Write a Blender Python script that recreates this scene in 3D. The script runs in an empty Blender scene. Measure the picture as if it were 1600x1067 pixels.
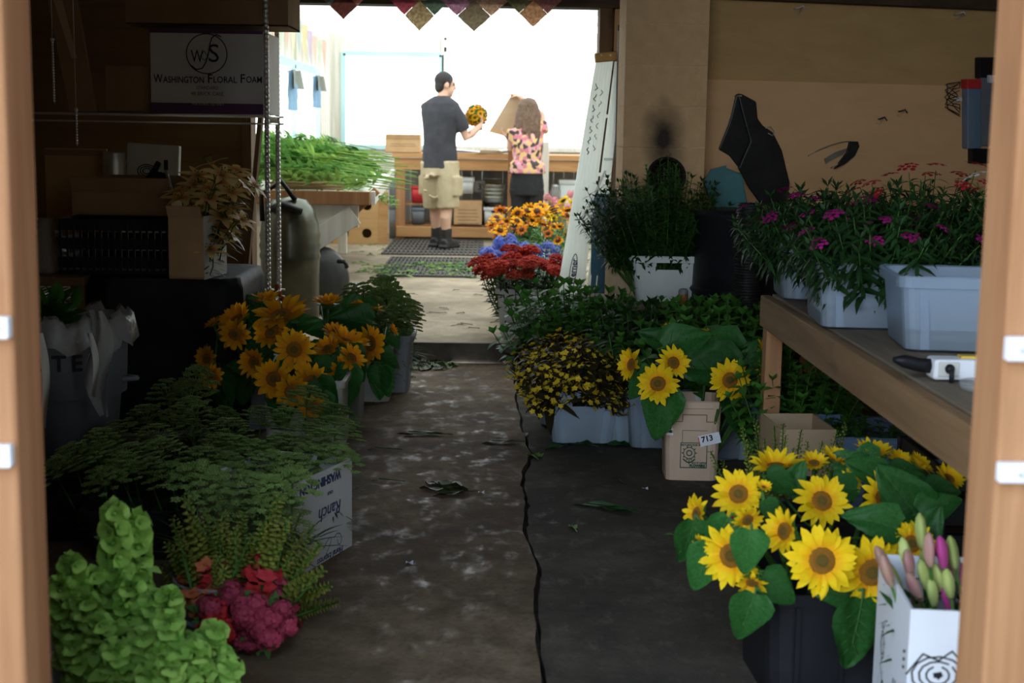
import bpy, math, random
from mathutils import Vector as V, Matrix as MX, Quaternion
R = math.radians
rnd = random.Random(11)
sc = bpy.context.scene
col = sc.collection
PI = math.pi

# ---------------------------------------------------------------- camera
F, H = 2250.0, 1.33
YAW, PITCH, ROLL = R(0.8), R(8.4), R(0.9)
CR = MX.Rotation(-YAW, 3, 'Z') @ MX.Rotation(R(90) - PITCH, 3, 'X') @ MX.Rotation(ROLL, 3, 'Z')
EYE = V((0, 0, H))
def ray(px, py):
    return CR @ V(((px - 800) / F, -(py - 533.5) / F, -1))
def at(px, py, Y):
    d = ray(px, py); return EYE + d * (Y / d.y)
def onz(px, py, z):
    d = ray(px, py); return EYE + d * ((z - H) / d.z)

cd = bpy.data.cameras.new('camera')
cam = bpy.data.objects.new('camera', cd); col.objects.link(cam)
cam.location = EYE; cam.rotation_euler = CR.to_euler()
cd.sensor_width = 22.2; cd.sensor_fit = 'HORIZONTAL'
cd.lens = F / 1600 * 22.2
cd.clip_start = 0.05; cd.clip_end = 200
cd.dof.use_dof = True; cd.dof.focus_distance = 5.6; cd.dof.aperture_fstop = 2.8
sc.camera = cam

# ---------------------------------------------------------------- materials
def newmat(name):
    m = bpy.data.materials.new(name); m.use_nodes = True
    nt = m.node_tree; nt.nodes.clear()
    o = nt.nodes.new('ShaderNodeOutputMaterial')
    return m, nt, o
def N(nt, t, **kw):
    n = nt.nodes.new(t)
    for k, v in kw.items():
        if k in n.inputs: n.inputs[k].default_value = v
        else: setattr(n, k, v)
    return n
def L(nt, a, b): nt.links.new(a, b)
def c4(c): return (c[0], c[1], c[2], 1)
def ramp(nt, fac, stops):
    r = N(nt, 'ShaderNodeValToRGB'); e = r.color_ramp.elements
    while len(e) < len(stops): e.new(0.5)
    for el, (p, c) in zip(e, stops):
        el.position = p; el.color = c4(c) if len(c) == 3 else c
    L(nt, fac, r.inputs[0]); return r.outputs[0]
def mixc(nt, fac, a, b, mode='MIX'):
    m = N(nt, 'ShaderNodeMix', data_type='RGBA', blend_type=mode)
    if isinstance(fac, (int, float)): m.inputs[0].default_value = fac
    else: L(nt, fac, m.inputs[0])
    for k, x in ((6, a), (7, b)):
        if isinstance(x, (tuple, list)): m.inputs[k].default_value = c4(x)
        else: L(nt, x, m.inputs[k])
    return m.outputs[2]
def noise(nt, scale, detail=4, vec=None, rough=0.55, dist=0.0):
    n = N(nt, 'ShaderNodeTexNoise', Scale=scale, Detail=detail, Roughness=rough, Distortion=dist)
    if vec is not None: L(nt, vec, n.inputs['Vector'])
    return n.outputs['Fac']
def objco(nt, sx=1, sy=1, sz=1, kind='Object'):
    tc = N(nt, 'ShaderNodeTexCoord'); mp = N(nt, 'ShaderNodeMapping')
    mp.inputs['Scale'].default_value = (sx, sy, sz)
    L(nt, tc.outputs[kind], mp.inputs['Vector']); return mp.outputs[0]
def bump(nt, h, strength, dist=0.01):
    b = N(nt, 'ShaderNodeBump', Strength=strength, Distance=dist); L(nt, h, b.inputs['Height']); return b.outputs[0]
def pm(name, c1, c2=None, scale=8, rough=0.6, metal=0.0, bmp=0.0, stretch=(1, 1, 1), spec=0.4, detail=4, lo=.35, hi=.65, rv=0.0, perobj=0.0):
    """plain procedural surface: two colours mixed by noise, optional bump"""
    m, nt, o = newmat(name)
    p = N(nt, 'ShaderNodeBsdfPrincipled', Roughness=rough, Metallic=metal)
    p.inputs['Specular IOR Level'].default_value = spec
    vec = objco(nt, *stretch)
    f = noise(nt, scale, detail, vec)
    c = ramp(nt, f, [(lo, c1), (hi, c2 or tuple(x * .8 for x in c1))])
    if perobj:
        oi = N(nt, 'ShaderNodeObjectInfo')
        hsv = N(nt, 'ShaderNodeHueSaturation')
        mr = N(nt, 'ShaderNodeMapRange'); mr.inputs['To Min'].default_value = 1 - perobj; mr.inputs['To Max'].default_value = 1 + perobj
        L(nt, oi.outputs['Random'], mr.inputs[0]); L(nt, mr.outputs[0], hsv.inputs['Value']); L(nt, c, hsv.inputs['Color'])
        c = hsv.outputs[0]
    L(nt, c, p.inputs['Base Color'])
    if rv:
        mr = N(nt, 'ShaderNodeMapRange'); mr.inputs['To Min'].default_value = rough - rv; mr.inputs['To Max'].default_value = rough + rv
        L(nt, f, mr.inputs[0]); L(nt, mr.outputs[0], p.inputs['Roughness'])
    if bmp: L(nt, bump(nt, f, bmp), p.inputs['Normal'])
    L(nt, p.outputs[0], o.inputs[0]); return m
def leafm(name, c1, c2, transl=.25, rough=.45, scale=18, perobj=.25, spec=.4, petal=None):
    """thin leaf or petal: reflects and lets light through; petal = base colour mixed in near the local origin"""
    m, nt, o = newmat(name)
    p = N(nt, 'ShaderNodeBsdfPrincipled', Roughness=rough); p.inputs['Specular IOR Level'].default_value = spec * .55
    vec = objco(nt)
    c = ramp(nt, noise(nt, scale, 3, vec), [(.35, c1), (.65, c2)])
    if petal:
        ln = N(nt, 'ShaderNodeVectorMath', operation='LENGTH'); L(nt, vec, ln.inputs[0])
        mr = N(nt, 'ShaderNodeMapRange'); mr.inputs['From Min'].default_value = petal[1]; mr.inputs['From Max'].default_value = petal[2]
        L(nt, ln.outputs['Value'], mr.inputs[0])
        c = mixc(nt, mr.outputs[0], petal[0], c)
    if perobj:
        oi = N(nt, 'ShaderNodeObjectInfo'); hsv = N(nt, 'ShaderNodeHueSaturation')
        mr = N(nt, 'ShaderNodeMapRange'); mr.inputs['To Min'].default_value = 1 - perobj; mr.inputs['To Max'].default_value = 1 + perobj
        L(nt, oi.outputs['Random'], mr.inputs[0]); L(nt, mr.outputs[0], hsv.inputs['Value']); L(nt, c, hsv.inputs['Color'])
        c = hsv.outputs[0]
    L(nt, c, p.inputs['Base Color'])
    t = N(nt, 'ShaderNodeBsdfTranslucent'); L(nt, c, t.inputs['Color'])
    mx = N(nt, 'ShaderNodeMixShader'); mx.inputs[0].default_value = transl
    L(nt, p.outputs[0], mx.inputs[1]); L(nt, t.outputs[0], mx.inputs[2]); L(nt, mx.outputs[0], o.inputs[0])
    return m
def woodm(name, c1, c2, axis=0, scale=6, rough=.7, bmp=.25, knots=True):
    m, nt, o = newmat(name)
    p = N(nt, 'ShaderNodeBsdfPrincipled', Roughness=rough); p.inputs['Specular IOR Level'].default_value = .25
    s = [9, 9, 9]; s[axis] = .7
    vec = objco(nt, *s)
    f = noise(nt, scale * .35, 6, vec, .6, .6)
    c = ramp(nt, f, [(.3, c1), (.5, tuple((a + b) / 2 for a, b in zip(c1, c2))), (.68, c2)])
    if knots:
        s2 = [3, 3, 3]; s2[axis] = 1.2
        k = noise(nt, 2.2, 2, objco(nt, *s2))
        c = mixc(nt, ramp(nt, k, [(.66, (0, 0, 0)), (.78, (.7, .7, .7))]), c, tuple(x * .45 for x in c1))
    L(nt, c, p.inputs['Base Color']); L(nt, bump(nt, f, bmp, .004), p.inputs['Normal'])
    L(nt, p.outputs[0], o.inputs[0]); return m
def emit(name, c, s, c2=None, sx=1):
    m, nt, o = newmat(name)
    e = N(nt, 'ShaderNodeEmission', Strength=s); e.inputs[0].default_value = c4(c)
    if c2:
        w = N(nt, 'ShaderNodeTexWave', Scale=sx); L(nt, objco(nt), w.inputs['Vector'])
        L(nt, mixc(nt, w.outputs['Fac'], c, c2), e.inputs[0])
    L(nt, e.outputs[0], o.inputs[0]); return m
def plastic_clear(name, c, tr=.3, rough=.4):
    """milky see-through plastic"""
    m, nt, o = newmat(name)
    p = N(nt, 'ShaderNodeBsdfPrincipled', Roughness=rough); p.inputs['Base Color'].default_value = c4(c)
    L(nt, mixc(nt, noise(nt, 5, 4, objco(nt)), c, tuple(x * .86 for x in c)), p.inputs['Base Color'])
    t = N(nt, 'ShaderNodeBsdfTransparent'); t.inputs[0].default_value = (.85, .92, 1, 1)
    mx = N(nt, 'ShaderNodeMixShader'); mx.inputs[0].default_value = tr
    L(nt, p.outputs[0], mx.inputs[1]); L(nt, t.outputs[0], mx.inputs[2]); L(nt, mx.outputs[0], o.inputs[0]); return m

# ---------------------------------------------------------------- mesh builder
def basis(d, up=V((0, 0, 1))):
    d = d.normalized()
    a = d.cross(up)
    if a.length < 1e-4: a = d.cross(V((0, 1, 0)))
    a.normalize(); return a, a.cross(d).normalized()
class MB:
    def __init__(s): s.v = []; s.f = []; s.mi = []; s.sm = []
    def add(s, vs, fs, mi=0, sm=False):
        b = len(s.v); s.v.extend(V(x) for x in vs)
        for f in fs: s.f.append([b + i for i in f]); s.mi.append(mi); s.sm.append(sm)
    def box(s, c, sz, rot=None, mi=0, tb=(1, 1)):
        x, y, z = (k / 2 for k in sz); P = []
        for dz in (-1, 1):
            kx, ky = tb if dz < 0 else (1, 1)
            for dx, dy in ((-1, -1), (1, -1), (1, 1), (-1, 1)): P.append(V((dx * x * kx, dy * y * ky, dz * z)))
        if rot is not None: P = [rot @ p for p in P]
        c = V(c)
        s.add([c + p for p in P], [(0, 3, 2, 1), (4, 5, 6, 7), (0, 1, 5, 4), (1, 2, 6, 5), (2, 3, 7, 6), (3, 0, 4, 7)], mi)
    def bar(s, a, b, w, h, up=V((0, 0, 1)), mi=0):
        """square bar from a to b"""
        a, b = V(a), V(b); u, v = basis(b - a, up); P = []
        for q in (a, b):
            for i, j in ((-1, -1), (1, -1), (1, 1), (-1, 1)): P.append(q + u * i * w / 2 + v * j * h / 2)
        s.add(P, [(0, 3, 2, 1), (4, 5, 6, 7), (0, 1, 5, 4), (1, 2, 6, 5), (2, 3, 7, 6), (3, 0, 4, 7)], mi)
    def rings(s, rs, mi=0, sm=True, cap=True, closed=True):
        n = len(rs[0]); P = [p for r in rs for p in r]; fs = []
        for i in range(len(rs) - 1):
            for j in range(n if closed else n - 1):
                k = (j + 1) % n; fs.append((i * n + j, i * n + k, (i + 1) * n + k, (i + 1) * n + j))
        s.add(P, fs, mi, sm)
        if cap:
            b = len(s.v) - len(P)
            s.f.append([b + j for j in range(n)][::-1]); s.mi.append(mi); s.sm.append(False)
            s.f.append([b + (len(rs) - 1) * n + j for j in range(n)]); s.mi.append(mi); s.sm.append(False)
    def tube(s, pts, r, n=6, mi=0, sm=True, asp=1.0, up=V((0, 0, 1)), cap=True):
        pts = [V(p) for p in pts]; rr = r if isinstance(r, (list, tuple)) else [r] * len(pts); rs = []
        pu = None
        for i, p in enumerate(pts):
            d = pts[min(i + 1, len(pts) - 1)] - pts[max(i - 1, 0)]
            if d.length < 1e-7: d = V((0, 0, 1))
            u, v = basis(d, up)
            if pu is not None and u.dot(pu) < 0: u, v = -u, -v
            pu = u
            rs.append([p + (u * math.cos(2 * PI * k / n) + v * math.sin(2 * PI * k / n) * asp) * rr[i] for k in range(n)])
        s.rings(rs, mi, sm, cap)
    def lathe(s, prof, c=(0, 0, 0), n=24, mi=0, sm=True, rot=None, cap=False, sq=1.0):
        c = V(c); rs = []
        for r, z in prof:
            ring = [V((r * math.cos(2 * PI * k / n), r * sq * math.sin(2 * PI * k / n), z)) for k in range(n)]
            if rot is not None: ring = [rot @ p for p in ring]
            rs.append([c + p for p in ring])
        s.rings(rs, mi, sm, cap)
    def ball(s, c, r, n=8, m=5, mi=0, rot=None):
        r = r if isinstance(r, (tuple, list)) else (r, r, r); c = V(c); rs = []
        for i in range(m + 1):
            a = -PI / 2 + PI * i / m; k = max(math.cos(a), 0.02)
            ring = [V((r[0] * k * math.cos(2 * PI * j / n), r[1] * k * math.sin(2 * PI * j / n), r[2] * math.sin(a))) for j in range(n)]
            if rot is not None: ring = [rot @ p for p in ring]
            rs.append([c + p for p in ring])
        s.rings(rs, mi, True, True)
    def octa(s, c, r, mi=0):
        c = V(c); s.add([c + V(d) * r for d in ((1, 0, 0), (0, 1, 0), (-1, 0, 0), (0, -1, 0), (0, 0, 1), (0, 0, -1))],
                        [(0, 1, 4), (1, 2, 4), (2, 3, 4), (3, 0, 4), (1, 0, 5), (2, 1, 5), (3, 2, 5), (0, 3, 5)], mi)
    def prism(s, poly, d, mi=0):
        """closed outline of 3-D points pushed along d"""
        n = len(poly); P = [V(p) for p in poly]; P += [p + V(d) for p in P]
        s.add(P, [tuple(range(n))[::-1], tuple(range(n, 2 * n))] + [(i, (i + 1) % n, n + (i + 1) % n, n + i) for i in range(n)], mi)
    def sheet(s, f, nu, nv, mi=0, sm=True):
        P = [V(f(i / nu, j / nv)) for j in range(nv + 1) for i in range(nu + 1)]
        w = nu + 1
        s.add(P, [(j * w + i, j * w + i + 1, (j + 1) * w + i + 1, (j + 1) * w + i) for j in range(nv) for i in range(nu)], mi, sm)
    def leaf(s, base, d, nrm, ln, wd, fold=.25, droop=.3, nl=5, mi=0, shape='leaf', wob=0):
        """one leaf: base, direction, upper side, length, width"""
        base = V(base); d = V(d).normalized(); nrm = V(nrm)
        u = d.cross(nrm)
        if u.length < 1e-4: u = d.cross(V((.3, .5, .8)))
        u.normalize(); nn = u.cross(d).normalized()
        P = []
        for i in range(nl + 1):
            t = i / nl
            if shape == 'heart': w = (1 - t) ** .75 * (1.0 - .55 * math.exp(-t * 9)) * 1.25 if t < 1 else 0
            elif shape == 'petal': w = (math.sin(PI * (t * .82 + .12))) ** .8 if t < 1 else 0.0
            elif shape == 'blade': w = .9 * (1 - t ** 2.5) * (.6 + .4 * t)
            else: w = math.sin(PI * min(1, t * .93 + .05)) ** .9 if t < 1 else 0
            w *= wd / 2
            c = base + d * (ln * t) - nn * (droop * ln * t * t)
            k = wob * math.sin(t * 9) * wd
            P += [c - u * w + nn * (w * fold + k), c.copy(), c + u * w + nn * (w * fold - k)]
        fs = []
        for i in range(nl):
            a = i * 3; fs += [(a, a + 1, a + 4, a + 3), (a + 1, a + 2, a + 5, a + 4)]
        s.add(P, fs, mi, True)
    def build(s, name, mats, parent=None, loc=None, rz=0, bevel=0, subsurf=0):
        me = bpy.data.meshes.new(name)
        me.from_pydata([tuple(v) for v in s.v], [], s.f)
        mats = mats if isinstance(mats, (list, tuple)) else [mats]
        for m in mats: me.materials.append(m)
        me.polygons.foreach_set('material_index', s.mi)
        me.polygons.foreach_set('use_smooth', s.sm)
        me.update()
        o = bpy.data.objects.new(name, me); col.objects.link(o)
        if parent: o.parent = parent
        if loc is not None: o.location = loc
        if rz: o.rotation_euler.z = rz
        if bevel:
            b = o.modifiers.new('b', 'BEVEL'); b.width = bevel; b.segments = 2; b.limit_method = 'ANGLE'; b.angle_limit = R(40)
        if subsurf:
            b = o.modifiers.new('s', 'SUBSURF'); b.levels = b.render_levels = subsurf
        return o
def tag(o, label, cat, group=None, kind=None):
    if label: o['label'] = label
    if cat: o['category'] = cat
    if group: o['group'] = group
    if kind: o['kind'] = kind
    return o
def thing(name, label, cat, loc=(0, 0, 0), rz=0, group=None):
    o = bpy.data.objects.new(name, None); col.objects.link(o); o.empty_display_size = .05
    o.location = loc; o.rotation_euler = (0, 0, rz); return tag(o, label, cat, group)
def struct(name, mb, m, **k):
    o = mb.build(name, m, **k); o['kind'] = 'structure'; return o
def copy_tree(o, parent=None):
    c = o.copy(); col.objects.link(c)
    if parent: c.parent = parent
    for ch in list(o.children): copy_tree(ch, c)
    return c
class Proto:
    """first use takes the thing itself, later uses copy it with its parts"""
    def __init__(s, root): s.root = root; s.used = False
    def put(s, loc, quat=None, scale=1, label=None, group=None):
        o = s.root if not s.used else copy_tree(s.root)
        s.used = True
        o.location = loc; o.rotation_mode = 'QUATERNION'
        o.rotation_quaternion = quat or Quaternion()
        o.scale = (scale,) * 3 if isinstance(scale, (int, float)) else scale
        if label: o['label'] = label
        if group: o['group'] = group
        return o
def aim(d, spin=0):
    """turn local +Z to d, spun about it"""
    return V(d).to_track_quat('Z', 'Y') @ Quaternion((0, 0, 1), spin)
def textmesh(txt, size, align='CENTER', sx=1.0, shear=0.0, bold=0.0, ext=.0006):
    cu = bpy.data.curves.new('t', 'FONT'); cu.body = txt; cu.size = size; cu.align_x = align; cu.align_y = 'CENTER'
    cu.shear = shear; cu.offset = bold; cu.extrude = ext; cu.space_line = .85; cu.resolution_u = 3
    o = bpy.data.objects.new('t', cu); col.objects.link(o)
    dg = bpy.context.evaluated_depsgraph_get()
    me = bpy.data.meshes.new_from_object(o.evaluated_get(dg))
    bpy.data.objects.remove(o); bpy.data.curves.remove(cu)
    P = [V((v.co.x * sx, v.co.y, v.co.z)) for v in me.vertices]; Fs = [list(p.vertices) for p in me.polygons]
    bpy.data.meshes.remove(me); return P, Fs
def write(mb, txt, o, xd, yd, size, **k):
    """letters laid on a surface: o centre, xd reading direction, yd up of the letters"""
    P, Fs = textmesh(txt, size, **k)
    xd = V(xd).normalized(); yd = V(yd).normalized(); zd = xd.cross(yd)
    o = V(o); mb.add([o + xd * p.x + yd * p.y + zd * (p.z + .0012) for p in P], Fs)
def write_fit(mb, txt, o, xd, yd, width, cap, **k):
    """letters of a given total width and capital height"""
    P, Fs = textmesh(txt, 1.0, **k); x0 = min(p.x for p in P); x1 = max(p.x for p in P); y0 = min(p.y for p in P); y1 = max(p.y for p in P)
    xd = V(xd).normalized(); yd = V(yd).normalized(); zd = xd.cross(yd); o = V(o)
    mb.add([o + xd * ((p.x - (x0 + x1) / 2) / (x1 - x0) * width) + yd * ((p.y - (y0 + y1) / 2) / (y1 - y0) * cap) + zd * (.0012 + (.0003 if p.z > 0 else 0)) for p in P], Fs)
def stroke(mb, pts, o, xd, yd, w):
    """a drawn line on a surface"""
    xd = V(xd).normalized(); yd = V(yd).normalized(); zd = xd.cross(yd); o = V(o)
    Q = [o + xd * a + yd * b + zd * .0012 for a, b in pts]
    for a, b in zip(Q, Q[1:]):
        d = (b - a)
        if d.length < 1e-6: continue
        sdir = d.cross(zd).normalized() * w / 2; e = d.normalized() * w * .3
        mb.add([a - sdir - e, b - sdir + e, b + sdir + e, a + sdir - e], [(0, 1, 2, 3)])
def rr(w, d, r, z, n=4, hw=None):
    """rounded rectangle ring; front (-y) and back edges get two extra points at +-hw"""
    P = []
    hx, hy = w / 2, d / 2
    for cx, cy, a0 in ((hx - r, -hy + r, -PI / 2), (hx - r, hy - r, 0), (-hx + r, hy - r, PI / 2), (-hx + r, -hy + r, PI)):
        for i in range(n): 
            a = a0 + PI / 2 * i / (n - 1); P.append(V((cx + r * math.cos(a), cy + r * math.sin(a), z)))
        if hw is not None and abs(a0) < 1e-6: P += [V((hw, hy, z)), V((-hw, hy, z))]
    if hw is not None: P += [V((-hw, -hy, z)), V((hw, -hy, z))]
    return P
# ---------------------------------------------------------------- surfaces
SKY = 6.0
def floor_mat(name, dark, light, wet=(.66, .5), seed=0.0):
    m, nt, o = newmat(name)
    p = N(nt, 'ShaderNodeBsdfPrincipled'); p.inputs['Specular IOR Level'].default_value = .3
    vec = objco(nt); mp = N(nt, 'ShaderNodeMapping'); mp.inputs['Location'].default_value = (seed, seed * 2, 0); L(nt, vec, mp.inputs[0]); vec = mp.outputs[0]
    big = noise(nt, 1.6, 5, vec, .6, .4); mid = noise(nt, 7, 6, vec, .65); fine = noise(nt, 60, 4, vec, .7)
    c = ramp(nt, mid, [(.3, dark), (.7, light)])
    c = mixc(nt, ramp(nt, big, [(.4, (0, 0, 0)), (.62, (.75, .75, .75))]), c, tuple(x * .55 for x in dark))
    c = mixc(nt, ramp(nt, fine, [(.3, (.45, .45, .45)), (.5, (0, 0, 0))]), c, tuple(x * .5 for x in dark))
    L(nt, c, p.inputs['Base Color'])
    st = N(nt, 'ShaderNodeMapping'); st.inputs['Scale'].default_value = (1.6, 1.0, 1); L(nt, vec, st.inputs[0])
    pud = noise(nt, 7.5, 9, st.outputs[0], .74, .15)
    L(nt, ramp(nt, pud, [(wet[1], (.9,) * 3), (wet[0], (.4,) * 3)]), p.inputs['Roughness'])
    b1 = bump(nt, fine, .35, .004); b2 = N(nt, 'ShaderNodeBump', Strength=.22, Distance=.012); L(nt, mid, b2.inputs['Height']); L(nt, b1, b2.inputs['Normal'])
    L(nt, b2.outputs[0], p.inputs['Normal']); L(nt, p.outputs[0], o.inputs[0]); return m
Mt = {}
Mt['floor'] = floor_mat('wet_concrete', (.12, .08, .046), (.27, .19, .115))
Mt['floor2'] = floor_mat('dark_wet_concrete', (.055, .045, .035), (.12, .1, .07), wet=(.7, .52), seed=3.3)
Mt['floor3'] = floor_mat('dry_concrete', (.3, .24, .16), (.46, .38, .27), wet=(.85, .6), seed=7.7)
Mt['step'] = pm('step_concrete', (.05, .04, .03), (.11, .09, .06), 9, .7, bmp=.4)
Mt['ply'] = woodm('painted_plywood', (.5, .32, .13), (.58, .38, .16), 0, 3, .75, .08, False)
Mt['ply2'] = woodm('painted_plywood_lower', (.7, .43, .2), (.78, .49, .25), 0, 3, .75, .08, False)
Mt['dark_wall'] = woodm('old_tan_boards', (.2, .12, .05), (.28, .17, .075), 0, 3, .8, .15, False)
Mt['post'] = woodm('raw_fir_post', (.25, .105, .045), (.42, .215, .1), 2, 5, .75, .3)
Mt['beam'] = woodm('dark_beam', (.045, .03, .016), (.09, .06, .035), 0, 5, .8, .3)
Mt['trimw'] = woodm('worn_trim_wood', (.12, .07, .035), (.2, .12, .06), 2, 5, .75, .3)
Mt['whitewall'] = pm('white_boards', (.78, .77, .7), (.66, .63, .53), 3, .7, stretch=(8, 8, .4))
Mt['roofdark'] = pm('dark_rafters', (.03, .022, .014), (.05, .035, .02), 4, .8)
Mt['ext'] = pm('yard_ground', (.4, .38, .34), (.5, .47, .42), 6, .9)
Mt['lum'] = woodm('bench_lumber', (.4, .2, .075), (.56, .32, .14), 0, 5, .65, .25)
Mt['lumv'] = woodm('upright_lumber', (.3, .14, .06), (.44, .24, .11), 2, 5, .65, .25)
Mt['shelfwood'] = woodm('weathered_plank', (.15, .115, .08), (.25, .2, .14), 1, 6, .8, .5)
Mt['shelfedge'] = woodm('plank_edge', (.2, .115, .055), (.33, .2, .1), 1, 5, .75, .35)
Mt['ply_raw'] = woodm('raw_plywood', (.45, .26, .1), (.58, .36, .16), 0, 3, .7, .1)
Mt['greysiding'] = pm('grey_siding', (.3, .3, .28), (.36, .36, .34), 5, .7)
Mt['card'] = pm('cardboard', (.5, .32, .16), (.58, .38, .2), 6, .85, spec=.1)
Mt['card2'] = pm('pale_cardboard', (.46, .33, .2), (.52, .38, .24), 6, .85, spec=.1)
Mt['carddark'] = pm('worn_cardboard', (.26, .17, .09), (.32, .21, .11), 5, .9, spec=.1)
Mt['white'] = pm('white_card', (.8, .82, .86), (.72, .74, .79), 4, .6)
Mt['boxgrey'] = pm('dull_white_card', (.62, .62, .58), (.55, .55, .51), 4, .7)
Mt['ink'] = pm('black_ink', (.02, .02, .025), None, 4, .7)
Mt['navy'] = pm('navy_ink', (.03, .04, .12), None, 4, .7)
Mt['green_ink'] = pm('green_ink', (.01, .1, .05), None, 4, .7)
Mt['purple'] = pm('purple_print', (.07, .02, .07), (.09, .03, .09), 4, .6)
Mt['bin'] = plastic_clear('milky_bin_plastic', (.5, .6, .7), .6)
Mt['binblue'] = plastic_clear('blue_tinted_bin_plastic', (.3, .43, .62), .5)
Mt['bingrey'] = pm('dull_white_plastic', (.6, .6, .55), (.5, .5, .45), 5, .5)
Mt['crate'] = pm('white_crate_plastic', (.66, .7, .68), (.58, .63, .6), 6, .45)
Mt['water'] = pm('bucket_water', (.035, .05, .07), (.03, .045, .06), 3, .3)
Mt['tan'] = pm('tan_bucket_plastic', (.62, .46, .33), (.55, .4, .28), 5, .45)
Mt['blackp'] = pm('black_plastic', (.01, .011, .013), (.016, .017, .02), 8, .45, bmp=.05, spec=.2)
Mt['blackrub'] = pm('black_rubber', (.012, .014, .013), (.024, .027, .024), 9, .45, bmp=.3)
Mt['blackbag'] = pm('black_bag_film', (.01, .012, .013), (.018, .02, .022), 5, .6, bmp=.6, spec=.1)
Mt['greycan'] = pm('grey_bin_plastic', (.13, .15, .17), (.17, .19, .21), 6, .5)
Mt['galv'] = pm('galvanised_metal', (.4, .42, .38), (.55, .56, .5), 7, .38, .8, bmp=.1)
Mt['cang'] = pm('olive_grey_can', (.08, .085, .06), (.12, .125, .09), 6, .28, .6, bmp=.08)
Mt['chrome'] = pm('chrome_wire', (.85, .85, .82), (.75, .75, .72), 10, .32, .75)
Mt['alum'] = pm('aluminium', (.93, .95, .8), (.86, .9, .74), 12, .42, .75, stretch=(4, 4, .5))
Mt['ladcap'] = pm('yellow_ladder_cap', (.62, .36, .09), (.55, .3, .07), 10, .6)
Mt['bluepaint'] = pm('worn_blue_paint', (.07, .22, .34), (.1, .27, .38), 9, .7)
Mt['teal'] = pm('teal_plastic', (.03, .15, .16), (.04, .19, .19), 5, .5)
Mt['red'] = pm('red_plastic', (.55, .03, .03), (.5, .03, .04), 5, .5)
Mt['yellow'] = pm('yellow_plastic', (.75, .5, .06), None, 5, .5)
Mt['rubmat'] = pm('rubber_mat', (.035, .034, .03), (.06, .056, .05), 9, .75)
Mt['block'] = None
Mt['soil'] = pm('grey_plastic', (.2, .22, .23), (.26, .28, .29), 5, .5)
Mt['amber'] = pm('amber_plastic', (.35, .17, .03), None, 5, .35)
def film(name, c, tr):
    m, nt, o = newmat(name)
    p = N(nt, 'ShaderNodeBsdfPrincipled', Roughness=.18); p.inputs['Base Color'].default_value = c4(c)
    f = noise(nt, 14, 4, objco(nt)); L(nt, bump(nt, f, .8, .02), p.inputs['Normal'])
    t = N(nt, 'ShaderNodeBsdfTransparent'); mx = N(nt, 'ShaderNodeMixShader'); mx.inputs[0].default_value = tr
    L(nt, p.outputs[0], mx.inputs[1]); L(nt, t.outputs[0], mx.inputs[2]); L(nt, mx.outputs[0], o.inputs[0]); return m
Mt['film'] = film('clear_bag_film', (.42, .42, .38), .5)
Mt['jug'] = film('blue_jug_plastic', (.16, .26, .38), .25)
Mt['glass'] = film('jar_glass', (.5, .52, .5), .6)
# greenery and flowers
Mt['leaf'] = leafm('sunflower_leaf', (.02, .095, .018), (.035, .14, .028), .2)
Mt['stem'] = leafm('green_stem', (.04, .12, .02), (.07, .17, .03), .1)
Mt['petal'] = leafm('sunflower_petal', (.98, .66, .012), (1.0, .74, .02), .3, .6, 9, .05, .2, ((.95, .4, .01), .25, .6))
Mt['petalo'] = leafm('orange_sunflower_petal', (.85, .4, .01), (.88, .47, .012), .3, .55, 9, .1, .25, ((.75, .24, .01), .25, .7))
Mt['disc'] = pm('sunflower_disc', (.24, .09, .01), (.62, .27, .015), 60, .8, bmp=.8, stretch=(1, 1, 1), detail=2)
Mt['discg'] = pm('sunflower_disc_middle', (.1, .1, .015), (.2, .17, .03), 50, .8, bmp=.8)
Mt['sepal'] = leafm('sepal_green', (.05, .16, .035), (.08, .22, .05), .15)
Mt['ammi'] = leafm('umbel_green', (.14, .24, .06), (.24, .36, .1), .2, .7, 30, .25)
Mt['fern'] = leafm('feathery_green', (.02, .07, .012), (.035, .1, .018), .25, .6)
Mt['bell'] = leafm('bell_green', (.26, .5, .09), (.4, .62, .14), .35, .5, 10, .15)
Mt['bellin'] = leafm('bell_inside', (.2, .4, .08), (.28, .48, .12), .25, .5)
Mt['snapg'] = leafm('snapdragon_bud_green', (.16, .22, .03), (.28, .3, .05), .2, .6)
Mt['snapr'] = leafm('snapdragon_red', (.5, .025, .03), (.5, .05, .07), .25, .6, 6)
Mt['snapo'] = leafm('snapdragon_orange', (.6, .16, .06), (.6, .22, .09), .25, .6, 6)
Mt['snapp'] = leafm('snapdragon_magenta', (.42, .05, .1), (.48, .1, .15), .25, .6, 6)
Mt['snapk'] = leafm('snapdragon_pink', (.75, .3, .35), (.8, .42, .3), .3, .6, 12)
Mt['mint'] = leafm('dark_herb_leaf', (.016, .05, .011), (.03, .085, .018), .25)
Mt['basil'] = leafm('bright_herb_leaf', (.05, .17, .022), (.075, .23, .035), .3)
Mt['dleaf'] = leafm('dianthus_leaf', (.014, .045, .012), (.026, .075, .02), .22)
Mt['dpink'] = leafm('dianthus_magenta', (.36, .012, .17), (.45, .03, .24), .3, .6)
Mt['dred'] = leafm('geranium_red', (.55, .01, .03), (.62, .03, .05), .3, .6)
Mt['dwhite'] = leafm('small_white_bloom', (.75, .76, .7), (.8, .8, .76), .3, .6)
Mt['cdark'] = leafm('dark_bronze_leaf', (.025, .02, .009), (.04, .032, .013), .15)
Mt['cyel'] = leafm('small_yellow_bloom', (.85, .62, .03), (.9, .7, .06), .3, .6)
Mt['zin'] = leafm('red_yarrow', (.48, .03, .02), (.6, .07, .03), .25, .7, 30)
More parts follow.
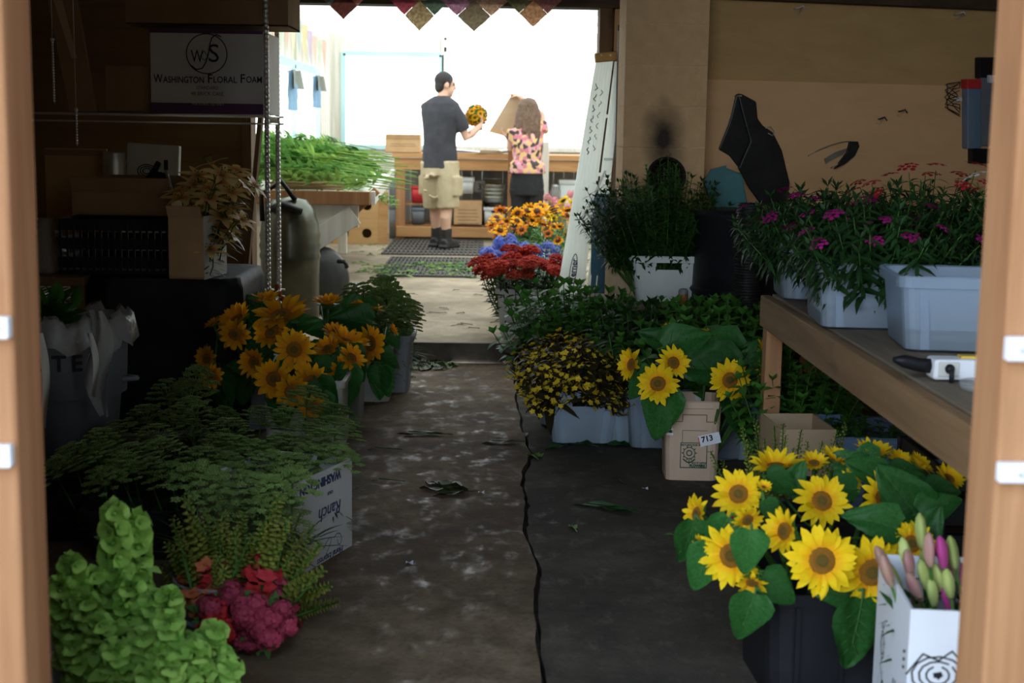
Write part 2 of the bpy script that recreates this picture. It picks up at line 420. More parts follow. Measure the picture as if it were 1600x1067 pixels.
Mt['rud'] = leafm('orange_daisy_petal', (.9, .45, .015), (.92, .52, .03), .3, .6, 9, .12, .2, ((.75, .2, .01), .25, .7))
Mt['rudr'] = leafm('rust_daisy_petal', (.75, .2, .02), (.8, .28, .03), .3, .6, 9, .12)
Mt['rudc'] = pm('brown_cone', (.06, .025, .01), (.1, .04, .015), 40, .8)
Mt['blue'] = leafm('blue_bloom', (.14, .2, .62), (.22, .3, .72), .3, .6)
Mt['greyfol'] = leafm('grey_green_foliage', (.22, .3, .2), (.3, .37, .26), .25)
Mt['lily'] = leafm('lily_petal', (.8, .6, .2), (.85, .68, .3), .3, .45, 8, .1, .4, ((.6, .13, .05), .008, .055))
Mt['lbudg'] = leafm('lily_bud_green', (.42, .5, .14), (.5, .56, .2), .15, .4, 14, .1)
Mt['lbudp'] = leafm('lily_bud_pink', (.5, .2, .24), (.45, .32, .2), .15, .4, 9, .1)
Mt['lbudm'] = leafm('lily_bud_magenta', (.42, .03, .2), (.5, .08, .28), .15, .4, 9, .1)
Mt['pile'] = leafm('cut_stem_green', (.2, .36, .07), (.32, .5, .12), .3, .6)
Mt['pile2'] = leafm('cut_leaf_green', (.09, .24, .05), (.16, .34, .08), .3, .6)
Mt['litter'] = leafm('wilted_leaf', (.05, .08, .025), (.09, .12, .04), .1, .5)
Mt['litterg'] = leafm('fresh_leaf_scrap', (.14, .26, .06), (.22, .36, .1), .2, .6)

# ---------------------------------------------------------------- sky and light
w = bpy.data.worlds.new('sky'); sc.world = w; w.use_nodes = True
wn = w.node_tree; wn.nodes.clear()
bg = N(wn, 'ShaderNodeBackground', Strength=SKY); wo = N(wn, 'ShaderNodeOutputWorld')
tc = N(wn, 'ShaderNodeTexCoord'); sx = N(wn, 'ShaderNodeSeparateXYZ'); L(wn, tc.outputs['Generated'], sx.inputs[0])
L(wn, ramp(wn, sx.outputs['Z'], [(.0, (.88, .93, 1.0)), (.5, (.6, .78, 1.0))]), bg.inputs[0])
L(wn, bg.outputs[0], wo.inputs[0])
sc.view_settings.view_transform = 'Standard'; sc.view_settings.look = 'None'
sc.view_settings.exposure = 0.08; sc.view_settings.gamma = 1; sc.view_settings.use_curve_mapping = False
sc.cycles.use_denoising = True
sc.cycles.max_bounces = 7; sc.cycles.diffuse_bounces = 3; sc.cycles.glossy_bounces = 3
sc.cycles.transparent_max_bounces = 12; sc.cycles.transmission_bounces = 3
sc.cycles.sample_clamp_indirect = 6; sc.cycles.caustics_reflective = False; sc.cycles.caustics_refractive = False
sc.cycles.use_adaptive_sampling = True; sc.cycles.adaptive_threshold = .015

# ---------------------------------------------------------------- the setting
FZ = .125                       # raised floor of the rear room
XL, XR = -2.6, 2.9
# crack between the two slabs of the front room floor
crack = [(.05, .3), (.1, 1.5), (.115, 2.6), (.128, 3.34), (.13, 3.9), (.145, 4.25), (.105, 4.7), (.13, 5.0), (.11, 5.3), (.16, 5.8), (.135, 6.3), (.12, 7.0), (.135, 7.6), (.14, 8.06)]
ck = []
for (x0, y0), (x1, y1) in zip(crack, crack[1:]):
    for k in range(6):
        t = k / 6; ck.append((x0 + (x1 - x0) * t + rnd.uniform(-.006, .006), y0 + (y1 - y0) * t))
ck.append(crack[-1])
m = MB()
P = [V((x, y, .012)) for x, y in ck]; n = len(P)
m.add(P + [V((XL, p.y, .012)) for p in P], [(i, i + 1, n + i + 1, n + i) for i in range(n - 1)])
m.add(P + [p + V((0, 0, -.08)) for p in P], [(i, n + i, n + i + 1, i + 1) for i in range(n - 1)])
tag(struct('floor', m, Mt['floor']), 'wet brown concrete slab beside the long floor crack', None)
m = MB(); P = [V((x + .011 + abs(rnd.gauss(0, .003)), y, 0)) for x, y in ck]
m.add(P + [V((XR, p.y, 0)) for p in P], [(i, n + i, n + i + 1, i + 1) for i in range(n - 1)])
m.add(P + [p + V((0, 0, -.08)) for p in P], [(i, i + 1, n + i + 1, n + i) for i in range(n - 1)])
m.box((.13, 4.2, -.06), (.3, 7.8, .04))
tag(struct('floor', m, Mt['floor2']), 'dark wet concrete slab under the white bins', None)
m = MB(); m.box((-.1, 12.6, FZ - .075), (7.2, 9.02, .15)); m.box((.15, 8.085, FZ - .06), (5.5, .03, .121), mi=1)
struct('floor', m, [Mt['floor3'], Mt['step']])['label'] = 'raised dry concrete floor of the bright rear room'
m = MB(); m.box((0, -9.6, -.06), (40, 19.8, .1)); struct('ground', m, Mt['ext'])

# divider wall with the wide opening
OX0, OX1, OZ, DY = -1.4, .57, 2.0, 8.2
m = MB(); m.box(((XL + OX0) / 2, DY + .05, 1.4), (OX0 - XL, .1, 2.8)); m.box(((OX1 + XR) / 2, DY + .05, 1.4), (XR - OX1, .1, 2.8))
m.box(((OX0 + OX1) / 2, DY + .05, OZ + .4), (OX1 - OX0, .1, .8))
struct('wall_back', m, Mt['dark_wall'])
m = MB(); m.box((OX0 + .02, DY - .02, 1.05), (.05, .16, 2.0), mi=0); struct('trim_1', m, Mt['trimw'])
m = MB(); m.box((OX1 + .035, DY - .02, 1.05), (.07, .16, 2.0)); struct('trim_2', m, Mt['trimw'])
m = MB(); m.box(((OX0 + OX1) / 2, DY - .03, OZ + .08), (OX1 - OX0 + .3, .18, .17)); struct('trim_3', m, Mt['beam'])
m = MB(); m.box((OX1 + .13, DY - .02, 1.06), (.09, .06, 2.1)); struct('trim_4', m, Mt['ply2'])
# plywood wall at the right, its lower sheet standing proud of the upper one
A, B = V((1.0, 7.62, 0)), V((2.95, 8.14, 0)); u = (B - A).normalized(); nn = V((u.y, -u.x, 0)); qa = math.atan2(u.y, u.x)
rot = MX.Rotation(qa, 3, 'Z')
m = MB(); c = (A + B) / 2; Lw = (B - A).length
m.box(c + V((0, 0, 2.2)), (Lw, .04, 1.3), rot); struct('wall_right_upper', m, Mt['ply'])
m = MB(); m.box(c + nn * .022 + V((0, 0, .79)), (Lw, .05, 1.62), rot); struct('wall_right_lower', m, Mt['ply2'])
m = MB(); m.box(c + nn * .06 + V((0, 0, 2.09)), (Lw, .12, .16), rot); struct('trim_5', m, Mt['beam'])
def wallpt(px, py, off=.03):
    d = ray(px, py); q = A + nn * (.047 + off); t = (q - EYE).dot(nn) / d.dot(nn); return EYE + d * t
m = MB(); m.box((XR + .05, 5.2, 1.4), (.1, 6.2, 2.8)); struct('wall_right', m, Mt['dark_wall'])
m = MB(); m.box((XL - .05, 5.1, 1.4), (.1, 6.3, 2.8)); struct('wall_left', m, Mt['dark_wall'])
m = MB(); m.box((.1, 5.1, 2.85), (5.7, 6.4, .1))
for k in range(9): m.box((.1, 2.4 + k * .7, 2.72), (5.6, .06, .18))
struct('ceiling', m, Mt['roofdark'])
# door frame of raw posts, closed boards on its far left
def post(x0, x1, nm, lab):
    m = MB(); m.box(((x0 + x1) / 2, 2.06, 1.34), (x1 - x0, .12, 2.7)); o = struct(nm, m, Mt['post'], bevel=.006); o['label'] = lab; return o
post(-.84, -.668, 'door_frame_left', 'raw fir doorpost with white clips'); post(.722, .92, 'door_frame_right', 'knotty raw fir doorpost beside the white lily box')
m = MB(); m.box(((XL - .80) / 2, 2.1, 1.4), (-.80 - XL, .05, 2.8)); struct('wall_front', m, Mt['dark_wall'])
m = MB(); m.box((1.0, 2.06, 2.75), (3.8, .12, .14)); struct('door_frame_top', m, Mt['post'])
m = MB(); m.box((2.9, -6.6, 2.4), (2.6, 14, 5.2)); struct('added_shade_wall', m, Mt['beam'])  # unseen block added outside to keep sky light off the left side
m = MB(); m.box((.1, 1.35, 3.05), (6, 1.5, .06)); struct('added_shade_eave', m, Mt['roofdark'])  # overhang out of view, added to cut the sky light on the posts
for k, (px, py, w_, h_) in enumerate([(1, 512, 30, 34), (0, 712, 40, 36), (1592, 545, 42, 38), (1590, 738, 64, 32)]):
    p = at(px, py, 1.99)
    r = thing('wall_clip', ['small white plastic clip, upper one on the doorpost by the trash can', 'small white plastic clip, lower one on the doorpost by the trash can', 'square white clip on the doorpost beside the plank shelf', 'long white clip on the doorpost just above the lily box'][k], 'clip', p)
    m = MB(); m.box((0, 0, 0), (w_ * .00089, .02, h_ * .00089)); m.build('plate', Mt['white'], r, bevel=.003)
    m = MB(); m.lathe([(.003, -.012), (.003, -.016), (.0, -.016)], (0, 0, 0), 10, rot=MX.Rotation(R(-90), 3, 'X')); m.build('nail', Mt['galv'], r)

# chimney of painted blocks with a stovepipe hole
m_, nt, o = newmat('painted_blocks')
p = N(nt, 'ShaderNodeBsdfPrincipled', Roughness=.8)
vec = objco(nt); f = noise(nt, 14, 6, vec, .65)
c = ramp(nt, f, [(.3, (.62, .4, .2)), (.7, (.74, .48, .25))])
sp = N(nt, 'ShaderNodeSeparateXYZ'); L(nt, vec, sp.inputs[0])
md = N(nt, 'ShaderNodeMath', operation='FRACT'); mu = N(nt, 'ShaderNodeMath', operation='MULTIPLY_ADD'); mu.inputs[1].default_value = 1 / .2025; mu.inputs[2].default_value = .78
jn = N(nt, 'ShaderNodeMath', operation='MULTIPLY_ADD'); jn.inputs[1].default_value = .03; L(nt, f, jn.inputs[0]); L(nt, sp.outputs['Z'], jn.inputs[2])
L(nt, jn.outputs[0], mu.inputs[0]); L(nt, mu.outputs[0], md.inputs[0])
j = ramp(nt, md.outputs[0], [(.0, (0, 0, 0)), (.035, (1, 1, 1))])
c = mixc(nt, j, (.78, .54, .32), c)
# soot that rose from the pipe hole
mp = N(nt, 'ShaderNodeMapping'); mp.inputs['Location'].default_value = (0, 0, 0); mp.inputs['Scale'].default_value = (6.2, 1, 3.4); L(nt, vec, mp.inputs[0])
sub = N(nt, 'ShaderNodeVectorMath', operation='SUBTRACT'); sub.inputs[1].default_value = (-.02, -.2, 3.4 * 1.29); L(nt, mp.outputs[0], sub.inputs[0])
ln = N(nt, 'ShaderNodeVectorMath', operation='LENGTH'); L(nt, sub.outputs[0], ln.inputs[0])
ad = N(nt, 'ShaderNodeMath', operation='MULTIPLY_ADD'); ad.inputs[1].default_value = .45; L(nt, noise(nt, 9, 3, vec), ad.inputs[0]); L(nt, ln.outputs['Value'], ad.inputs[2])
c = mixc(nt, ramp(nt, ad.outputs[0], [(.35, (.97,) * 3), (1.35, (0, 0, 0))]), c, (.012, .009, .006))
L(nt, c, p.inputs['Base Color']); L(nt, bump(nt, j, .6, .006), p.inputs['Normal']); L(nt, p.outputs[0], o.inputs[0]); Mt['block'] = m_
def hole_panel(m, x0, x1, z0, z1, cx, cz, r, y, mi=0, n=24):
    ci, sq = [], []
    for k in range(n):
        a = 2 * PI * k / n; dx, dz = math.cos(a), math.sin(a); ci.append(V((cx + r * dx, y, cz + r * dz)))
        t = min(((x1 - cx) / dx if dx > 1e-6 else (x0 - cx) / dx if dx < -1e-6 else 9e9), ((z1 - cz) / dz if dz > 1e-6 else (z0 - cz) / dz if dz < -1e-6 else 9e9))
        sq.append(V((cx + t * dx, y, cz + t * dz)))
    m.add(sq + ci, [(k, (k + 1) % n, n + (k + 1) % n, n + k) for k in range(n)], mi)
    for sx_, sz_ in ((x1, z1), (x0, z1), (x0, z0), (x1, z0)):
        near = sorted(range(n), key=lambda k: (sq[k] - V((sx_, y, sz_))).length)[:2]
        m.add([sq[near[0]], sq[near[1]], V((sx_, y, sz_))], [(0, 1, 2)], mi)
chx0, chx1 = .64, 1.05; cx = (chx0 + chx1) / 2; hx, hz, hr = .86 - cx, 1.105, .088
m = MB(); y = -.2; W2 = .205
hole_panel(m, -W2, W2, hz - .2, hz + .2, hx, hz, hr, y)
m.add([(-W2, y, 0), (W2, y, 0), (W2, y, hz - .2), (-W2, y, hz - .2)], [(0, 1, 2, 3)]); m.add([(-W2, y, hz + .2), (W2, y, hz + .2), (W2, y, 2.8), (-W2, y, 2.8)], [(0, 1, 2, 3)])
for xx in (-W2, W2): m.add([(xx, y, 0), (xx, .2, 0), (xx, .2, 2.8), (xx, y, 2.8)], [(0, 1, 2, 3)])
m.add([(-W2, .2, 0), (W2, .2, 0), (W2, .2, 2.8), (-W2, .2, 2.8)], [(0, 1, 2, 3)])
ro = MX.Rotation(R(90), 3, 'X')
m.lathe([(hr, .0), (hr, -.16), (.002, -.16)], (hx, y, hz), 24, 1, rot=ro)
m.lathe([(hr + .012, .012), (hr - .004, .014), (hr - .004, -.02)], (hx, y, hz), 24, 2, rot=ro)
soot = pm('soot', (.012, .009, .007), (.03, .022, .016), 6, .9)
struct('pillar', m, [Mt['block'], soot, soot], loc=(cx, 7.45, 0))

# the bright rear room
BY, BXL, BXR, BZ = 16.55, -1.86, 2.2, 2.36
Mt['pane'] = emit('sunlit_window', (1, 1, 1), 3.0)
Mt['paneL'] = emit('sunlit_side_window', (.97, .99, 1), 2.6)
Mt['roofp'] = emit('sunlit_roof_sheet', (.94, .98, 1), 3.0, (.8, .92, .96), 1.2)
Mt['cyan'] = pm('pale_blue_frame', (.42, .68, .72), (.48, .74, .76), 5, .6)
p0, p1 = at(520, 84, BY), at(915, 84, BY)
wx0, wx1, wz0, wz1 = BXL + .14, at(690, 84, BY).x, 1.1, 2.14
m = MB()
vx0, vx1, vz1 = wx1 + .03, 1.75, 2.33
m.box(((BXL + wx0) / 2, BY + .05, 1.2), (wx0 - BXL, .1, 2.5)); m.box(((BXR + vx1) / 2, BY + .05, 1.2), (BXR - vx1, .1, 2.5)); m.box(((vx0 + vx1) / 2, BY + .05, wz0 / 2), (vx1 - vx0 + .03, .1, wz0)); m.box(((vx0 + vx1) / 2, BY + .05, (vz1 + 2.5) / 2), (vx1 - vx0 + .03, .1, 2.5 - vz1))
m.box(((wx0 + wx1) / 2, BY + .05, wz0 / 2), (wx1 - wx0, .1, wz0)); m.box(((wx0 + wx1) / 2, BY + .05, (wz1 + 2.5) / 2), (wx1 - wx0, .1, 2.5 - wz1))
for k in range(5): m.box((BXL + .1 + k * .28, BY - .006, 2.25), (.02, .012, .22))
struct('wall_rear', m, Mt['whitewall'])
fr = MB(); t = .05
for a, b in (((wx0, BY - .01, wz0), (wx0, BY - .01, wz1)), ((wx1, BY - .01, wz0), (wx1, BY - .01, wz1)), ((wx0, BY - .01, wz1), (wx1, BY - .01, wz1)), ((wx0, BY - .01, wz0), (wx1, BY - .01, wz0))): fr.bar(a, b, t, t, V((0, 1, 0)))
w1 = struct('window_1', fr, Mt['cyan'])
m = MB(); m.box(((wx0 + wx1) / 2, BY + .02, (wz0 + wz1) / 2), (wx1 - wx0, .01, wz1 - wz0)); m.build('pane', Mt['pane'], w1)
fr = MB()
for a, b in (((vx0, BY - .01, wz0), (vx0, BY - .01, vz1)), ((vx1, BY - .01, wz0), (vx1, BY - .01, vz1)), ((vx0, BY - .01, vz1), (vx1, BY - .01, vz1)), ((vx0, BY - .01, 2.2), (vx1, BY - .01, 2.2)), ((vx0, BY - .01, wz0), (vx1, BY - .01, wz0))): fr.bar(a, b, t, t, V((0, 1, 0)))
w3 = struct('window_3', fr, Mt['whitewall'])
m = MB(); m.box(((vx0 + vx1) / 2, BY + .02, (wz0 + vz1) / 2), (vx1 - vx0, .01, vz1 - wz0)); m.build('pane', Mt['pane'], w3)
# left wall of the rear room
m = MB(); lz0, lz1, ly0, ly1 = 1.0, 1.88, 9.2, 15.2
m.box((BXL - .05, (DY + .1 + ly0) / 2, 1.2), (.1, ly0 - DY - .1, 2.5)); m.box((BXL - .05, (ly1 + BY) / 2, 1.2), (.1, BY - ly1, 2.5))
m.box((BXL - .05, (ly0 + ly1) / 2, lz0 / 2), (.1, ly1 - ly0, lz0)); m.box((BXL - .05, (ly0 + ly1) / 2, (lz1 + 2.5) / 2), (.1, ly1 - ly0, 2.5 - lz1))
for k in range(6): m.box((BXL + .005, ly1 + .15 + k * .2, 1.2), (.012, .02, 2.4))
for yy in (11.9, 13.6): m.box((BXL, yy, 2.1), (.05, .14, .5))
struct('wall_rear_left', m, Mt['whitewall'])
fr = MB(); x = BXL + .012
for a, b in (((x, ly0, lz1), (x, ly1, lz1)), ((x, ly0, lz0), (x, ly1, lz0)), ((x, ly1, lz0), (x, ly1, lz1)), ((x, 13.4, lz0), (x, 13.4, lz1)), ((x, ly0, lz0), (x, ly0, lz1))): fr.bar(a, b, .07, .04, V((1, 0, 0)))
w2 = struct('window_2', fr, Mt['cyan'])
m = MB(); m.box((BXL - .02, (ly0 + ly1) / 2, (lz0 + lz1) / 2), (.01, ly1 - ly0, lz1 - lz0)); m.build('pane', Mt['paneL'], w2)
m = MB(); m.box((BXR + .05, 12.4, 1.2), (.1, 8.4, 2.5)); struct('wall_rear_right', m, Mt['whitewall'])
m = MB(); m.box(((BXL + BXR) / 2, 12.4, BZ + .06), (BXR - BXL + .3, 8.5, .02)); struct('ceiling_rear', m, Mt['roofp'])
m = MB()
for yy in (9.3, 10.7, 12.1, 13.5, 14.9): m.box(((BXL + BXR) / 2, yy, BZ + .03), (BXR - BXL, .05, .05))
struct('trim_6', m, Mt['whitewall'])
# ---------------------------------------------------------------- rear room furniture
def carton(label, c, sz, mat, rz=0, name='cardboard_box', cat='box', group=None, flaps=True, lines=None, open_top=True, flap_h=.08):
    """open carton with walls, flaps and printed lines; c = centre of its base"""
    r = thing(name, label, cat, c, rz, group); w_, d_, h_ = sz; t = .006
    m = MB(); m.box((0, 0, t / 2 + .001), (w_, d_, t))
    for sx_ in (-1, 1): m.box((sx_ * (w_ - t) / 2, 0, h_ / 2), (t, d_, h_))
    for sy_ in (-1, 1): m.box((0, sy_ * (d_ - t) / 2, h_ / 2), (w_ - 2 * t, t, h_))
    if not open_top: m.box((0, 0, h_ - t / 2), (w_ - .002, d_ - .002, t)); m.box((0, 0, h_ + .0005), (.003, d_ * .98, .001))
    m.build('body', mat, r)
    if flaps and open_top:
        for (px, py, ang, wl) in ((0, -d_ / 2, 1, w_), (0, d_ / 2, -1, w_)):
            m = MB(); m.box((px, py - ang * .018, h_ + flap_h / 2 - .004), (wl - .004, .005, flap_h), MX.Rotation(ang * R(24), 3, 'X')); m.build('flap', mat, r)
    if lines:
        m = MB()
        for k in range(lines): m.box((rnd.uniform(-.02, .02) * w_, -d_ / 2 - .001, h_ * (.62 - .14 * k)), (w_ * rnd.uniform(.5, .8), .001, h_ * .035))
        m.build('print', Mt['carddark'], r)
    return r
def filebox(label, c, sz, mat=None, rz=0, hole=True, lid=False, name='file_box', cat='box', group=None):
    r = thing(name, label, cat, c, rz, group); w_, d_, h_ = sz; m = MB()
    rs = [rr(w_ * .86, d_ * .86, .02, 0.002), rr(w_ * .97, d_ * .97, .02, h_)]; m.rings(rs, cap=True); m.build('body', mat or Mt['bingrey'], r)
    m = MB(); m.rings([rr(w_ * 1.02, d_ * 1.02, .02, h_ - .03), rr(w_ * 1.03, d_ * 1.03, .02, h_ - .002 + (.02 if lid else 0))]); m.build('lid' if lid else 'rim', mat or Mt['bingrey'], r, bevel=.003)
    if hole: m = MB(); m.box((0, -d_ * .485, h_ * .78), (w_ * .3, .012, h_ * .12)); m.build('handle_slot', Mt['blackp'], r, bevel=.003)
    return r
def floorz(Y): return FZ if Y > 8.08 else 0
GY = 15.55                       # front face of the long workbench
k0 = GY / F
def bx(px): return at(px, 300, GY).x
# workbench: top planks, rails, legs, low shelf
r = thing('workbench', 'long lumber workbench under the bright rear window', 'workbench', (-.1, GY, FZ))
zt = 1.055 - FZ
x0, x1 = bx(612) + .1, 1.75
m = MB()
for k in range(4): m.box(((x0 + x1) / 2, .1 + k * .2, zt - .025), (x1 - x0, .19, .05))
m.build('top', Mt['lum'], r, bevel=.004)
m = MB(); m.box(((x0 + x1) / 2, .06, zt - .115), (x1 - x0 - .05, .045, .12)); m.build('rail', Mt['lum'], r, bevel=.004)
m = MB(); m.box(((x0 + .1 + bx(800)) / 2, .04, .09), (bx(800) - x0, .05, .11)); m.build('rail', Mt['lum'], r, bevel=.004)
for xx in (x0 + .09, bx(706), bx(860), x1 - .1): m = MB(); m.box((xx, .1, (zt - .17) / 2), (.1, .09, zt - .17)); m.build('leg', Mt['lumv'], r, bevel=.004)
m = MB(); m.box(((x0 + bx(858)) / 2, .44, .145), (bx(858) - x0, .62, .03)); m.build('shelf', Mt['lumv'], r)
m = MB(); m.box((bx(650) + .02, .35, .385), (.3, .45, .02)); m.build('shelf', Mt['lumv'], r)
m = MB()
for k in range(26): m.box((x0 + .1 + k * .115, .78, .42), (.108, .015, .84))
m.build('back_panel', Mt['greysiding'], r)
# things stored under it: (px0,px1,pytop,pybottom) -> boxes
def under(px0, px1, py0, py1, dy=.3):
    a, b = at(px0, py1, GY + dy), at(px1, py0, GY + dy); return V(((a.x + b.x) / 2, GY + dy, a.z)), b.x - a.x, b.z - a.z
SZ = FZ + .165
def stored(fn, label, px0, px1, py0, py1, dy=.3, z=None, d=.34, **kw):
    c, w_, h_ = under(px0, px1, py0, py1, dy)
    top = c.z + h_
    if z is not None: c.z = z; h_ = top - z
    return fn(label, (c.x, c.y + d / 2, c.z), (w_, d, h_), **kw)
stored(filebox, 'grey lidded tub low on the floor beside the bench end', 607, 622, 322, 352, .12, z=FZ, d=.3, mat=Mt['soil'], hole=False, lid=True)
stored(filebox, 'grey tub stacked on the lidded tub beside the bench end', 607, 622, 268, 321, .12, z=FZ + .36, d=.3, mat=Mt['soil'], hole=False)
stored(filebox, 'small red plastic box on the short shelf under the bench', 642, 664, 291, 312, .1, z=FZ + .396, d=.2, mat=Mt['red'], hole=False)
stored(filebox, 'dark grey tub on the low shelf behind the man', 642, 664, 325, 354, .1, z=SZ, d=.25, mat=Mt['greycan'], hole=False)
stored(filebox, 'white lidded file box on top of the printed carton', 713, 741, 280, 314, .12, z=FZ + .50, d=.26, mat=Mt['crate'], hole=False, lid=True)
stored(carton, 'pale carton with a handwritten 3 behind the white file box', 741, 758, 283, 303, .42, z=FZ + .50, d=.22, mat=Mt['bingrey'], open_top=False)
stored(carton, 'brown shipping carton with printed lines under the bench', 709, 753, 314, 358, .1, z=SZ, d=.32, mat=Mt['card'], lines=5, open_top=False)
stored(carton, 'low carton holding up the carton marked 3', 716, 757, 316, 356, .46, z=SZ, d=.26, mat=Mt['carddark'], open_top=False)
stored(filebox, 'white file box with a dark handle slot under the bench', 755, 791, 325, 360, .1, z=SZ, d=.3, mat=Mt['crate'])
stored(filebox, 'white box with black print behind the man\'s boots', 692, 707, 328, 357, .1, z=SZ, d=.2, mat=Mt['bingrey'], hole=True)
stored(filebox, 'white tub on the floor beside the bench post by the flowers', 872, 902, 284, 340, .12, z=FZ, d=.3, mat=Mt['crate'], hole=False, lid=True)
p = at(749, 292, GY + .3 + .12); m = MB(); write(m, '3', V((p.x, GY + .418, at(749, 292, GY + .4).z)), (1, 0, 0), (0, 0, 1), .1); o = m.build('lettering', Mt['ink'])
three = [o2 for o2 in col.objects if o2.get('label', '').startswith('pale carton with a hand')][0]; o.parent = three; o.location = -three.location
def bucket(label, c, r0, r1, h_, mat, rz=0, name='bucket', handle=True, ribs=3):
    r = thing(name, label, 'bucket', c, rz); m = MB()
    m.lathe([(.001, .002), (r0, .002), (r1, h_), (r1 + .008, h_ + .004), (r1 + .008, h_ - .008), (r1 - .004, h_ - .01), (r0 - .004, .008), (.001, .008)], n=28); m.build('body', mat, r)
    for k in range(ribs):
        q = h_ * (.3 + .22 * k); rad = r0 + (r1 - r0) * q / h_; m = MB(); m.lathe([(rad - .001, q - .008), (rad + .005, q), (rad - .001, q + .008)], n=28); m.build('rib', mat, r)
    if handle:
        m = MB(); m.tube([(r1 * math.cos(a), -.02 - .05 * math.sin(a), h_ * .93 - .07 * math.sin(a)) for a in [PI * k / 10 for k in range(11)]], .003, 5); m.build('handle', Mt['chrome'], r)
    return r
c, w_, h_ = under(752, 790, 297, 325, .15)
bucket('wide galvanised bucket resting on the slotted white box', (c.x, c.y + .12, SZ + .245), .105, .13, .19, Mt['galv'])
c, w_, h_ = under(758, 783, 262, 292, .42)
bucket('tall galvanised bucket at the back of the bench shelf', (c.x, GY + .6, SZ), .1, .105, .66, Mt['galv'], handle=False)
r = thing('cleaning_cloth', 'folded yellow cloth on the rim of the galvanised bucket', 'cloth', (c.x, GY + .25, SZ + .442)); m = MB()
m.sheet(lambda a, b: (-.08 + .16 * a, -.06 + .12 * b, .012 * math.sin(a * 7) + .01 * math.cos(b * 6)), 10, 6); m.sheet(lambda a, b: (-.07 + .14 * a, -.05 + .1 * b, .022 + .01 * math.sin(a * 6 + 1)), 8, 6); m.build('fold', Mt['yellow'], r)
c, w_, h_ = under(858, 877, 292, 316, .1)
r = thing('glass_jar', 'clear glass jar beside the white tub under the bench', 'jar', (c.x, GY + .1, FZ + .45)); m = MB(); m.lathe([(.001, 0), (.06, 0), (.062, .1), (.045, .13), (.045, .15)], n=20); m.build('body', Mt['glass'], r)
m = MB(); m.lathe([(.048, .145), (.048, .165), (.001, .165)], n=20); m.build('lid', Mt['galv'], r)
r = thing('storage_stool', 'low wooden step holding the glass jar', 'stool', (c.x, GY + .1, FZ)); m = MB(); m.box((0, 0, .435), (.2, .22, .03)); m.build('seat', Mt['lum'], r)
for sx_ in (-1, 1): m = MB(); m.box((sx_ * .08, 0, .21), (.025, .2, .42)); m.build('leg', Mt['lum'], r)
# on the bench
a, b = at(602, 232, GY), at(656, 206, GY)
carton('shallow brown box with printed text at the bench end', ((a.x + b.x) / 2, GY + .2, 1.056), (b.x - a.x, .34, b.z - a.z - .03), Mt['card'], lines=2, flaps=True, flap_h=.05)
a = at(752, 238, GY)
r = thing('wrapping_paper', 'loose white wrapping sheets curling on the bench top', 'paper', (a.x, GY + .3, 1.058)); m = MB()
for k in range(3): m.sheet(lambda u_, v_: (-.36 + .72 * u_ + .03 * k, -.24 + .45 * v_, .004 + .012 * k + .09 * max(0, u_ - .45 + .05 * k) ** 1.5 + .012 * math.sin(u_ * 5 + k)), 14, 6)
m.build('sheet', Mt['white'], r)
r = thing('paper_offcuts', 'small stack of brown kraft paper beside the white sheets', 'paper', (at(765, 235, GY).x, GY + .04, 1.058)); m = MB()
for k in range(6): m.box((rnd.uniform(-.02, .02), .02, .004 + .007 * k), (.3 - .02 * k, .1, .005), MX.Rotation(rnd.uniform(-.15, .15), 3, 'Z'))
m.build('stack', Mt['card2'], r)
a = at(852, 222, 15.2)
r = thing('packing_post', 'pale upright post with a black slot at the bench front', 'post', (a.x, 15.3, FZ)); m = MB(); m.box((0, 0, (a.z - FZ) / 2), (.09, .05, a.z - FZ)); m.build('board', Mt['whitewall'], r, bevel=.003)
m = MB(); m.box((-.032, -.03, a.z - FZ - .06), (.02, .015, .08)); m.build('slot', Mt['blackp'], r)
a = at(800, 226, 15.2)
r = thing('bench_post', 'reddish brown upright plank in front of the bench', 'post', (a.x, 15.36, FZ)); m = MB(); m.box((0, 0, (a.z - FZ) / 2), (.075, .05, a.z - FZ)); m.build('board', Mt['lumv'], r, bevel=.003)

# left trestle table, white with a wood edge
TZ = .92
A0, A1 = onz(577, 300, TZ), onz(620, 262, TZ)
tx1, ty0 = A0.x, A0.y
r = thing('trestle_table', 'long white trestle table heaped with cut stems', 'table', (tx1 - .5, ty0, FZ)); zz = TZ - FZ
m = MB(); m.prism([(-.55, .02, zz - .03), (.5, .02, zz - .03), (.28, 5.0, zz - .03), (-.55, 5.0, zz - .03)], (0, 0, -.02)); m.build('top', Mt['whitewall'], r)
m = MB(); m.box((-.02, .0, zz - .04), (1.05, .05, .085)); m.build('edge_board', Mt['lumv'], r, bevel=.003)
m = MB(); m.bar((.52, .03, zz - .04), (.30, 5.0, zz - .04), .03, .085); m.build('edge_board', Mt['whitewall'], r, bevel=.003)
m = MB(); m.box((-.06, .03, zz - .155), (.98, .04, .145)); m.build('apron', Mt['whitewall'], r, bevel=.003)
a, b = at(566, 290, ty0 + .06), at(482, 385, ty0 + .06)
m = MB(); m.bar((a.x - r.location.x - .04, -.002, zz - .145), (b.x - r.location.x - .05, -.002, b.z - FZ - .02), .13, .02, V((0, 1, 0))); m.build('brace', Mt['whitewall'], r, bevel=.003)
for (lx, ly) in ((-.5, .12), (-.15, 4.6), (-.45, 4.6)): m = MB(); m.box((lx, ly, (zz - .06) / 2), (.08, .08, zz - .06)); m.build('leg', Mt['whitewall'], r, bevel=.003)
m = MB(); m.bar((a.x - r.location.x + .09, .13, a.z - FZ - .03), (b.x - r.location.x, .13, b.z - FZ - .05), .05, .07, V((0, 1, 0))); m.build('brace', Mt['lumv'], r)
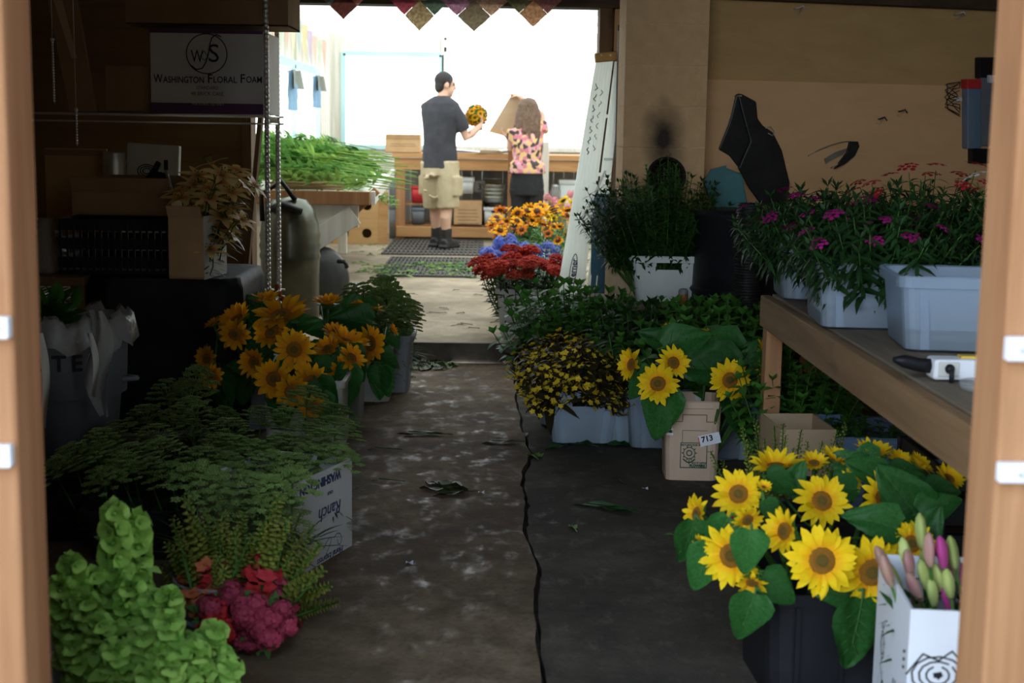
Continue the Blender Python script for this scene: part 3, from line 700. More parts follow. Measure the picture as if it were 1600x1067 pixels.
# plywood box with four round holes
a, b = at(520, 380, 14.9), at(591, 300, 14.9); bw, bh = b.x - a.x, b.z - FZ
r = thing('plywood_crate', 'raw plywood box with four round holes under the stem table', 'crate', ((a.x + b.x) / 2, 14.9, FZ)); m = MB(); hs = []
for i in (0, 1):
    for j in (0, 1):
        xa, xb, za, zb = -bw / 2 + i * bw / 2, -bw / 2 + (i + 1) * bw / 2, j * bh / 2, (j + 1) * bh / 2
        hx_, hz_ = (xa + xb) / 2, za + (zb - za) * (.42 if j == 0 else .48)
        hole_panel(m, xa, xb, za, zb, hx_, hz_, .05, 0); m.lathe([(.05, 0), (.05, -.018)], (hx_, 0, hz_), 24, rot=ro)
for sx_ in (-1, 1): m.box((sx_ * (bw / 2 - .01), .31, bh / 2), (.02, .58, bh))
m.box((0, .6, bh / 2), (bw, .02, bh)); m.box((0, .3, bh - .01), (bw - .04, .58, .02))
m.build('panel', Mt['ply_raw'], r)
m = MB(); m.box((bw / 2 + .05, .03, bh / 2), (.1, .06, bh)); m.build('corner_post', Mt['lum'], r, bevel=.003)
m = MB()
for k in range(5): m.box((-bw * .45 - .32 + k * .085, 0, .62), (.07, .02, .12))
# hung cloths at the side window
for k, (px, y0, y1, lab) in enumerate(((440, 110, 172, 'blue and grey cloth hanging nearest the opening at the side window'), (478, 119, 168, 'pale blue cloth hanging further along the side window'))):
    Y = 12.7 + k * 1.7; x = BXL + .05; a, b = at(px, y0, Y), at(px, y1, Y)
    r = thing('hung_cloth', lab, 'cloth', (x, Y, b.z)); hh = a.z - b.z
    m = MB(); m.sheet(lambda u_, v_: (.04 + .03 * math.sin(u_ * 9), (u_ - .5) * (.3 + .35 * (1 - v_)) * (1 if v_ > .3 else .75), hh * v_), 10, 8); m.build('drape', pm('faded_blue_cloth%d' % k, (.16, .28, .42), (.22, .36, .5), 8, .9), r)
    m = MB(); m.sheet(lambda u_, v_: (.075 + .03 * math.sin(u_ * 7 + 1), -.28 + .6 * u_ * (1.1 - .4 * v_), hh * (.55 + .46 * v_)), 10, 6); m.build('sleeve', pm('grey_cloth%d' % k, (.2, .23, .2), (.26, .28, .24), 8, .9), r)
    m = MB(); m.tube([(.0, 0, hh - .01), (.05, 0, hh)], .008, 6); m.build('peg', Mt['lum'], r)
# small pastel pennants strung along the side wall
cols = [(.8, .5, .4), (.75, .72, .5), (.5, .6, .55), (.8, .62, .35), (.6, .5, .6), (.75, .55, .45), (.6, .65, .5)]
r = thing('pennant_string', 'string of faded pastel pennants along the rear side wall', 'bunting', (BXL + .1, 9.2, 2.1)); m = MB()
m.tube([(0, k * .6, .12 - .05 * math.sin(k * .9)) for k in range(11)], .006, 5); m.build('string', Mt['card2'], r)
for k in range(15):
    m = MB(); y = .2 + k * .38; z = .12 - .05 * math.sin(y / .6 * .9); m.add([(0.005, y, z), (0.03, y + .3, z), (.03, y + .14, z - .34)], [(0, 1, 2)]); m.build('pennant', leafm('pennant%d' % (k % 7), cols[k % 7], tuple(x * .85 for x in cols[k % 7]), .3, .9, perobj=0), r)
# patchwork diamonds hanging from the header
pc = [[(.13, .03, .02), (.05, .05, .045), (.22, .07, .05), (.1, .025, .02)], [(.2, .14, .06), (.42, .06, .09), (.1, .16, .11), (.26, .06, .05)], [(.22, .17, .1), (.25, .11, .18), (.33, .16, .1), (.3, .14, .13)], [(.3, .12, .05), (.14, .13, .06), (.26, .1, .09), (.22, .06, .05)]]
labs = ['dark patchwork diamond cloth with a black and white square', 'patchwork diamond cloth with pink and teal squares', 'patchwork diamond cloth with lilac and tan squares', 'partly hidden patchwork diamond cloth beside the pink post end']
for k, ((xa, ya), (xb, yb), (xt, yt)) in enumerate((((518, 8), (592, 8), (540, 33)), ((622, 10), (700, 10), (657, 51)), ((694, 11), (785, 11), (741, 52)), ((786, 13), (862, 13), (832, 45)))):
    Y = DY - .02; t = at(xt, yt, Y); mid = at((xa + xb) / 2, ya, Y); hw = (at(xb, yb, Y).x - at(xa, ya, Y).x) / 2 
    S = (t.z * 0 + (at(xt, ya, Y).z - t.z)) * 1.05; S = max(S, .13); kx = min(1.6, max(1.0, hw / S * 1.05)); r = thing('patchwork_flag', labs[k], 'flag', (t.x, DY - .135 - .004 * k, t.z), 0, 'patchwork flags along the header')
    for i in (0, 1):
        for j in (0, 1):
            e1, e2 = V((kx, 0, 1.02)) * S * .55, V((-kx, 0, 1.02)) * S * .55
            o_ = e1 * i + e2 * j; m = MB(); g = .004
            m.sheet(lambda a, b: o_ + e1 * (a * .98 + .01) + e2 * (b * .98 + .01) + V((0, -.006 * math.sin(a * 3 + b * 4 + k), 0)), 5, 5)
            c_ = pc[k][i * 2 + j]; c_ = tuple(min(.8, x * 1.9 + .04) for x in c_); m.build('patch', leafm('patch_print_%d%d%d' % (k, i, j), c_, tuple(min(1, x * 2.0 + .05) for x in c_) if (i + j + k) % 2 else tuple(x * .6 for x in c_), .45, .9, 55, 0, .1), r)
    m = MB(); m.tube([e1 + e2 + V((-.25 * S, 0, 0)), e1 + e2 + V((.25 * S, 0, 0))], .005, 5); m.build('cord', Mt['card2'], r)
# slotted rubber mats
for (px0, px1, y0, y1, lab) in ((597, 752, 377, 398, 'slotted black rubber mat under the man\'s boots'), (590, 742, 405, 432, 'slotted black rubber mat strewn with green leaf scraps')):
    a, b = onz(px0, y1, FZ), onz(px1, y0, FZ); a2 = onz(px1, y1, FZ)
    wd, dp = a2.x - a.x, b.y - a.y; r = thing('rubber_mat', lab, 'mat', ((a.x + a2.x) / 2, a.y, FZ + .001)); m = MB(); nb = 22
    for k in range(nb + 1): m.box((-wd / 2 + wd * k / nb, dp / 2, .008), (.022, dp, .014))
    for k in range(7): m.box((0, dp * k / 6, .007), (wd, .025, .012))
    m.build('grid', Mt['rubmat'], r)

# ---------------------------------------------------------------- people
def solid(name, shapes, voxel, mats, parent=None, smooth=3):
    """closed shapes fused into one continuous skin"""
    o = shapes.build(name, mats)
    md = o.modifiers.new('r', 'REMESH'); md.mode = 'VOXEL'; md.voxel_size = voxel; md.use_smooth_shade = True
    ms = o.modifiers.new('s', 'SMOOTH'); ms.factor = .5; ms.iterations = smooth
    dg = bpy.context.evaluated_depsgraph_get(); me = bpy.data.meshes.new_from_object(o.evaluated_get(dg))
    o.modifiers.clear(); old = o.data; o.data = me; bpy.data.meshes.remove(old); me.name = name
    me.materials.clear()
    for mm in (mats if isinstance(mats, (list, tuple)) else [mats]): me.materials.append(mm)
    me.polygons.foreach_set('use_smooth', [True] * len(me.polygons)); me.polygons.foreach_set('material_index', [0] * len(me.polygons))
    if parent: o.parent = parent
    return o
Mt['skin'] = pm('skin', (.62, .36, .25), (.66, .4, .28), 20, .5)
Mt['tee'] = pm('charcoal_tee', (.035, .036, .042), (.05, .05, .056), 12, .9, bmp=.2)
Mt['khaki'] = pm('khaki_cloth', (.42, .34, .2), (.5, .42, .27), 9, .9, bmp=.4)
Mt['boot'] = pm('black_boot', (.016, .015, .014), (.03, .028, .025), 12, .5)
Mt['hairb'] = pm('black_hair', (.012, .01, .009), (.025, .02, .018), 40, .6, bmp=.4)
Mt['hairw'] = pm('brown_wavy_hair', (.09, .05, .028), (.19, .11, .065), 22, .5, bmp=.9, stretch=(6, 6, 1))
Mt['pants'] = pm('black_trousers', (.012, .013, .015), (.02, .02, .022), 12, .85)
def ell(c, a, b, ang, n=14):
    u_, v_ = V((math.cos(ang), math.sin(ang), 0)), V((-math.sin(ang), math.cos(ang), 0))
    return [V(c) + u_ * a * math.cos(2 * PI * k / n) + v_ * b * math.sin(2 * PI * k / n) for k in range(n)]
def hand(m, wrist, d, palmn, s=1.0, curl=.9):
    """palm, four unequal fingers bent round, thumb from the side of the palm"""
    d = V(d).normalized(); side = d.cross(V(palmn)).normalized(); pn = side.cross(d).normalized(); w_ = V(wrist)
    m.tube([w_ - d * .02, w_ + d * .03, w_ + d * .075, w_ + d * .092], [.024 * s, .034 * s, .04 * s, .036 * s], 10, asp=.5, up=pn)
    for k, (off, ln) in enumerate(((.03, .068), (.01, .078), (-.011, .072), (-.031, .056))):
        b = w_ + d * .088 + side * off * s; p_ = [b - d * .015]; dd = d.copy()
        for j, f in enumerate((.45, .3, .25)):
            dd = (dd + pn * curl * (.35 + .25 * j)).normalized(); b = b + dd * ln * f * s; p_.append(b)
        m.tube(p_, [.0095 * s, .009 * s, .0085 * s, .0075 * s], 7)
    t0 = w_ + d * .03 + side * .03 * s
    m.tube([t0, t0 + (d * .5 + side * .7 + pn * .3).normalized() * .035, t0 + (d * .8 + side * .55 + pn * .6).normalized() * .065], [.012 * s, .0105 * s, .009 * s], 7)
def head(m, c, look, s=1.0):
    """skull, jaw, nose, ears, lips; look = facing direction in plan"""
    f = V(look).normalized(); sd = f.cross(V((0, 0, 1))).normalized(); up = sd.cross(f); c = V(c)
    ro_ = MX((sd, f, up)).transposed()
    m.ball(c + f * -.012 * s + up * .03 * s, (.074 * s, .094 * s, .09 * s), 16, 12, rot=ro_)
    m.ball(c + f * .03 * s - up * .045 * s, (.056 * s, .062 * s, .072 * s), 14, 10, rot=ro_)
    m.ball(c + f * .062 * s - up * .09 * s, (.03 * s, .026 * s, .022 * s), 10, 8, rot=ro_)
    m.tube([c + f * .082 * s + up * .022 * s, c + f * .108 * s - up * .022 * s, c + f * .088 * s - up * .034 * s], [.009 * s, .016 * s, .012 * s], 8)
    m.ball(c + f * .086 * s - up * .058 * s, (.024 * s, .012 * s, .011 * s), 10, 6, rot=ro_)
    m.ball(c + f * .078 * s + up * .03 * s, (.056 * s, .018 * s, .013 * s), 12, 6, rot=ro_)
    for q in (-1, 1): m.ball(c + sd * .076 * q * s - f * .008 * s - up * .005 * s, (.012 * s, .024 * s, .033 * s), 8, 6, rot=ro_)
    return f, sd, up, ro_
# --- the man
MP = onz(686, 387, FZ + .016); r = thing('person', 'man in dark tee and khaki cargo shorts holding a bouquet', 'person', MP)
al = R(28); fw, rt = V((math.sin(al), math.cos(al), 0)), V((math.cos(al), -math.sin(al), 0)); aa = -al
km = MP.y / F
def mp(px, py, dy=0.0):          # a place on the man's own figure, read off in his plane
    q = at(px, py, MP.y + dy) - MP; return V((q.x, dy, q.z))
b = MB()
hc = mp(696, 133, 0.06)
b.rings([ell(rt * 0 + V((0, 0, z)) + fw * f_, a, d_, aa) for z, a, d_, f_ in ((.86, .15, .11, 0), (.95, .165, .115, 0), (1.08, .145, .1, 0), (1.22, .165, .11, .01), (1.36, .19, .115, .01), (1.44, .17, .095, .02), (1.48, .1, .07, .03))])
b.tube([V((0, 0, 1.42)) + fw * .02, V((hc.x * .6, .05, 1.52)), hc - V((0, 0, .04))], [.068, .058, .056], 12)
look = V((.93, .37, -.1)); hf, hs_, hu, hro = head(b, hc, look)
for q in (-1, 1):
    hip = rt * .092 * q + V((0, 0, .9)); ft = rt * .095 * q + fw * (.11 if q < 0 else -.02)
    b.tube([hip, hip * .5 + ft * .5 + V((0, 0, .04)) + fw * .02, ft + V((0, 0, .3)) - fw * .02, ft + V((0, 0, .1))], [.092, .062, .056, .04], 12)
    b.tube([ft + V((0, 0, .05)) - fw * .05, ft + V((0, 0, .05)) + fw * .1], [.04, .035], 8)
sh_r, el_r, wr_r = mp(712, 172, -.06), mp(729, 216, -.02), mp(752, 195, .1)
sh_l, el_l, wr_l = V((-.15, .14, 1.4)), V((-.02, .3, 1.13)), mp(732, 186, .3)
bq = mp(744, 181, .17)
for s_, e_, w_2 in ((sh_r, el_r, wr_r), (sh_l, el_l, wr_l)):
    b.tube([s_, s_.lerp(e_, .5), e_, e_.lerp(w_2, .3), w_2], [.055, .047, .039, .041, .026], 12)
hand(b, wr_r, (bq + V((.06, 0, .02)) - wr_r), (-.5, .4, .75)); hand(b, wr_l, (bq - wr_l), (.5, -.3, .6))
solid('body', b, .0065, Mt['skin'], r)
b = MB(); ro2 = hro
b.ball(hc - hf * .022 + hu * .045, (.081, .098, .088), 16, 12, rot=hro); b.ball(hc - hf * .06 - hu * .012, (.068, .05, .075), 14, 10, rot=hro)
for q in (-1, 1): b.ball(hc + hs_ * .07 * q + hf * .012 + hu * .015, (.012, .02, .045), 8, 6, rot=hro)
solid('hair', b, .008, Mt['hairb'], r, 2)
for q in (-1, 1): b = MB(); b.ball(hc + hf * .083 + hs_ * .031 * q + hu * .012, .008, 10, 8); b.build('eye', Mt['ink'], r)

b = MB()
b.rings([ell(V((0, 0, z)) + fw * f_, a, d_, aa) for z, a, d_, f_ in ((.79, .19, .145, 0), (.92, .187, .132, 0), (1.06, .172, .125, -.005), (1.2, .185, .13, .0), (1.34, .212, .132, .005), (1.425, .2, .115, .015), (1.47, .13, .085, .02), (1.5, .07, .062, .03))])
for s_, e_ in ((sh_r, el_r), (sh_l, el_l)): b.tube([s_ + (s_ - e_) * .05 - V((0.03 if s_.x > 0 else -.03, 0, 0)), s_.lerp(e_, .3), s_.lerp(e_, .72)], [.078, .074, .07], 14)
solid('tee_shirt', b, .01, Mt['tee'], r)
b = MB()
b.rings([ell(V((0, 0, z)), a, d_, aa) for z, a, d_ in ((.72, .175, .145), (.82, .185, .14), (.93, .178, .13))])
for q in (-1, 1):
    hip = rt * .092 * q + V((0, 0, .86)); kn = rt * .1 * q + V((0, 0, .42)) + fw * (.07 if q < 0 else .0)
    b.tube([hip, hip.lerp(kn, .5), kn - V((0, 0, .02))], [.115, .118, .112], 14); b.box(hip.lerp(kn, .55) + rt * .105 * q, (.05, .15, .19), MX.Rotation(aa, 3, 'Z'))
for k in range(14): b.ball(V((rnd.uniform(-.14, .14), -.1, rnd.uniform(.45, .85))), (.03, .05, .012), 8, 5, rot=MX.Rotation(rnd.uniform(-.6, .6), 3, 'Y'))
solid('cargo_shorts', b, .01, Mt['khaki'], r, 2)
for q in (-1, 1):
    ft = rt * .095 * q + fw * (.11 if q < 0 else -.02) + V((0, 0, 0)); b = MB()
    b.tube([ft + V((0, 0, .02)), ft + V((0, 0, .2))], [.055, .056], 12); b.tube([ft + V((0, 0, .045)) - fw * .07, ft + V((0, 0, .05)) + fw * .06, ft + V((0, 0, .04)) + fw * .19], [.044, .05, .038], 12)
    b.box(ft + V((0, 0, .014)) + fw * .06, (.095, .29, .026), MX.Rotation(aa, 3, 'Z')); solid('boot', b, .008, Mt['boot'], r, 2)
MAN = r; BQ = MP + bq
# --- the woman
WP = V((at(823, 300, 14.95).x, 14.95, FZ)); r = thing('person', 'woman with long brown hair in a pink floral top and black trousers', 'person', WP)
def wp(px, py, dy=0.0): q = at(px, py, WP.y + dy) - WP; return V((q.x, dy, q.z))
m_, nt, o = newmat('floral_top'); p = N(nt, 'ShaderNodeBsdfPrincipled', Roughness=.85); vo = N(nt, 'ShaderNodeTexVoronoi', Scale=26); L(nt, objco(nt), vo.inputs['Vector'])
c = ramp(nt, vo.outputs['Color'], [(.15, (.07, .05, .05)), (.34, (.6, .2, .24)), (.5, (.75, .5, .22)), (.7, (.72, .36, .4)), (.9, (.75, .6, .5))]); nt.nodes[-1].color_ramp.interpolation = 'CONSTANT'
L(nt, c, p.inputs['Base Color']); L(nt, p.outputs[0], o.inputs[0]); Mt['floral'] = m_
b = MB(); hz = wp(822, 172).z; hc = V((.0, .08, hz))
zs = wp(820, 198).z
b.rings([ell((0, f_, z), a, d_, 0) for z, a, d_, f_ in ((zs - .62, .16, .11, 0), (zs - .5, .165, .115, 0), (zs - .34, .13, .095, .0), (zs - .16, .15, .1, .01), (zs - .03, .16, .085, .03), (zs + .02, .09, .06, .04))])
b.tube([(0, .04, zs), (0, .06, zs + .06), hc - V((0, 0, .04))], [.055, .05, .05], 12)
hf, hs_, hu, hro = head(b, hc, (-.35, .93, -.25), .95)
hipz = zs - .6
for q in (-1, 1):
    b.tube([(q * .085, 0, hipz), (q * .09, .0, hipz * .52), (q * .09, -.01, .08)], [.09, .058, .036], 12); b.tube([(q * .09, -.05, .045), (q * .1, .13, .035)], [.038, .03], 10)
shr, elr, wrr = V((.155, .03, zs - .04)), wp(847, 180, .1), wp(812, 151, .16)
shl, ell_, wrl = V((-.155, .03, zs - .05)), wp(797, 232, .06), wp(795, 218, .2)
for s_, e_, w_2 in ((shr, elr, wrr), (shl, ell_, wrl)): b.tube([s_, s_.lerp(e_, .5), e_, e_.lerp(w_2, .4), w_2], [.046, .04, .035, .034, .023], 12)
hand(b, wrr, wp(801, 147, .2) - wrr, (-.3, .3, -.8), .9); hand(b, wrl, wp(788, 210, .22) - wrl, (-.4, .2, .8), .9)
solid('body', b, .0065, Mt['skin'], r)
b = MB(); b.ball(hc - hf * .02 + hu * .035, (.088, .1, .092), 16, 12, rot=hro)
for k in range(40):
    a = R(-115 + 230 * k / 39) - PI / 2; x = .085 * math.cos(a); y = .085 * math.sin(a) * .8
    ln_ = wp(822, rnd.uniform(212, 230)).z; z0_ = hc.z + .05
    b.tube([V((x * .55 + hc.x, hc.y + y * .5 - .01, z0_ + .055)), V((x * 1.0 + hc.x, hc.y + y * 1.0 - .012, z0_ - .005))] + [V((x * (1 + .5 * t) + .014 * math.sin(9 * t + k), hc.y + y - .09 * t + .012 * math.cos(8 * t + k * 2), z0_ + (ln_ - z0_) * t)) for t in (.25, .45, .65, .85, 1)], [.024, .026, .026, .026, .025, .022, .006], 8)
solid('hair', b, .009, Mt['hairw'], r, 1)
for q in (-1, 1): b = MB(); b.ball(hc + hf * .079 + hs_ * .029 * q + hu * .012, .011, 10, 8); b.build('eye', Mt['ink'], r)

b = MB(); hem = wp(820, 271).z
b.rings([ell((0, f_, z), a, d_, .1) for z, a, d_, f_ in ((hem, .195, .14, 0), (hem + .1, .185, .135, 0), (zs - .34, .15, .112, 0), (zs - .16, .168, .118, .01), (zs - .03, .175, .1, .03), (zs + .03, .08, .07, .04))])
for s_, e_ in ((shr, elr), (shl, ell_)): b.tube([s_ - (e_ - s_) * .1, s_.lerp(e_, .55)], [.062, .056], 12)
solid('floral_top', b, .01, Mt['floral'], r)
b = MB(); b.rings([ell((0, 0, z), a, d_, 0) for z, a, d_ in ((hipz - .1, .17, .13), (hipz, .18, .13), (hipz + .2, .15, .112))])
for q in (-1, 1): b.tube([(q * .085, 0, hipz - .05), (q * .09, 0, hipz * .52), (q * .092, -.01, .05)], [.1, .078, .062], 12)
solid('trousers', b, .01, Mt['pants'], r)
for q in (-1, 1): b = MB(); b.tube([(q * .09, -.07, .035), (q * .095, .04, .04), (q * .1, .16, .025)], [.04, .042, .028], 10); solid('shoe', b, .008, Mt['boot'], r, 1)
# the flattened carton she lifts
q0, q1, q2 = at(764, 206, 15.17), at(799, 148, 15.17), at(792, 213, 15.17)
e1, e2 = q1 - q0, V((q2.x - q0.x + .05, .0, q2.z - q0.z - .015))
r = thing('flattened_carton', 'pale flattened carton lifted up by the woman', 'carton', (q0.x, q0.y, q0.z)); m = MB(); m.prism([V((0, 0, 0)), e2, e2 + e1, e1], (0, .02, 0)); m.build('panel', Mt['card2'], r, bevel=.003)
m = MB(); m.prism([e2 * .02 + V((0, -.006, 0)), e2 * .98 + V((0, -.006, 0)), e2 * .98 + e1 * .12 + V((0, -.006, 0)), e2 * .02 + e1 * .12 + V((0, -.006, 0))], (0, .006, 0)); m.build('flap', Mt['card'], r)
# ---------------------------------------------------------------- plants: one of each kind, with its parts
def rdir(a, e): return V((math.cos(a) * math.cos(e), math.sin(a) * math.cos(e), math.sin(e)))
def petals_mesh(seed, n1=17, n2=15, wd=.27, cup=.1, r0=.33, ln=.66):
    q = random.Random(seed); m = MB()
    for n, ro_, e0, k in ((n1, 0, cup, 1.0), (n2, .5, cup + .28, .88)):
        for i in range(n):
            a = 2 * PI * (i + ro_ + q.uniform(-.22, .22)) / n; e = e0 + q.uniform(-.2, .22)
            d = rdir(a, e); b = V((math.cos(a) * r0, math.sin(a) * r0, .02 * k))
            m.leaf(b, d, (q.uniform(-.3, .3), q.uniform(-.3, .3), 1), ln * k * q.uniform(.82, 1.08), wd * q.uniform(.8, 1.15), q.uniform(.1, .45), q.uniform(-.15, .35), 5, shape='petal')
    return m
def mesh_of(mb, name, mats):
    o = mb.build(name, mats); me = o.data; bpy.data.objects.remove(o); return me
SUN = [mesh_of(petals_mesh(s, cup=c), 'petals', [Mt['petal']]) for s, c in ((1, .05), (2, .2), (3, .45))]
SUNO = [mesh_of(petals_mesh(s, 15, 12, cup=c), 'petals', [Mt['petalo']]) for s, c in ((4, .05), (5, .25), (6, .55))]
m = MB(); m.lathe([(.41, -.02), (.42, .03), (.36, .085), (.26, .1), (.2, .085)], n=28)
for k in range(150):
    a = k * 2.39996; rr_ = .41 * math.sqrt(k / 150); m.octa((rr_ * math.cos(a), rr_ * math.sin(a), .1 - .06 * (rr_ / .41) ** 3), .026)
DISC = mesh_of(m, 'disc', [Mt['disc']])
m = MB(); m.lathe([(.2, .08), (.17, .105), (.1, .1), (.001, .09)], n=20)
DISCC = mesh_of(m, 'disc_centre', [Mt['discg']])
m = MB(); m.lathe([(.06, -.34), (.1, -.26), (.3, -.12), (.42, -.02), (.36, .0)], n=20)
for i in range(22): a = 2 * PI * i / 22; m.leaf((math.cos(a) * .36, math.sin(a) * .36, -.05), rdir(a, -.05 + rnd.uniform(-.3, .3)), (0, 0, -1), .34, .17, .2, .2, 4)
CALYX = mesh_of(m, 'calyx', [Mt['sepal']])
def bigleaf(seed):
    q = random.Random(seed); m = MB(); ph = q.uniform(0, 6); fo = q.uniform(.1, .35); dr = q.uniform(.05, .4)
    def f(u_, v_):
        t = v_; wv = (1 - t) ** .7 * (1 - .62 * math.exp(-t * 10)) * 1.0 * .52 + .012 * math.sin(t * 55) * (1 - t)
        x = (u_ * 2 - 1)
        back = -.07 * abs(x) * math.exp(-t * 12)
        return (x * wv, t + back, fo * abs(x) * wv + .025 * math.sin(x * 7 + ph + t * 8) * (.3 + abs(x)) - dr * t * t + .012 * math.cos(t * 40) * abs(x))
    m.sheet(f, 10, 14)
    m.tube([(0, t, -dr * t * t + .004) for t in (-.14, 0, .3, .6, .95)], [.02, .018, .014, .009, .003], 5, mi=1)
    for sgn in (-1, 1):
        for t in (.12, .28, .45, .62):
            x = .33 * (1 - t); m.tube([(0, t, -dr * t * t + .006), (sgn * x, t + .17, -dr * (t + .17) ** 2 + fo * x + .008)], [.007, .003], 4, mi=1)
    return m
Mt['vein'] = leafm('leaf_vein', (.04, .13, .03), (.06, .16, .04), .1)
LEAF = [mesh_of(bigleaf(s), 'leaf', [Mt['leaf'], Mt['vein']]) for s in range(5)]
def part(name, me, parent, loc=(0, 0, 0), quat=None, scale=1):
    o = bpy.data.objects.new(name, me); col.objects.link(o); o.parent = parent; o.location = loc
    o.rotation_mode = 'QUATERNION'; o.rotation_quaternion = quat or Quaternion(); o.scale = (scale,) * 3 if isinstance(scale, (int, float)) else scale
    return o
def frame_q(y, z):
    y = V(y).normalized(); x = y.cross(V(z)).normalized(); z = x.cross(y); return MX((x, y, z)).transposed().to_quaternion()
def sunflower(label, base, head, face, r, leaves=(), orange=False, var=0, group=None, spin=0, open_=1.0):
    root = thing('sunflower', label, 'flower', base, 0, group); hd = V(head) - V(base); face = V(face).normalized(); q = aim(face, spin)
    S = (SUNO if orange else SUN)[var % 3]
    zsc = (r, r, r * open_)
    part('petals', S, root, hd, q, zsc); part('disc', DISC, root, hd, q, r * .84); part('disc_centre', DISCC, root, hd, q, r * .84); part('calyx', CALYX, root, hd, q, r)
    m = MB(); neck = hd - face * r * .3
    mid = V((hd.x * .55, hd.y * .55, hd.z * .6)); pts = [V((0, 0, 0)), mid, neck - face * r * .5 - V((0, 0, r * .35)), neck]
    m.tube(pts, [.007, .0065, .006, .006], 7)
    for k, (px, py, Y, ang, ln, tip) in enumerate(leaves):
        P = at(px, py, Y) - V(base); lw = ln * Y / F; a = R(ang)
        d = V((math.cos(a), -tip * .4, math.sin(a))).normalized(); nz = V((rnd.uniform(-.35, .35), -1, .45 + tip))
        b = P - d * lw * .5; part('leaf', LEAF[(k * 2 + int(px)) % 5], root, b, frame_q(d, nz), lw)
        s0 = mid.lerp(neck, .45); m.tube([s0, s0.lerp(b - d * lw * .12, .5) - V((0, 0, .01)), b - d * lw * .12], .0035, 5)
    m.build('stem', Mt['stem'], root)
    return root
def leafy(root, n, h, ln, wd, mat, up=.5, pairs=True, top=True, z0=.25, name='foliage', whorl=2, shape='leaf', droop=.35, fold=.25):
    m = MB()
    for i in range(n):
        t = z0 + (1 - z0) * i / n; a = i * 1.6 + rnd.uniform(-.3, .3); k = 1 - .45 * max(0, t - .5)
        for j in range(whorl):
            aa_ = a + 2 * PI * j / whorl; m.leaf((0, 0, h * t), rdir(aa_, up + rnd.uniform(-.25, .25)), (0, 0, 1), ln * k * rnd.uniform(.8, 1.15), wd * k, fold, droop, 4, shape=shape)
    if top:
        for j in range(5): m.leaf((0, 0, h), rdir(j * 1.26, 1.0), (0, 0, 1), ln * .55, wd * .55, .2, .1, 3)
    return m.build(name, mat, root)
def stemof(root, h, r=.003, mat='stem', bend=.02):
    m = MB(); m.tube([(0, 0, 0), (bend, 0, h * .5), (0, 0, h)], [r, r * .9, r * .6], 5); return m.build('stem', Mt[mat], root)
def mk_ammi(sc_=1.0, seed=0):
    q = random.Random(seed); r = thing('umbel_flower', 'tmp', 'flower'); h = .32; stemof(r, h, .003)
    m = MB(); Rr = .06
    for i in range(34):
        a = i * 2.39996; t = math.sqrt((i + .5) / 34); e = V((Rr * t * math.cos(a), Rr * t * math.sin(a), h + .072 - .08 * t * t * (.55 + .45 * t) + q.uniform(-.003, .003)))
        m.tube([(0, 0, h), e], .0007, 3, cap=False)
        for j in range(16):
            b = j * 2.4; s_ = .0115 * math.sqrt((j + .5) / 16); m.octa(e + V((s_ * math.cos(b), s_ * math.sin(b), .002 - s_ * .25 + q.uniform(-.001, .001))), .0034)
    m.build('umbel', Mt['ammi'], r)
    m = MB()
    for i in range(4):
        a = i * 2.2; b = V((0, 0, h * (.2 + .12 * i)))
        for j in range(14):
            d = rdir(a + q.uniform(-.6, .6), q.uniform(.0, .9)); m.leaf(b + d * .025 * (j % 4), d, (0, 0, 1), .07 * q.uniform(.6, 1.2), .006, .1, .3, 3, shape='blade')
    m.build('foliage', Mt['fern'], r); return Proto(r)
def mk_bells():
    r = thing('bells_of_ireland', 'tmp', 'flower'); h = .6; stemof(r, h, .005)
    m = MB(); q = random.Random(3)
    if True:
        for i in range(13):
            t = .18 + .8 * i / 12; s_ = (.036 - .021 * max(0, t - .3)) * q.uniform(.9, 1.1)
            for j in range(5):
                a = i * .7 + 2 * PI * j / 5 + q.uniform(-.2, .2); d = rdir(a, q.uniform(-.1, .45)); ro_ = aim(d).to_matrix(); c = V((0, 0, h * t)) + d * .012
                k = [q.uniform(.85, 1.2) for _ in range(10)]
                if True:
                    rs = [[c + ro_ @ V((rad * s_ * (k[n_] if rad > .8 else 1) * math.cos(2 * PI * n_ / 10), rad * s_ * (k[n_] if rad > .8 else 1) * math.sin(2 * PI * n_ / 10), z * s_)) for n_ in range(10)] for rad, z in ((.12, 0), (.45, .35), (.8, .85), (1.1, 1.05))]
                    m.rings(rs, cap=False)
                m.ball(c + d * s_ * .42, s_ * .3, 6, 4, mi=1)
        m.build('bells', [Mt['bell'], Mt['bellin']], r)
    m = MB()
    for i in range(9): a = i * 2.4; m.leaf((0, 0, h * (.97 + .006 * i)), rdir(a, .5 + .1 * i), (0, 0, 1), .03, .026, .3, .2, 3)
    for i in range(7): a = i * 2.1 + 1; m.leaf((0, 0, h * (.25 + .1 * i)), rdir(a, .25), (0, 0, 1), .075, .05, .2, .3, 4, wob=.08)
    m.build('leaf_tuft', Mt['bell'], r); return Proto(r)
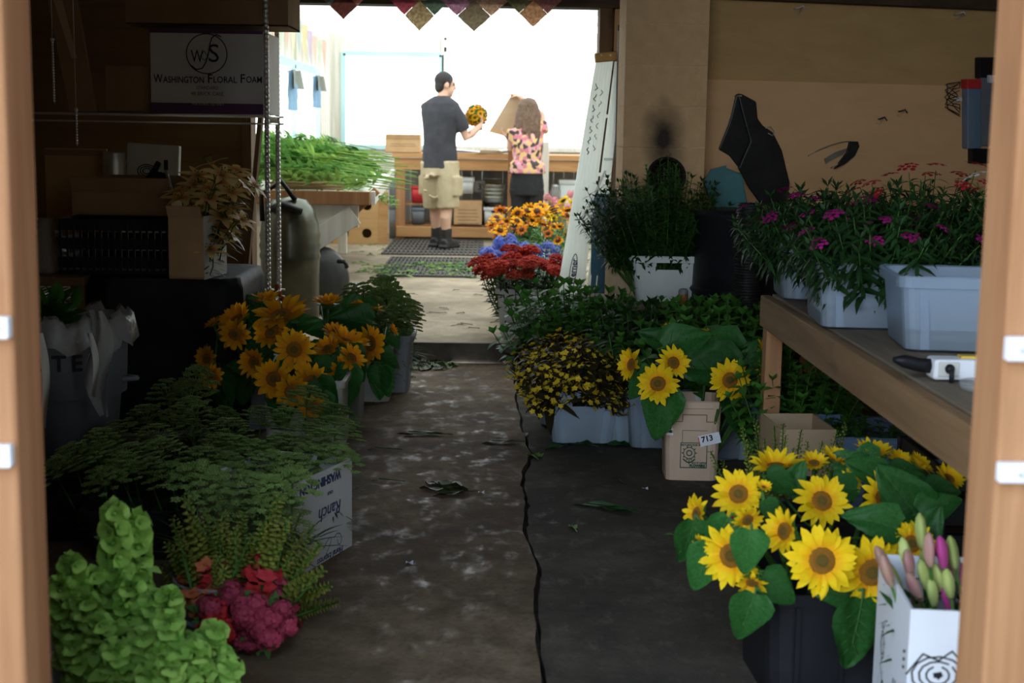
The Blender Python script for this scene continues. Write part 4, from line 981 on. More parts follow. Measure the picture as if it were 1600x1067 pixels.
def mk_snap(mat, seed, hb=.4):
    q = random.Random(seed); r = thing('snapdragon', 'tmp', 'flower'); h = .5; stemof(r, h, .003)
    m = MB()
    for i in range(60):
        t = hb + (1 - hb) * i / 60; a = i * 2.4; s_ = .0095 * (1.12 - (t - hb) / (1 - hb) * .8); d = rdir(a, .7)
        m.ball(V((0, 0, h * t)) + d * .011 * (1.3 - t * .6), (s_ * .6, s_ * .6, s_), 5, 4, rot=aim(d).to_matrix())
    m.build('bud_spike', Mt['snapg'], r)
    m = MB()
    for i in range(16):
        t = hb - .26 + .3 * i / 16; a = i * 2.4 + q.uniform(-.3, .3); d = rdir(a, .35); c = V((0, 0, h * t)) + d * .016; ro_ = aim(d).to_matrix()
        m.ball(c, (.007, .007, .012), 6, 4, rot=ro_)
        for j in range(5): m.leaf(c + d * .008, ro_ @ rdir(j * 1.256, .5), d, .017, .017, .3, .5, 3, shape='petal')
    m.build('blossoms', Mt[mat], r)
    for i in range(10):
        pass
    leafy(r, 8, h * hb, .045, .008, Mt['mint'], .5, z0=.1, top=False); return Proto(r)
def branches(h, k, spread, q): return [V((0, 0, h))] + [V((spread * math.cos(i * 2.4 + .5), spread * math.sin(i * 2.4 + .5), h * q.uniform(.78, 1.0))) for i in range(k)]
def bushy(r, h, k, spread, n, ln, wd, mat, up, whorl, droop, z0=.3, seed=1, top=True):
    q = random.Random(seed); st_ = MB(); m = MB()
    for e in branches(h, k, spread, q):
        f0 = V((0, 0, h * .12)); st_.tube([V((0, 0, 0)), f0, f0.lerp(e, .5) + V((e.x * .15, e.y * .15, 0)), e], [.003, .003, .0022, .0014], 4)
        for i in range(n):
            t = z0 + (1 - z0) * i / n; p = f0.lerp(e, t) + V((e.x, e.y, 0)) * .3 * t * (1 - t); a = i * 1.6 + q.uniform(-.4, .4); kk = 1 - .35 * t
            for j in range(whorl): m.leaf(p, rdir(a + 2 * PI * j / whorl, up + q.uniform(-.35, .35)), (0, 0, 1), ln * kk * q.uniform(.75, 1.2), wd * kk, .25, droop, 3)
        if top:
            for j in range(4): m.leaf(e, rdir(j * 1.57, .9), (0, 0, 1), ln * .5, wd * .6, .2, .1, 2)
    st_.build('stem', Mt['stem'], r); m.build('foliage', Mt[mat], r)
def mk_herb(h, n, ln, wd, mat, name='herb_stem', whorl=2, up=.35, cat='greenery', droop=.4, k=2, spread=.06):
    r = thing(name, 'tmp', cat); bushy(r, h, k, spread, n, ln, wd, mat, up, whorl, droop); return Proto(r)
def mk_dianthus(mat, h=.36, n=9, bl=14, lf=.06):
    r = thing('dianthus', 'tmp', 'flower'); bushy(r, h * .97, 2, .06, n, lf, .016, 'dleaf', .2, 3, .6, top=False)
    m = MB()
    for i in range(bl):
        a = i * 2.4; rad = .03 * math.sqrt((i + .5) / bl); c = V((rad * math.cos(a), rad * math.sin(a), h + .012 - rad * .25)); d = V((rad * math.cos(a) * 12, rad * math.sin(a) * 12, 1)).normalized(); ro_ = aim(d).to_matrix()
        for j in range(5): m.leaf(c, ro_ @ rdir(j * 1.256, .25), d, .0085, .0085, .1, .1, 2, shape='petal')
    m.build('blossoms', Mt[mat], r); return Proto(r)
def mk_tinyyel():
    r = thing('coreopsis_sprig', 'tmp', 'flower'); h = .34; q = random.Random(5); m = MB(); ends = []
    m.tube([(0, 0, 0), (0, 0, h * .55)], .003, 5)
    for i in range(80):
        a = i * 2.4; t = math.sqrt((i + .5) / 80); s0 = V((0, 0, h * q.uniform(.3, .6))); e = V((.095 * t * math.cos(a), .095 * t * math.sin(a), h * q.uniform(.62, 1.05) - .05 * t)); ends.append(e)
        m.tube([s0, s0.lerp(e, .5) + V((0, 0, -.01)), e], .001, 3, cap=False)
    m.build('stem', Mt['cdark'], r)
    m = MB()
    for i in range(120):
        a = q.uniform(0, 6.3); e = V((q.uniform(0, .085) * math.cos(a), q.uniform(0, .085) * math.sin(a), h * q.uniform(.5, .98))); m.leaf(e, rdir(q.uniform(0, 6.3), q.uniform(-.2, .8)), (0, 0, 1), .045, .016, .2, .3, 3)
    for i in range(1): m.leaf((0, 0, h * .6), rdir(i * 1.3 + 4.2, -.35), (0, 0, 1), .13, .05, .2, .6, 4)
    m.build('foliage', Mt['cdark'], r)
    m = MB()
    for e in ends:
        d = (V((q.uniform(-.6, .6), q.uniform(-.8, .3), 1))).normalized(); ro_ = aim(d).to_matrix()
        for j in range(5): m.leaf(e, ro_ @ rdir(j * 1.256, .3), d, .0125, .0105, .1, .1, 2, shape='petal')
    m.build('blossoms', Mt['cyel'], r); return Proto(r)
def mk_zinnia():
    r = thing('red_yarrow', 'tmp', 'flower'); h = .42; stemof(r, h, .004); q = random.Random(8); m = MB()
    for i in range(46):
        a = i * 2.4; t = math.sqrt((i + .5) / 46); c = V((.052 * t * math.cos(a), .052 * t * math.sin(a), h + .018 - .022 * t * t + q.uniform(-.005, .005)))
        m.ball(c, (.010, .010, .007), 5, 3)
        for j in range(4): m.leaf(c, rdir(q.uniform(0, 6.3), q.uniform(-.1, .9)), (0, 0, 1), .014, .008, .1, .3, 2)
    m.build('bloom', Mt['zin'], r); leafy(r, 8, h * .9, .07, .02, Mt['mint'], .5, z0=.3, top=False); return Proto(r)
def mk_daisy(pm_, h=.4, Rr=.036):
    r = thing('orange_daisy', 'tmp', 'flower'); stemof(r, h, .0025); me = mesh_of(petals_mesh(21, 13, 8, .3, .1), 'petals', [Mt[pm_]])
    q0 = Quaternion((1, 0, 0), R(38)); part('petals', me, r, (0, 0, h), q0, Rr)
    m = MB(); m.ball((0, 0, 0), (.4, .4, .3), 10, 6); part('cone', mesh_of(m, 'cone', [Mt['rudc']]), r, V((0, 0, h)) + q0 @ V((0, 0, .1 * Rr)), q0, Rr)
    leafy(r, 6, h * .85, .06, .022, Mt['basil'], .5, z0=.3, top=False); return Proto(r)
def mk_puff(name, mat, h, rad, cat='flower', fol='basil', fl=.06):
    r = thing(name, 'tmp', cat); stemof(r, h, .003); q = random.Random(name); m = MB()
    for i in range(110):
        a = i * 2.4; z = 1 - 1.5 * (i + .5) / 110; k = math.sqrt(max(0, 1 - z * z)); w_ = q.uniform(.55, 1.25); c = V((rad * k * math.cos(a) * w_, rad * k * math.sin(a) * w_, h + rad * z * 1.3 * w_))
        d = V((k * math.cos(a), k * math.sin(a), z)).normalized(); ro_ = aim(d).to_matrix()
        for j in range(5): m.leaf(c, ro_ @ rdir(j * 1.256, .3), d, rad * .3, rad * .24, .1, .2, 2, shape='petal')
    m.build('bloom', Mt[mat], r); leafy(r, 7, h * .9, fl, .022, Mt[fol], .5, z0=.3, top=False); return Proto(r)
def mk_lily():
    r = thing('lily', 'tmp', 'flower'); h = .42; stemof(r, h, .004); q = random.Random(9)
    m = MB()
    for k in range(3):
        a0 = k * 2.1 + .4; ax = V((math.cos(a0) * .6, math.sin(a0) * .6, .75)).normalized(); c = V((0, 0, h - .05 * k)) + ax * .05; ro_ = aim(ax).to_matrix(); mm = MB()
        for j in range(6):
            d = ro_ @ rdir(j * PI / 3, .75); mm.leaf((0, 0, 0), d, -(ro_ @ rdir(j * PI / 3, -.7)), .088, .044 if j % 2 else .032, .2, .75, 7, shape='petal')
        mm.v = [x for x in mm.v]; o = mm.build('bloom', Mt['lily'], r, loc=c)
        s_ = MB()
        for j in range(6): d = ro_ @ rdir(j * PI / 3 + .3, 1.25); s_.tube([(0, 0, 0), d * .06], .0012, 3); s_.ball(d * .062, (.003, .003, .006), 5, 3, mi=1)
        s_.build('stamen', [Mt['bell'], Mt['rudc']], o)
        m.tube([V((0, 0, h - .07 - .05 * k)), c], .003, 5)
    m.build('flower_stalk', Mt['stem'], r); leafy(r, 9, h * .8, .09, .016, Mt['mint'], .3, z0=.2, top=False); return Proto(r)
def mk_lilybud(mat, h=.4, L_=.066):
    r = thing('lily_bud', 'tmp', 'flower'); m = MB(); m.tube([(0, 0, 0), (0, 0, h)], [.004, .003], 6); m.build('stem', Mt['stem'], r)
    m = MB(); m.rings([[V((rad * (1 + .14 * math.cos(3 * 2 * PI * k / 18)) * math.cos(2 * PI * k / 18), rad * (1 + .14 * math.cos(3 * 2 * PI * k / 18)) * math.sin(2 * PI * k / 18), h + z * L_)) for k in range(18)] for rad, z in ((.003, 0), (.0065, .1), (.0095, .35), (.0105, .62), (.0075, .86), (.002, 1))]); m.build('bud', Mt[mat], r)
    leafy(r, 8, h * .92, .075, .013, Mt['mint'], .6, z0=.3, top=False); return Proto(r)

# ---------------------------------------------------------------- tubs and buckets
def tub(label, loc, rz=0, w_=.31, d_=.4, h_=.22, mat='bin', name='plastic_tub', cat='tub', hole=False, level=.33, group=None, taper=.87, shorthandle=True):
    """flower tub: tapered rounded walls with inner side, rolled rim, corner ribs, water in the bottom"""
    r = thing(name, label, cat, loc, rz, group); M_ = Mt[mat]; hw = w_ * .17; t = .004; m = MB()
    zl, zh = h_ * .72, h_ * .88
    zs = [.0025, h_ * .04, zl, zh, h_]
    def ring(z, inset): k = taper + (1 - taper) * z / h_; return rr(w_ * k - inset * 2, d_ * k - inset * 2, .03, z, 4, hw)
    out = [ring(z, 0 if i else .006) for i, z in enumerate(zs)]; inn = [ring(max(z, t), t) for z in zs]; n = len(out[0]); fk = n - 2
    vs = [p for q in out for p in q] + [p for q in inn for p in q]; fs = []; o2 = len(out) * n
    for i in range(len(zs) - 1):
        for j in range(n):
            if hole and i == 2 and j == fk: continue
            k = (j + 1) % n; fs.append((i * n + j, i * n + k, (i + 1) * n + k, (i + 1) * n + j)); fs.append((o2 + i * n + k, o2 + i * n + j, o2 + (i + 1) * n + j, o2 + (i + 1) * n + k))
    if hole:
        a, b, c, d = 2 * n + fk, 2 * n + (fk + 1) % n, 3 * n + (fk + 1) % n, 3 * n + fk
        for p, q in ((a, b), (b, c), (c, d), (d, a)): fs.append((p, q, o2 + q, o2 + p))
    fs.append(list(range(n))[::-1]); fs.append(list(range(o2, o2 + n)))
    m.add(vs, fs, 0, False); m.build('body', M_, r)
    m = MB(); k = 1.0
    m.rings([rr(w_ + .002, d_ + .002, .03, h_ - .03), rr(w_ + .022, d_ + .022, .036, h_ - .028), rr(w_ + .026, d_ + .026, .038, h_ - .002), rr(w_ + .018, d_ + .018, .034, h_ + .003), rr(w_ - .008, d_ - .008, .03, h_)], cap=False, sm=False); m.build('rim', M_, r)
    for sx_ in (-1, 1):
        m = MB(); zt = h_ - .03; k0_, k1_ = taper + .02, taper + (1 - taper) * zt / h_
        P = []
        for kk, z in ((k0_, .008), (k1_, zt)):
            for dx, dy in ((-.012, -.003), (.012, -.003), (.012, .004), (-.012, .004)): P.append(V((sx_ * (w_ * kk / 2 - .055) + dx, -d_ * kk / 2 + dy, z)))
        m.add(P, [(0, 3, 2, 1), (4, 5, 6, 7), (0, 1, 5, 4), (1, 2, 6, 5), (2, 3, 7, 6), (3, 0, 4, 7)]); m.build('rib', M_, r)
    if level:
        m = MB(); zt = h_ * level; k0_ = taper; k1_ = taper + (1 - taper) * level
        m.rings([rr(w_ * k0_ - .004, d_ * k0_ - .004, .03, .0035), rr(w_ * k1_ - .004, d_ * k1_ - .004, .03, zt)]); m.build('water', Mt['water'], r)
    return r
def bunch(proto, centre, size, n, lab, grp, tilt=.25, hs=(.85, 1.15), rz=0, z=.012, edge=1.0, lean=(0, 0), seed=None, fan=1.0, pull=None):
    """stand n stems in a tub: feet on its floor, tips fanning outwards"""
    q = random.Random(seed if seed is not None else len(bpy.data.objects)); ro_ = MX.Rotation(rz, 3, 'Z'); out = []
    nx = max(1, round(math.sqrt(n * size[0] / size[1]))); ny = max(1, math.ceil(n / nx)); k = 0
    for j in range(ny):
        for i in range(nx):
            if k >= n: break
            u_, v_ = ((i + .5 + q.uniform(-.35, .35)) / nx * 2 - 1), ((j + .5 + q.uniform(-.35, .35)) / ny * 2 - 1)
            foot = V(centre) + ro_ @ V((u_ * size[0] / 2 * .45, v_ * size[1] / 2 * .45, 0)) + V((0, 0, z))
            d = ro_ @ V((u_ * tilt * fan + q.uniform(-.1, .1) + lean[0], v_ * tilt + q.uniform(-.1, .1) + lean[1], 1)); pr = proto[k % len(proto)] if isinstance(proto, (list, tuple)) else proto
            sc_ = q.uniform(*hs) * (1 - .12 * (u_ * u_ + v_ * v_) / 2 * edge)
            out.append(pr.put(foot, aim(d, q.uniform(0, 6.28)), sc_, lab, grp)); k += 1
    return out
# ---------------------------------------------------------------- right side of the front room
ST = .75                                         # top of the plank shelf
SX0, SY0, SY1 = .975, 2.35, 5.2
r = thing('plank_shelf', 'weathered plank shelf carrying the white dianthus tubs', 'shelf', (SX0, SY0, 0)); Ls = SY1 - SY0
for k in range(4): m = MB(); m.box((.035 + .16 + k * .31, Ls / 2, ST - .016), (.305, Ls, .032)); m.build('plank', Mt['shelfwood'], r, bevel=.003)
m = MB(); m.box((.018, Ls / 2, ST - .06), (.036, Ls, .112)); m.build('edge_board', Mt['shelfedge'], r, bevel=.004)
for (lx, ly) in ((.035, Ls - .08), (1.2, Ls - .28), (.07, .12), (1.2, .12)): m = MB(); m.box((lx, ly, (ST - .115) / 2), (.06, .07, ST - .115)); m.build('leg', Mt['lumv'], r, bevel=.003)
for ly in (.2, Ls - .2): m = MB(); m.box((.66, ly, ST - .075), (1.15, .05, .08)); m.build('crossbar', Mt['shelfedge'], r)
# three white tubs on it
def on_shelf(px, py): return onz(px, py, ST)
c3 = on_shelf(1428, 556); c2 = on_shelf(1293, 517); c1 = on_shelf(1229, 471)
z3 = R(-6); tub('empty white tub at the front of the plank shelf', (c3.x + .2, c3.y + .2, ST), z3, .42, .34, .205, level=0.3, taper=.9)
tub('white tub of magenta dianthus in the middle of the plank shelf', (c2.x + .18, c2.y + .19, ST), R(-4), .39, .36, .20, level=.36, taper=.9)
tub('white tub of dianthus at the far end of the plank shelf', (c1.x + .14, c1.y + .17, ST), R(-4), .3, .34, .20, level=.36, taper=.9)
dm, dr_, dw = mk_dianthus('dpink'), mk_dianthus('dred', .42, 9, 12, .07), mk_dianthus('dwhite', .4, 9, 10, .07)
dg = mk_herb(.36, 11, .075, .02, 'dleaf', 'dianthus_greens', 3, .25, 'greenery', .6, k=3, spread=.1)
bunch([dm, dg], (c2.x + .18, c2.y + .19, ST), (.36, .34), 44, 'magenta dianthus stem in the middle tub on the plank shelf', 'dianthus in the middle shelf tub', .7, (.85, 1.1), seed=1)
bunch([dm, dg, dg], (c1.x + .14, c1.y + .17, ST), (.28, .32), 34, 'dianthus stem in the far tub on the plank shelf', 'dianthus in the far shelf tub', .6, (.9, 1.1), seed=2, lean=(-.12, 0))
bk = tub('white tub of red blooms behind the dianthus tubs', (1.5, 4.98, ST), 0, .34, .3, .2, level=.3)
bunch([dr_, dg, dr_], (1.5, 4.98, ST), (.34, .28), 22, 'red bloom standing behind the dianthus by the plywood wall', 'red blooms behind the dianthus', .5, (.95, 1.2), seed=3)
bk = tub('white tub of red and white blooms by the shelf wall', (1.72, 4.35, ST), 0, .34, .3, .2, level=.3)
bunch([dr_, dw, dg], (1.72, 4.35, ST), (.32, .28), 24, 'tall red and white bloom stem near the doorpost end of the shelf', 'red and white blooms at the shelf wall', .5, (1.0, 1.3), seed=4)
# small white power tool lying on the shelf
p = on_shelf(1478, 596); r = thing('glue_gun', 'white power tool with black nozzle and yellow label on the shelf', 'tool', (p.x, p.y, ST)); s = p.y / F
m = MB(); m.box((.045, .02, .03), (.16, .07, .05)); m.build('body', Mt['white'], r, bevel=.008)
m = MB(); m.tube([(-.035, .02, .034), (-.06, .02, .036), (-.1, .015, .046), (-.125, .01, .05)], [.018, .017, .016, .006], 12); m.build('nozzle', Mt['blackp'], r)
m = MB(); m.box((.0, -.017, .032), (.05, .006, .036)); m.build('socket_plate', Mt['boxgrey'], r, bevel=.003)
m = MB(); m.tube([(.0, -.02, .034), (0, -.04, .03), (.0, -.04, .004)], .006, 8); m.ball((0, -.024, .034), .012, 10, 6); m.build('plug', Mt['blackp'], r)
m = MB(); m.box((.06, .02, .058), (.05, .03, .006)); m.build('label_sticker', Mt['yellow'], r); m = MB(); m.box((.1, .03, .066), (.03, .02, .022)); m.build('switch', Mt['white'], r, bevel=.002)
p = on_shelf(1505, 604); r = thing('tape_dispenser', 'clear flat plastic tray beside the white power tool', 'tray', (p.x + .03, p.y - .05, ST)); m = MB(); m.lathe([(.001, .002), (.05, .002), (.055, .02), (.05, .022), (.046, .008), (.001, .007)], n=20); m.build('body', Mt['glass'], r)
m = MB(); m.tube([(-.05, 0, .012), (0, -.052, .02), (.05, 0, .012)], .002, 5); m.build('wire', Mt['galv'], r)
# tubs, carton and crates under the shelf
def gf(px, py): return onz(px, py, 0)
p = at(1240, 640, 5.3); tub('blue tinted tub of parsley greens under the shelf end', (p.x, 5.3, 0), R(3), .3, .36, .32, 'binblue', level=.4)
p = at(1365, 640, 5.0); tub('wide blue tinted tub deep under the plank shelf', (p.x + .02, 5.0, 0), R(-2), .42, .36, .3, 'binblue', level=.5)
basil = mk_herb(.36, 7, .06, .036, 'basil', 'parsley', 3, .4, k=3, spread=.09)
basil2 = mk_herb(.36, 9, .045, .026, 'basil', 'parsley', 4, .5, k=3, spread=.08)
p = at(1240, 640, 5.3); bunch([basil, basil2], (p.x, 5.3, 0), (.3, .34), 18, 'bright green herb stem in the blue tub under the shelf', 'herb stems under the shelf end', .35, (1.1, 1.45), seed=5, lean=(.05, 0))
p = at(1355, 640, 5.0); bunch([basil2], (p.x, 5.0, 0), (.4, .3), 10, 'green herb stem in the wide tub deep under the shelf', 'herb stems deep under the shelf', .3, (.85, 1.05), seed=6)
p = gf(1260, 730); carton('open brown carton under the plank shelf behind the snapdragons', (at(1260, 690, 4.7).x, 4.85, 0), (.19, .28, .35), Mt['card2'], R(3), flaps=False)
r = thing('nursery_flat', 'black slatted crate in the dark under the shelf', 'crate', (1.5, 4.1, 0))
for k in range(4):
    m = MB(); z = .05 + k * .1; m.rings([rr(.5, .4, .02, z), rr(.5, .4, .02, z + .07), rr(.48, .38, .02, z + .07), rr(.48, .38, .02, z)], cap=False, sm=False); m.build('slat_ring', Mt['blackp'], r)
for sx_ in (-1, 1):
    for sy_ in (-1, 1): m = MB(); m.box((sx_ * .24, sy_ * .19, .21), (.03, .03, .42)); m.build('corner_post', Mt['blackp'], r)
m = MB(); m.box((0, 0, .02), (.48, .38, .03)); m.build('base', Mt['blackp'], r)

# tub of tiny yellow flowers, its neighbour and the tan numbered bucket
p = gf(910, 696); c = (p.x, p.y + .17, 0)
tub('white tub of small yellow flowers beside the floor crack', c, R(2), .31, .36, .235, hole=True, level=.33, taper=.86)
ty = mk_tinyyel(); bunch(ty, c, (.34, .32), 36, 'dark leaved stem covered in tiny yellow blooms', 'tiny yellow flowers in the white tub', .52, (1.15, 1.4), seed=7)
p = gf(1012, 704); tub('white tub half hidden behind the tan numbered bucket', (p.x + .05, p.y + .17, 0), R(2), .28, .34, .235, level=.33, taper=.86)
c = (p.x + .05, p.y + .17, 0)
p = gf(1082, 753); bc = V((p.x, p.y + .105, 0)); bw, bd, bh = .215, .2, .315
r = thing('flower_bucket', 'tan plastic flower bucket with green print and a 713 sticker', 'bucket', bc, R(-2)); m = MB()
m.rings([rr(bw * .93, bd * .93, .03, .002), rr(bw, bd, .035, bh * .80), rr(bw + .002, bd + .002, .035, bh), rr(bw - .008, bd - .008, .03, bh), rr(bw * .9, bd * .9, .03, .01)], cap=True, sm=False); m.build('body', Mt['tan'], r, bevel=.002)
m = MB(); m.rings([rr(bw + .006, bd + .006, .037, bh - .03), rr(bw + .014, bd + .014, .04, bh - .028), rr(bw + .014, bd + .014, .04, bh - .004), rr(bw + .004, bd + .004, .036, bh)], cap=False, sm=False); m.build('rim', Mt['tan'], r)
m = MB(); fy = -bd / 2 - .0035
stroke(m, [(-.09, .235), (-.042, .235), (-.042, .262), (.05, .262), (.05, .235), (.098, .235)], (0, fy + .0015, 0), (1, 0, 0), (0, 0, 1), .004); m.build('moulded_line', Mt['carddark'], r)
def fpt(z): return -(bd * (.93 + .07 * min(1, z / (bh * .8)))) / 2 - .0008
m = MB()
def fb(x, z): return (x, z)
def quadline(pts, w_): stroke(m, pts, (0, fpt(.11) - .0015, 0), (1, 0, 0), (0, 0, 1), w_)
quadline([(-.045, .152), (-.045, .055), (.055, .055), (.055, .152), (-.045, .152)], .003); quadline([(-.04, .152), (-.04, .2), (.055, .2)], .0018)
cxr, czr = -.012, .112
quadline([(cxr + .022 * math.cos(a), czr + .022 * math.sin(a)) for a in [2 * PI * k / 20 for k in range(21)]], .003)
quadline([(cxr + .01 * math.cos(a), czr + .01 * math.sin(a)) for a in [2 * PI * k / 12 for k in range(13)]], .004)
for k in range(10): a = 2 * PI * k / 10; quadline([(cxr + .022 * math.cos(a), czr + .022 * math.sin(a)), (cxr + .028 * math.cos(a), czr + .028 * math.sin(a))], .004)
quadline([(-.034, .088), (-.022, .078), (-.012, .074), (-.002, .078), (.01, .088)], .005); quadline([(-.012, .09), (-.012, .07)], .003)
o_ = V((.004, fpt(.11) - .0015, .143)); write(m, 'RETURN FOR REFILL', o_, (1, 0, 0), (0, 0, 1), .0105, bold=.0004)
write(m, 'SAY IT WITH', V((.026, o_.y, .073)), (1, 0, 0), (0, 0, 1), .0095, bold=.0004); write(m, 'FLOWERS', V((.02, o_.y, .062)), (1, 0, 0), (0, 0, 1), .0135, bold=.0008)
m.build('green_print', Mt['green_ink'], r)
m = MB(); q = MX.Rotation(R(-14), 3, 'Y'); m.box((.063, fpt(.19) - .005, .168), (.082, .0015, .043), q); st_ = m.build('sticker', Mt['white'], r); st_['label'] = 'white 713 number sticker'
m = MB(); xd = q @ V((1, 0, 0)); zd = q @ V((0, 0, 1)); write(m, '713', V((.054, fpt(.19) - .006, .17)), xd, zd, .03, bold=.001); m.build('lettering', Mt['ink'], st_)
m = MB(); m.box((.024, fpt(.19) - .0065, .158), (.003, .001, .036), q); m.build('edge_stripe', Mt['red'], st_)
for z in (.205, .185): m = MB(); m.box((-.088, fpt(.19) - .002, z), (.025, .0015, .009)); m.build('tape_piece', Mt['white'], r)
B0 = bc + V((0, 0, .02))
G = 'sunflowers in the tan bucket'
def cam_face(px, py, Y, dx=0, dz=0): return V((dx, -1, dz))
Yb = bc.y
sunflower('wide open sunflower hanging low over the rim of the tan bucket', B0 + V((-.04, -.03, 0)), at(1028, 600, Yb - .17), (-.25, -.8, .5), 36 * Yb / F, [(1032, 648, Yb - .16, -100, 88, .1)], var=0, group=G)
sunflower('sunflower just above and behind the lowest one over the tan bucket', B0 + V((-.02, .0, 0)), at(1052, 567, Yb - .1), (.25, -.9, .35), 29 * Yb / F, [(1075, 530, Yb + .02, 20, 80, .2)], var=1, group=G)
sunflower('round faced sunflower hanging to the shelf side of the tan bucket', B0 + V((.04, -.03, 0)), at(1140, 594, Yb - .16), (.15, -.95, .1), 36 * Yb / F, [(1160, 645, Yb - .05, -70, 100, .1), (1100, 575, Yb - .06, 175, 110, .2)], var=0, group=G, spin=.3)
sunflower('sunflower turned sideways nearest the tiny yellow flowers', B0 + V((-.05, .02, 0)), at(987, 570, Yb - .02), (-.85, -.5, .2), 30 * Yb / F, [(1000, 600, Yb - .02, -120, 60, .2)], var=2, group=G)
sunflower('uppermost sunflower of the pair facing the shelf leg', B0 + V((.05, .03, 0)), at(1196, 551, Yb), (.55, -.6, .6), 27 * Yb / F, [(1170, 560, Yb + .05, 60, 80, .2)], var=2, group=G)
sunflower('lower sunflower of the pair facing the shelf leg', B0 + V((.06, .0, 0)), at(1199, 580, Yb - .04), (.7, -.7, .15), 30 * Yb / F, [(1180, 600, Yb - .02, -60, 70, .2)], var=1, group=G)
sunflower('small half open sunflower drooping below the shelf leg pair', B0 + V((.07, .01, 0)), at(1188, 609, Yb - .06), (.3, -.7, -.5), 17 * Yb / F, [], var=2, group=G)
sunflower('small orange sunflower bud at the back of the tan bucket', B0 + V((-.01, .05, 0)), at(1044, 515, Yb + .14), (.1, -.5, .8), 14 * Yb / F, [(1030, 530, Yb + .1, 150, 70, .3)], orange=True, var=2, group=G)
sunflower('sunflower seen edge on at the back of the tan bucket', B0 + V((.03, .05, 0)), at(1112, 521, Yb + .12), (.1, .2, .9), 22 * Yb / F, [(1140, 540, Yb + .1, 10, 90, .3), (1110, 545, Yb + .05, 170, 100, .25)], var=1, group=G)
r = thing('bucket_stopper', 'white funnel shaped cup behind the tan bucket rim', 'cup', at(1092, 622, Yb + .13) - V((0, 0, .03))); m = MB(); m.lathe([(.012, .0), (.04, .03), (.042, .05), (.038, .05), (.01, .004)], n=20); m.build('body', Mt['crate'], r)

# greens standing in tubs behind them
GR = 'leafy green stems behind the tubs'
gc = V((at(895, 560, 6.55).x, 6.55, 0)); tub('white tub of leafy greens nearest the raised step', gc, 0, .34, .4, .3, level=.4)
bunch([basil, basil2], gc, (.42, .4), 30, 'leafy green stem in the tub nearest the raised step', 'leafy greens by the raised step', .32, (1.5, 1.8), seed=8, fan=1.0)
gc = V((at(1000, 560, 6.2).x, 6.2, 0)); tub('white tub of leafy greens behind the tan bucket sunflowers', gc, 0, .34, .4, .3, level=.4)
bunch([basil2, mk_herb(.36, 8, .06, .028, 'mint', 'parsley', 3, .5, k=3, spread=.09)], gc, (.42, .36), 30, 'leafy green stem behind the tan bucket sunflowers', 'leafy greens behind the tan bucket', .32, (1.45, 1.75), seed=9)
gc = V((at(1115, 560, 5.95).x, 5.9, 0)); tub('white tub of leafy greens behind the shelf leg', gc, 0, .34, .36, .3, level=.4)
bunch([basil, basil2], gc, (.42, .36), 30, 'bright leafy green stem behind the shelf leg', 'leafy greens behind the shelf leg', .32, (1.45, 1.85), seed=10)
zp = mk_puff('pink_globe_bloom', 'snapp', .42, .016)
for (px, py, Y) in ((869, 512, 6.4), (890, 512, 6.4), (955, 520, 6.2), (984, 526, 6.1)):
    q = at(px, py, Y); zp.put((q.x, q.y + .03, max(.02, q.z - .42 * .95)), aim((0, -.05, 1)), .95, 'small magenta bloom peeping out above the tiny yellow flowers', 'magenta blooms among the greens')
# raised bench with the tall herb crate
p = at(1043, 476, 6.72); bz = p.z
r = thing('low_bench', 'low plank bench carrying the tall herb crate', 'bench', (p.x - .06, 6.93, 0)); m = MB()
for k in range(3): m.box((0, -.19 + k * .175, bz - .02), (.7, .165, .036))
m.build('top', Mt['shelfwood'], r, bevel=.003)
for sx_ in (-1, 1):
    for sy_ in (-1, 1): m = MB(); m.box((sx_ * .31, sy_ * .2, (bz - .04) / 2), (.06, .06, bz - .04)); m.build('leg', Mt['lumv'], r)
cr = V((p.x + .0, 6.91, bz)); tub('white crate with a cut out handle holding tall herbs', cr, R(1), .35, .36, .225, 'crate', name='plastic_crate', cat='crate', hole=True, level=.42, taper=.82)
m1 = mk_herb(.52, 14, .06, .018, 'mint', 'tall_herb', 3, .3, k=2, spread=.09); m2 = mk_herb(.52, 18, .045, .009, 'basil', 'tall_herb', 3, .6, k=2, spread=.05)
bunch([m1, m1, m2], cr, (.33, .34), 44, 'tall leafy herb stem in the white handled crate', 'tall herbs in the handled crate', .5, (1.0, 1.2), seed=11)
bunch([m2], cr + V((.02, -.05, 0)), (.14, .14), 9, 'feathery pale herb stem in the middle of the handled crate', 'feathery herbs in the handled crate', .14, (1.12, 1.3), seed=12)
bunch([m1], cr + V((-.12, -.06, 0)), (.1, .2), 12, 'dark herb stem leaning out of the crate over the ladder', 'herbs leaning over the ladder', .2, (1.0, 1.2), lean=(-.42, -.05), seed=13)
p = at(978, 425, 6.9); carton('brown carton behind the handled herb crate', (p.x - .02, 6.95, bz), (.13, .2, .23), Mt['card2'], R(2), flaps=False)
p = at(1068, 458, 6.68); r = thing('spice_jar', 'amber jar with a grey cap in front of the herb crate', 'jar', (p.x, 6.69, bz)); m = MB(); m.lathe([(.001, .001), (.022, .001), (.022, .05), (.02, .056)], n=18); m.build('body', Mt['amber'], r)
m = MB(); m.lathe([(.022, .055), (.022, .072), (.015, .08), (.001, .082)], n=18); m.build('cap', Mt['soil'], r)
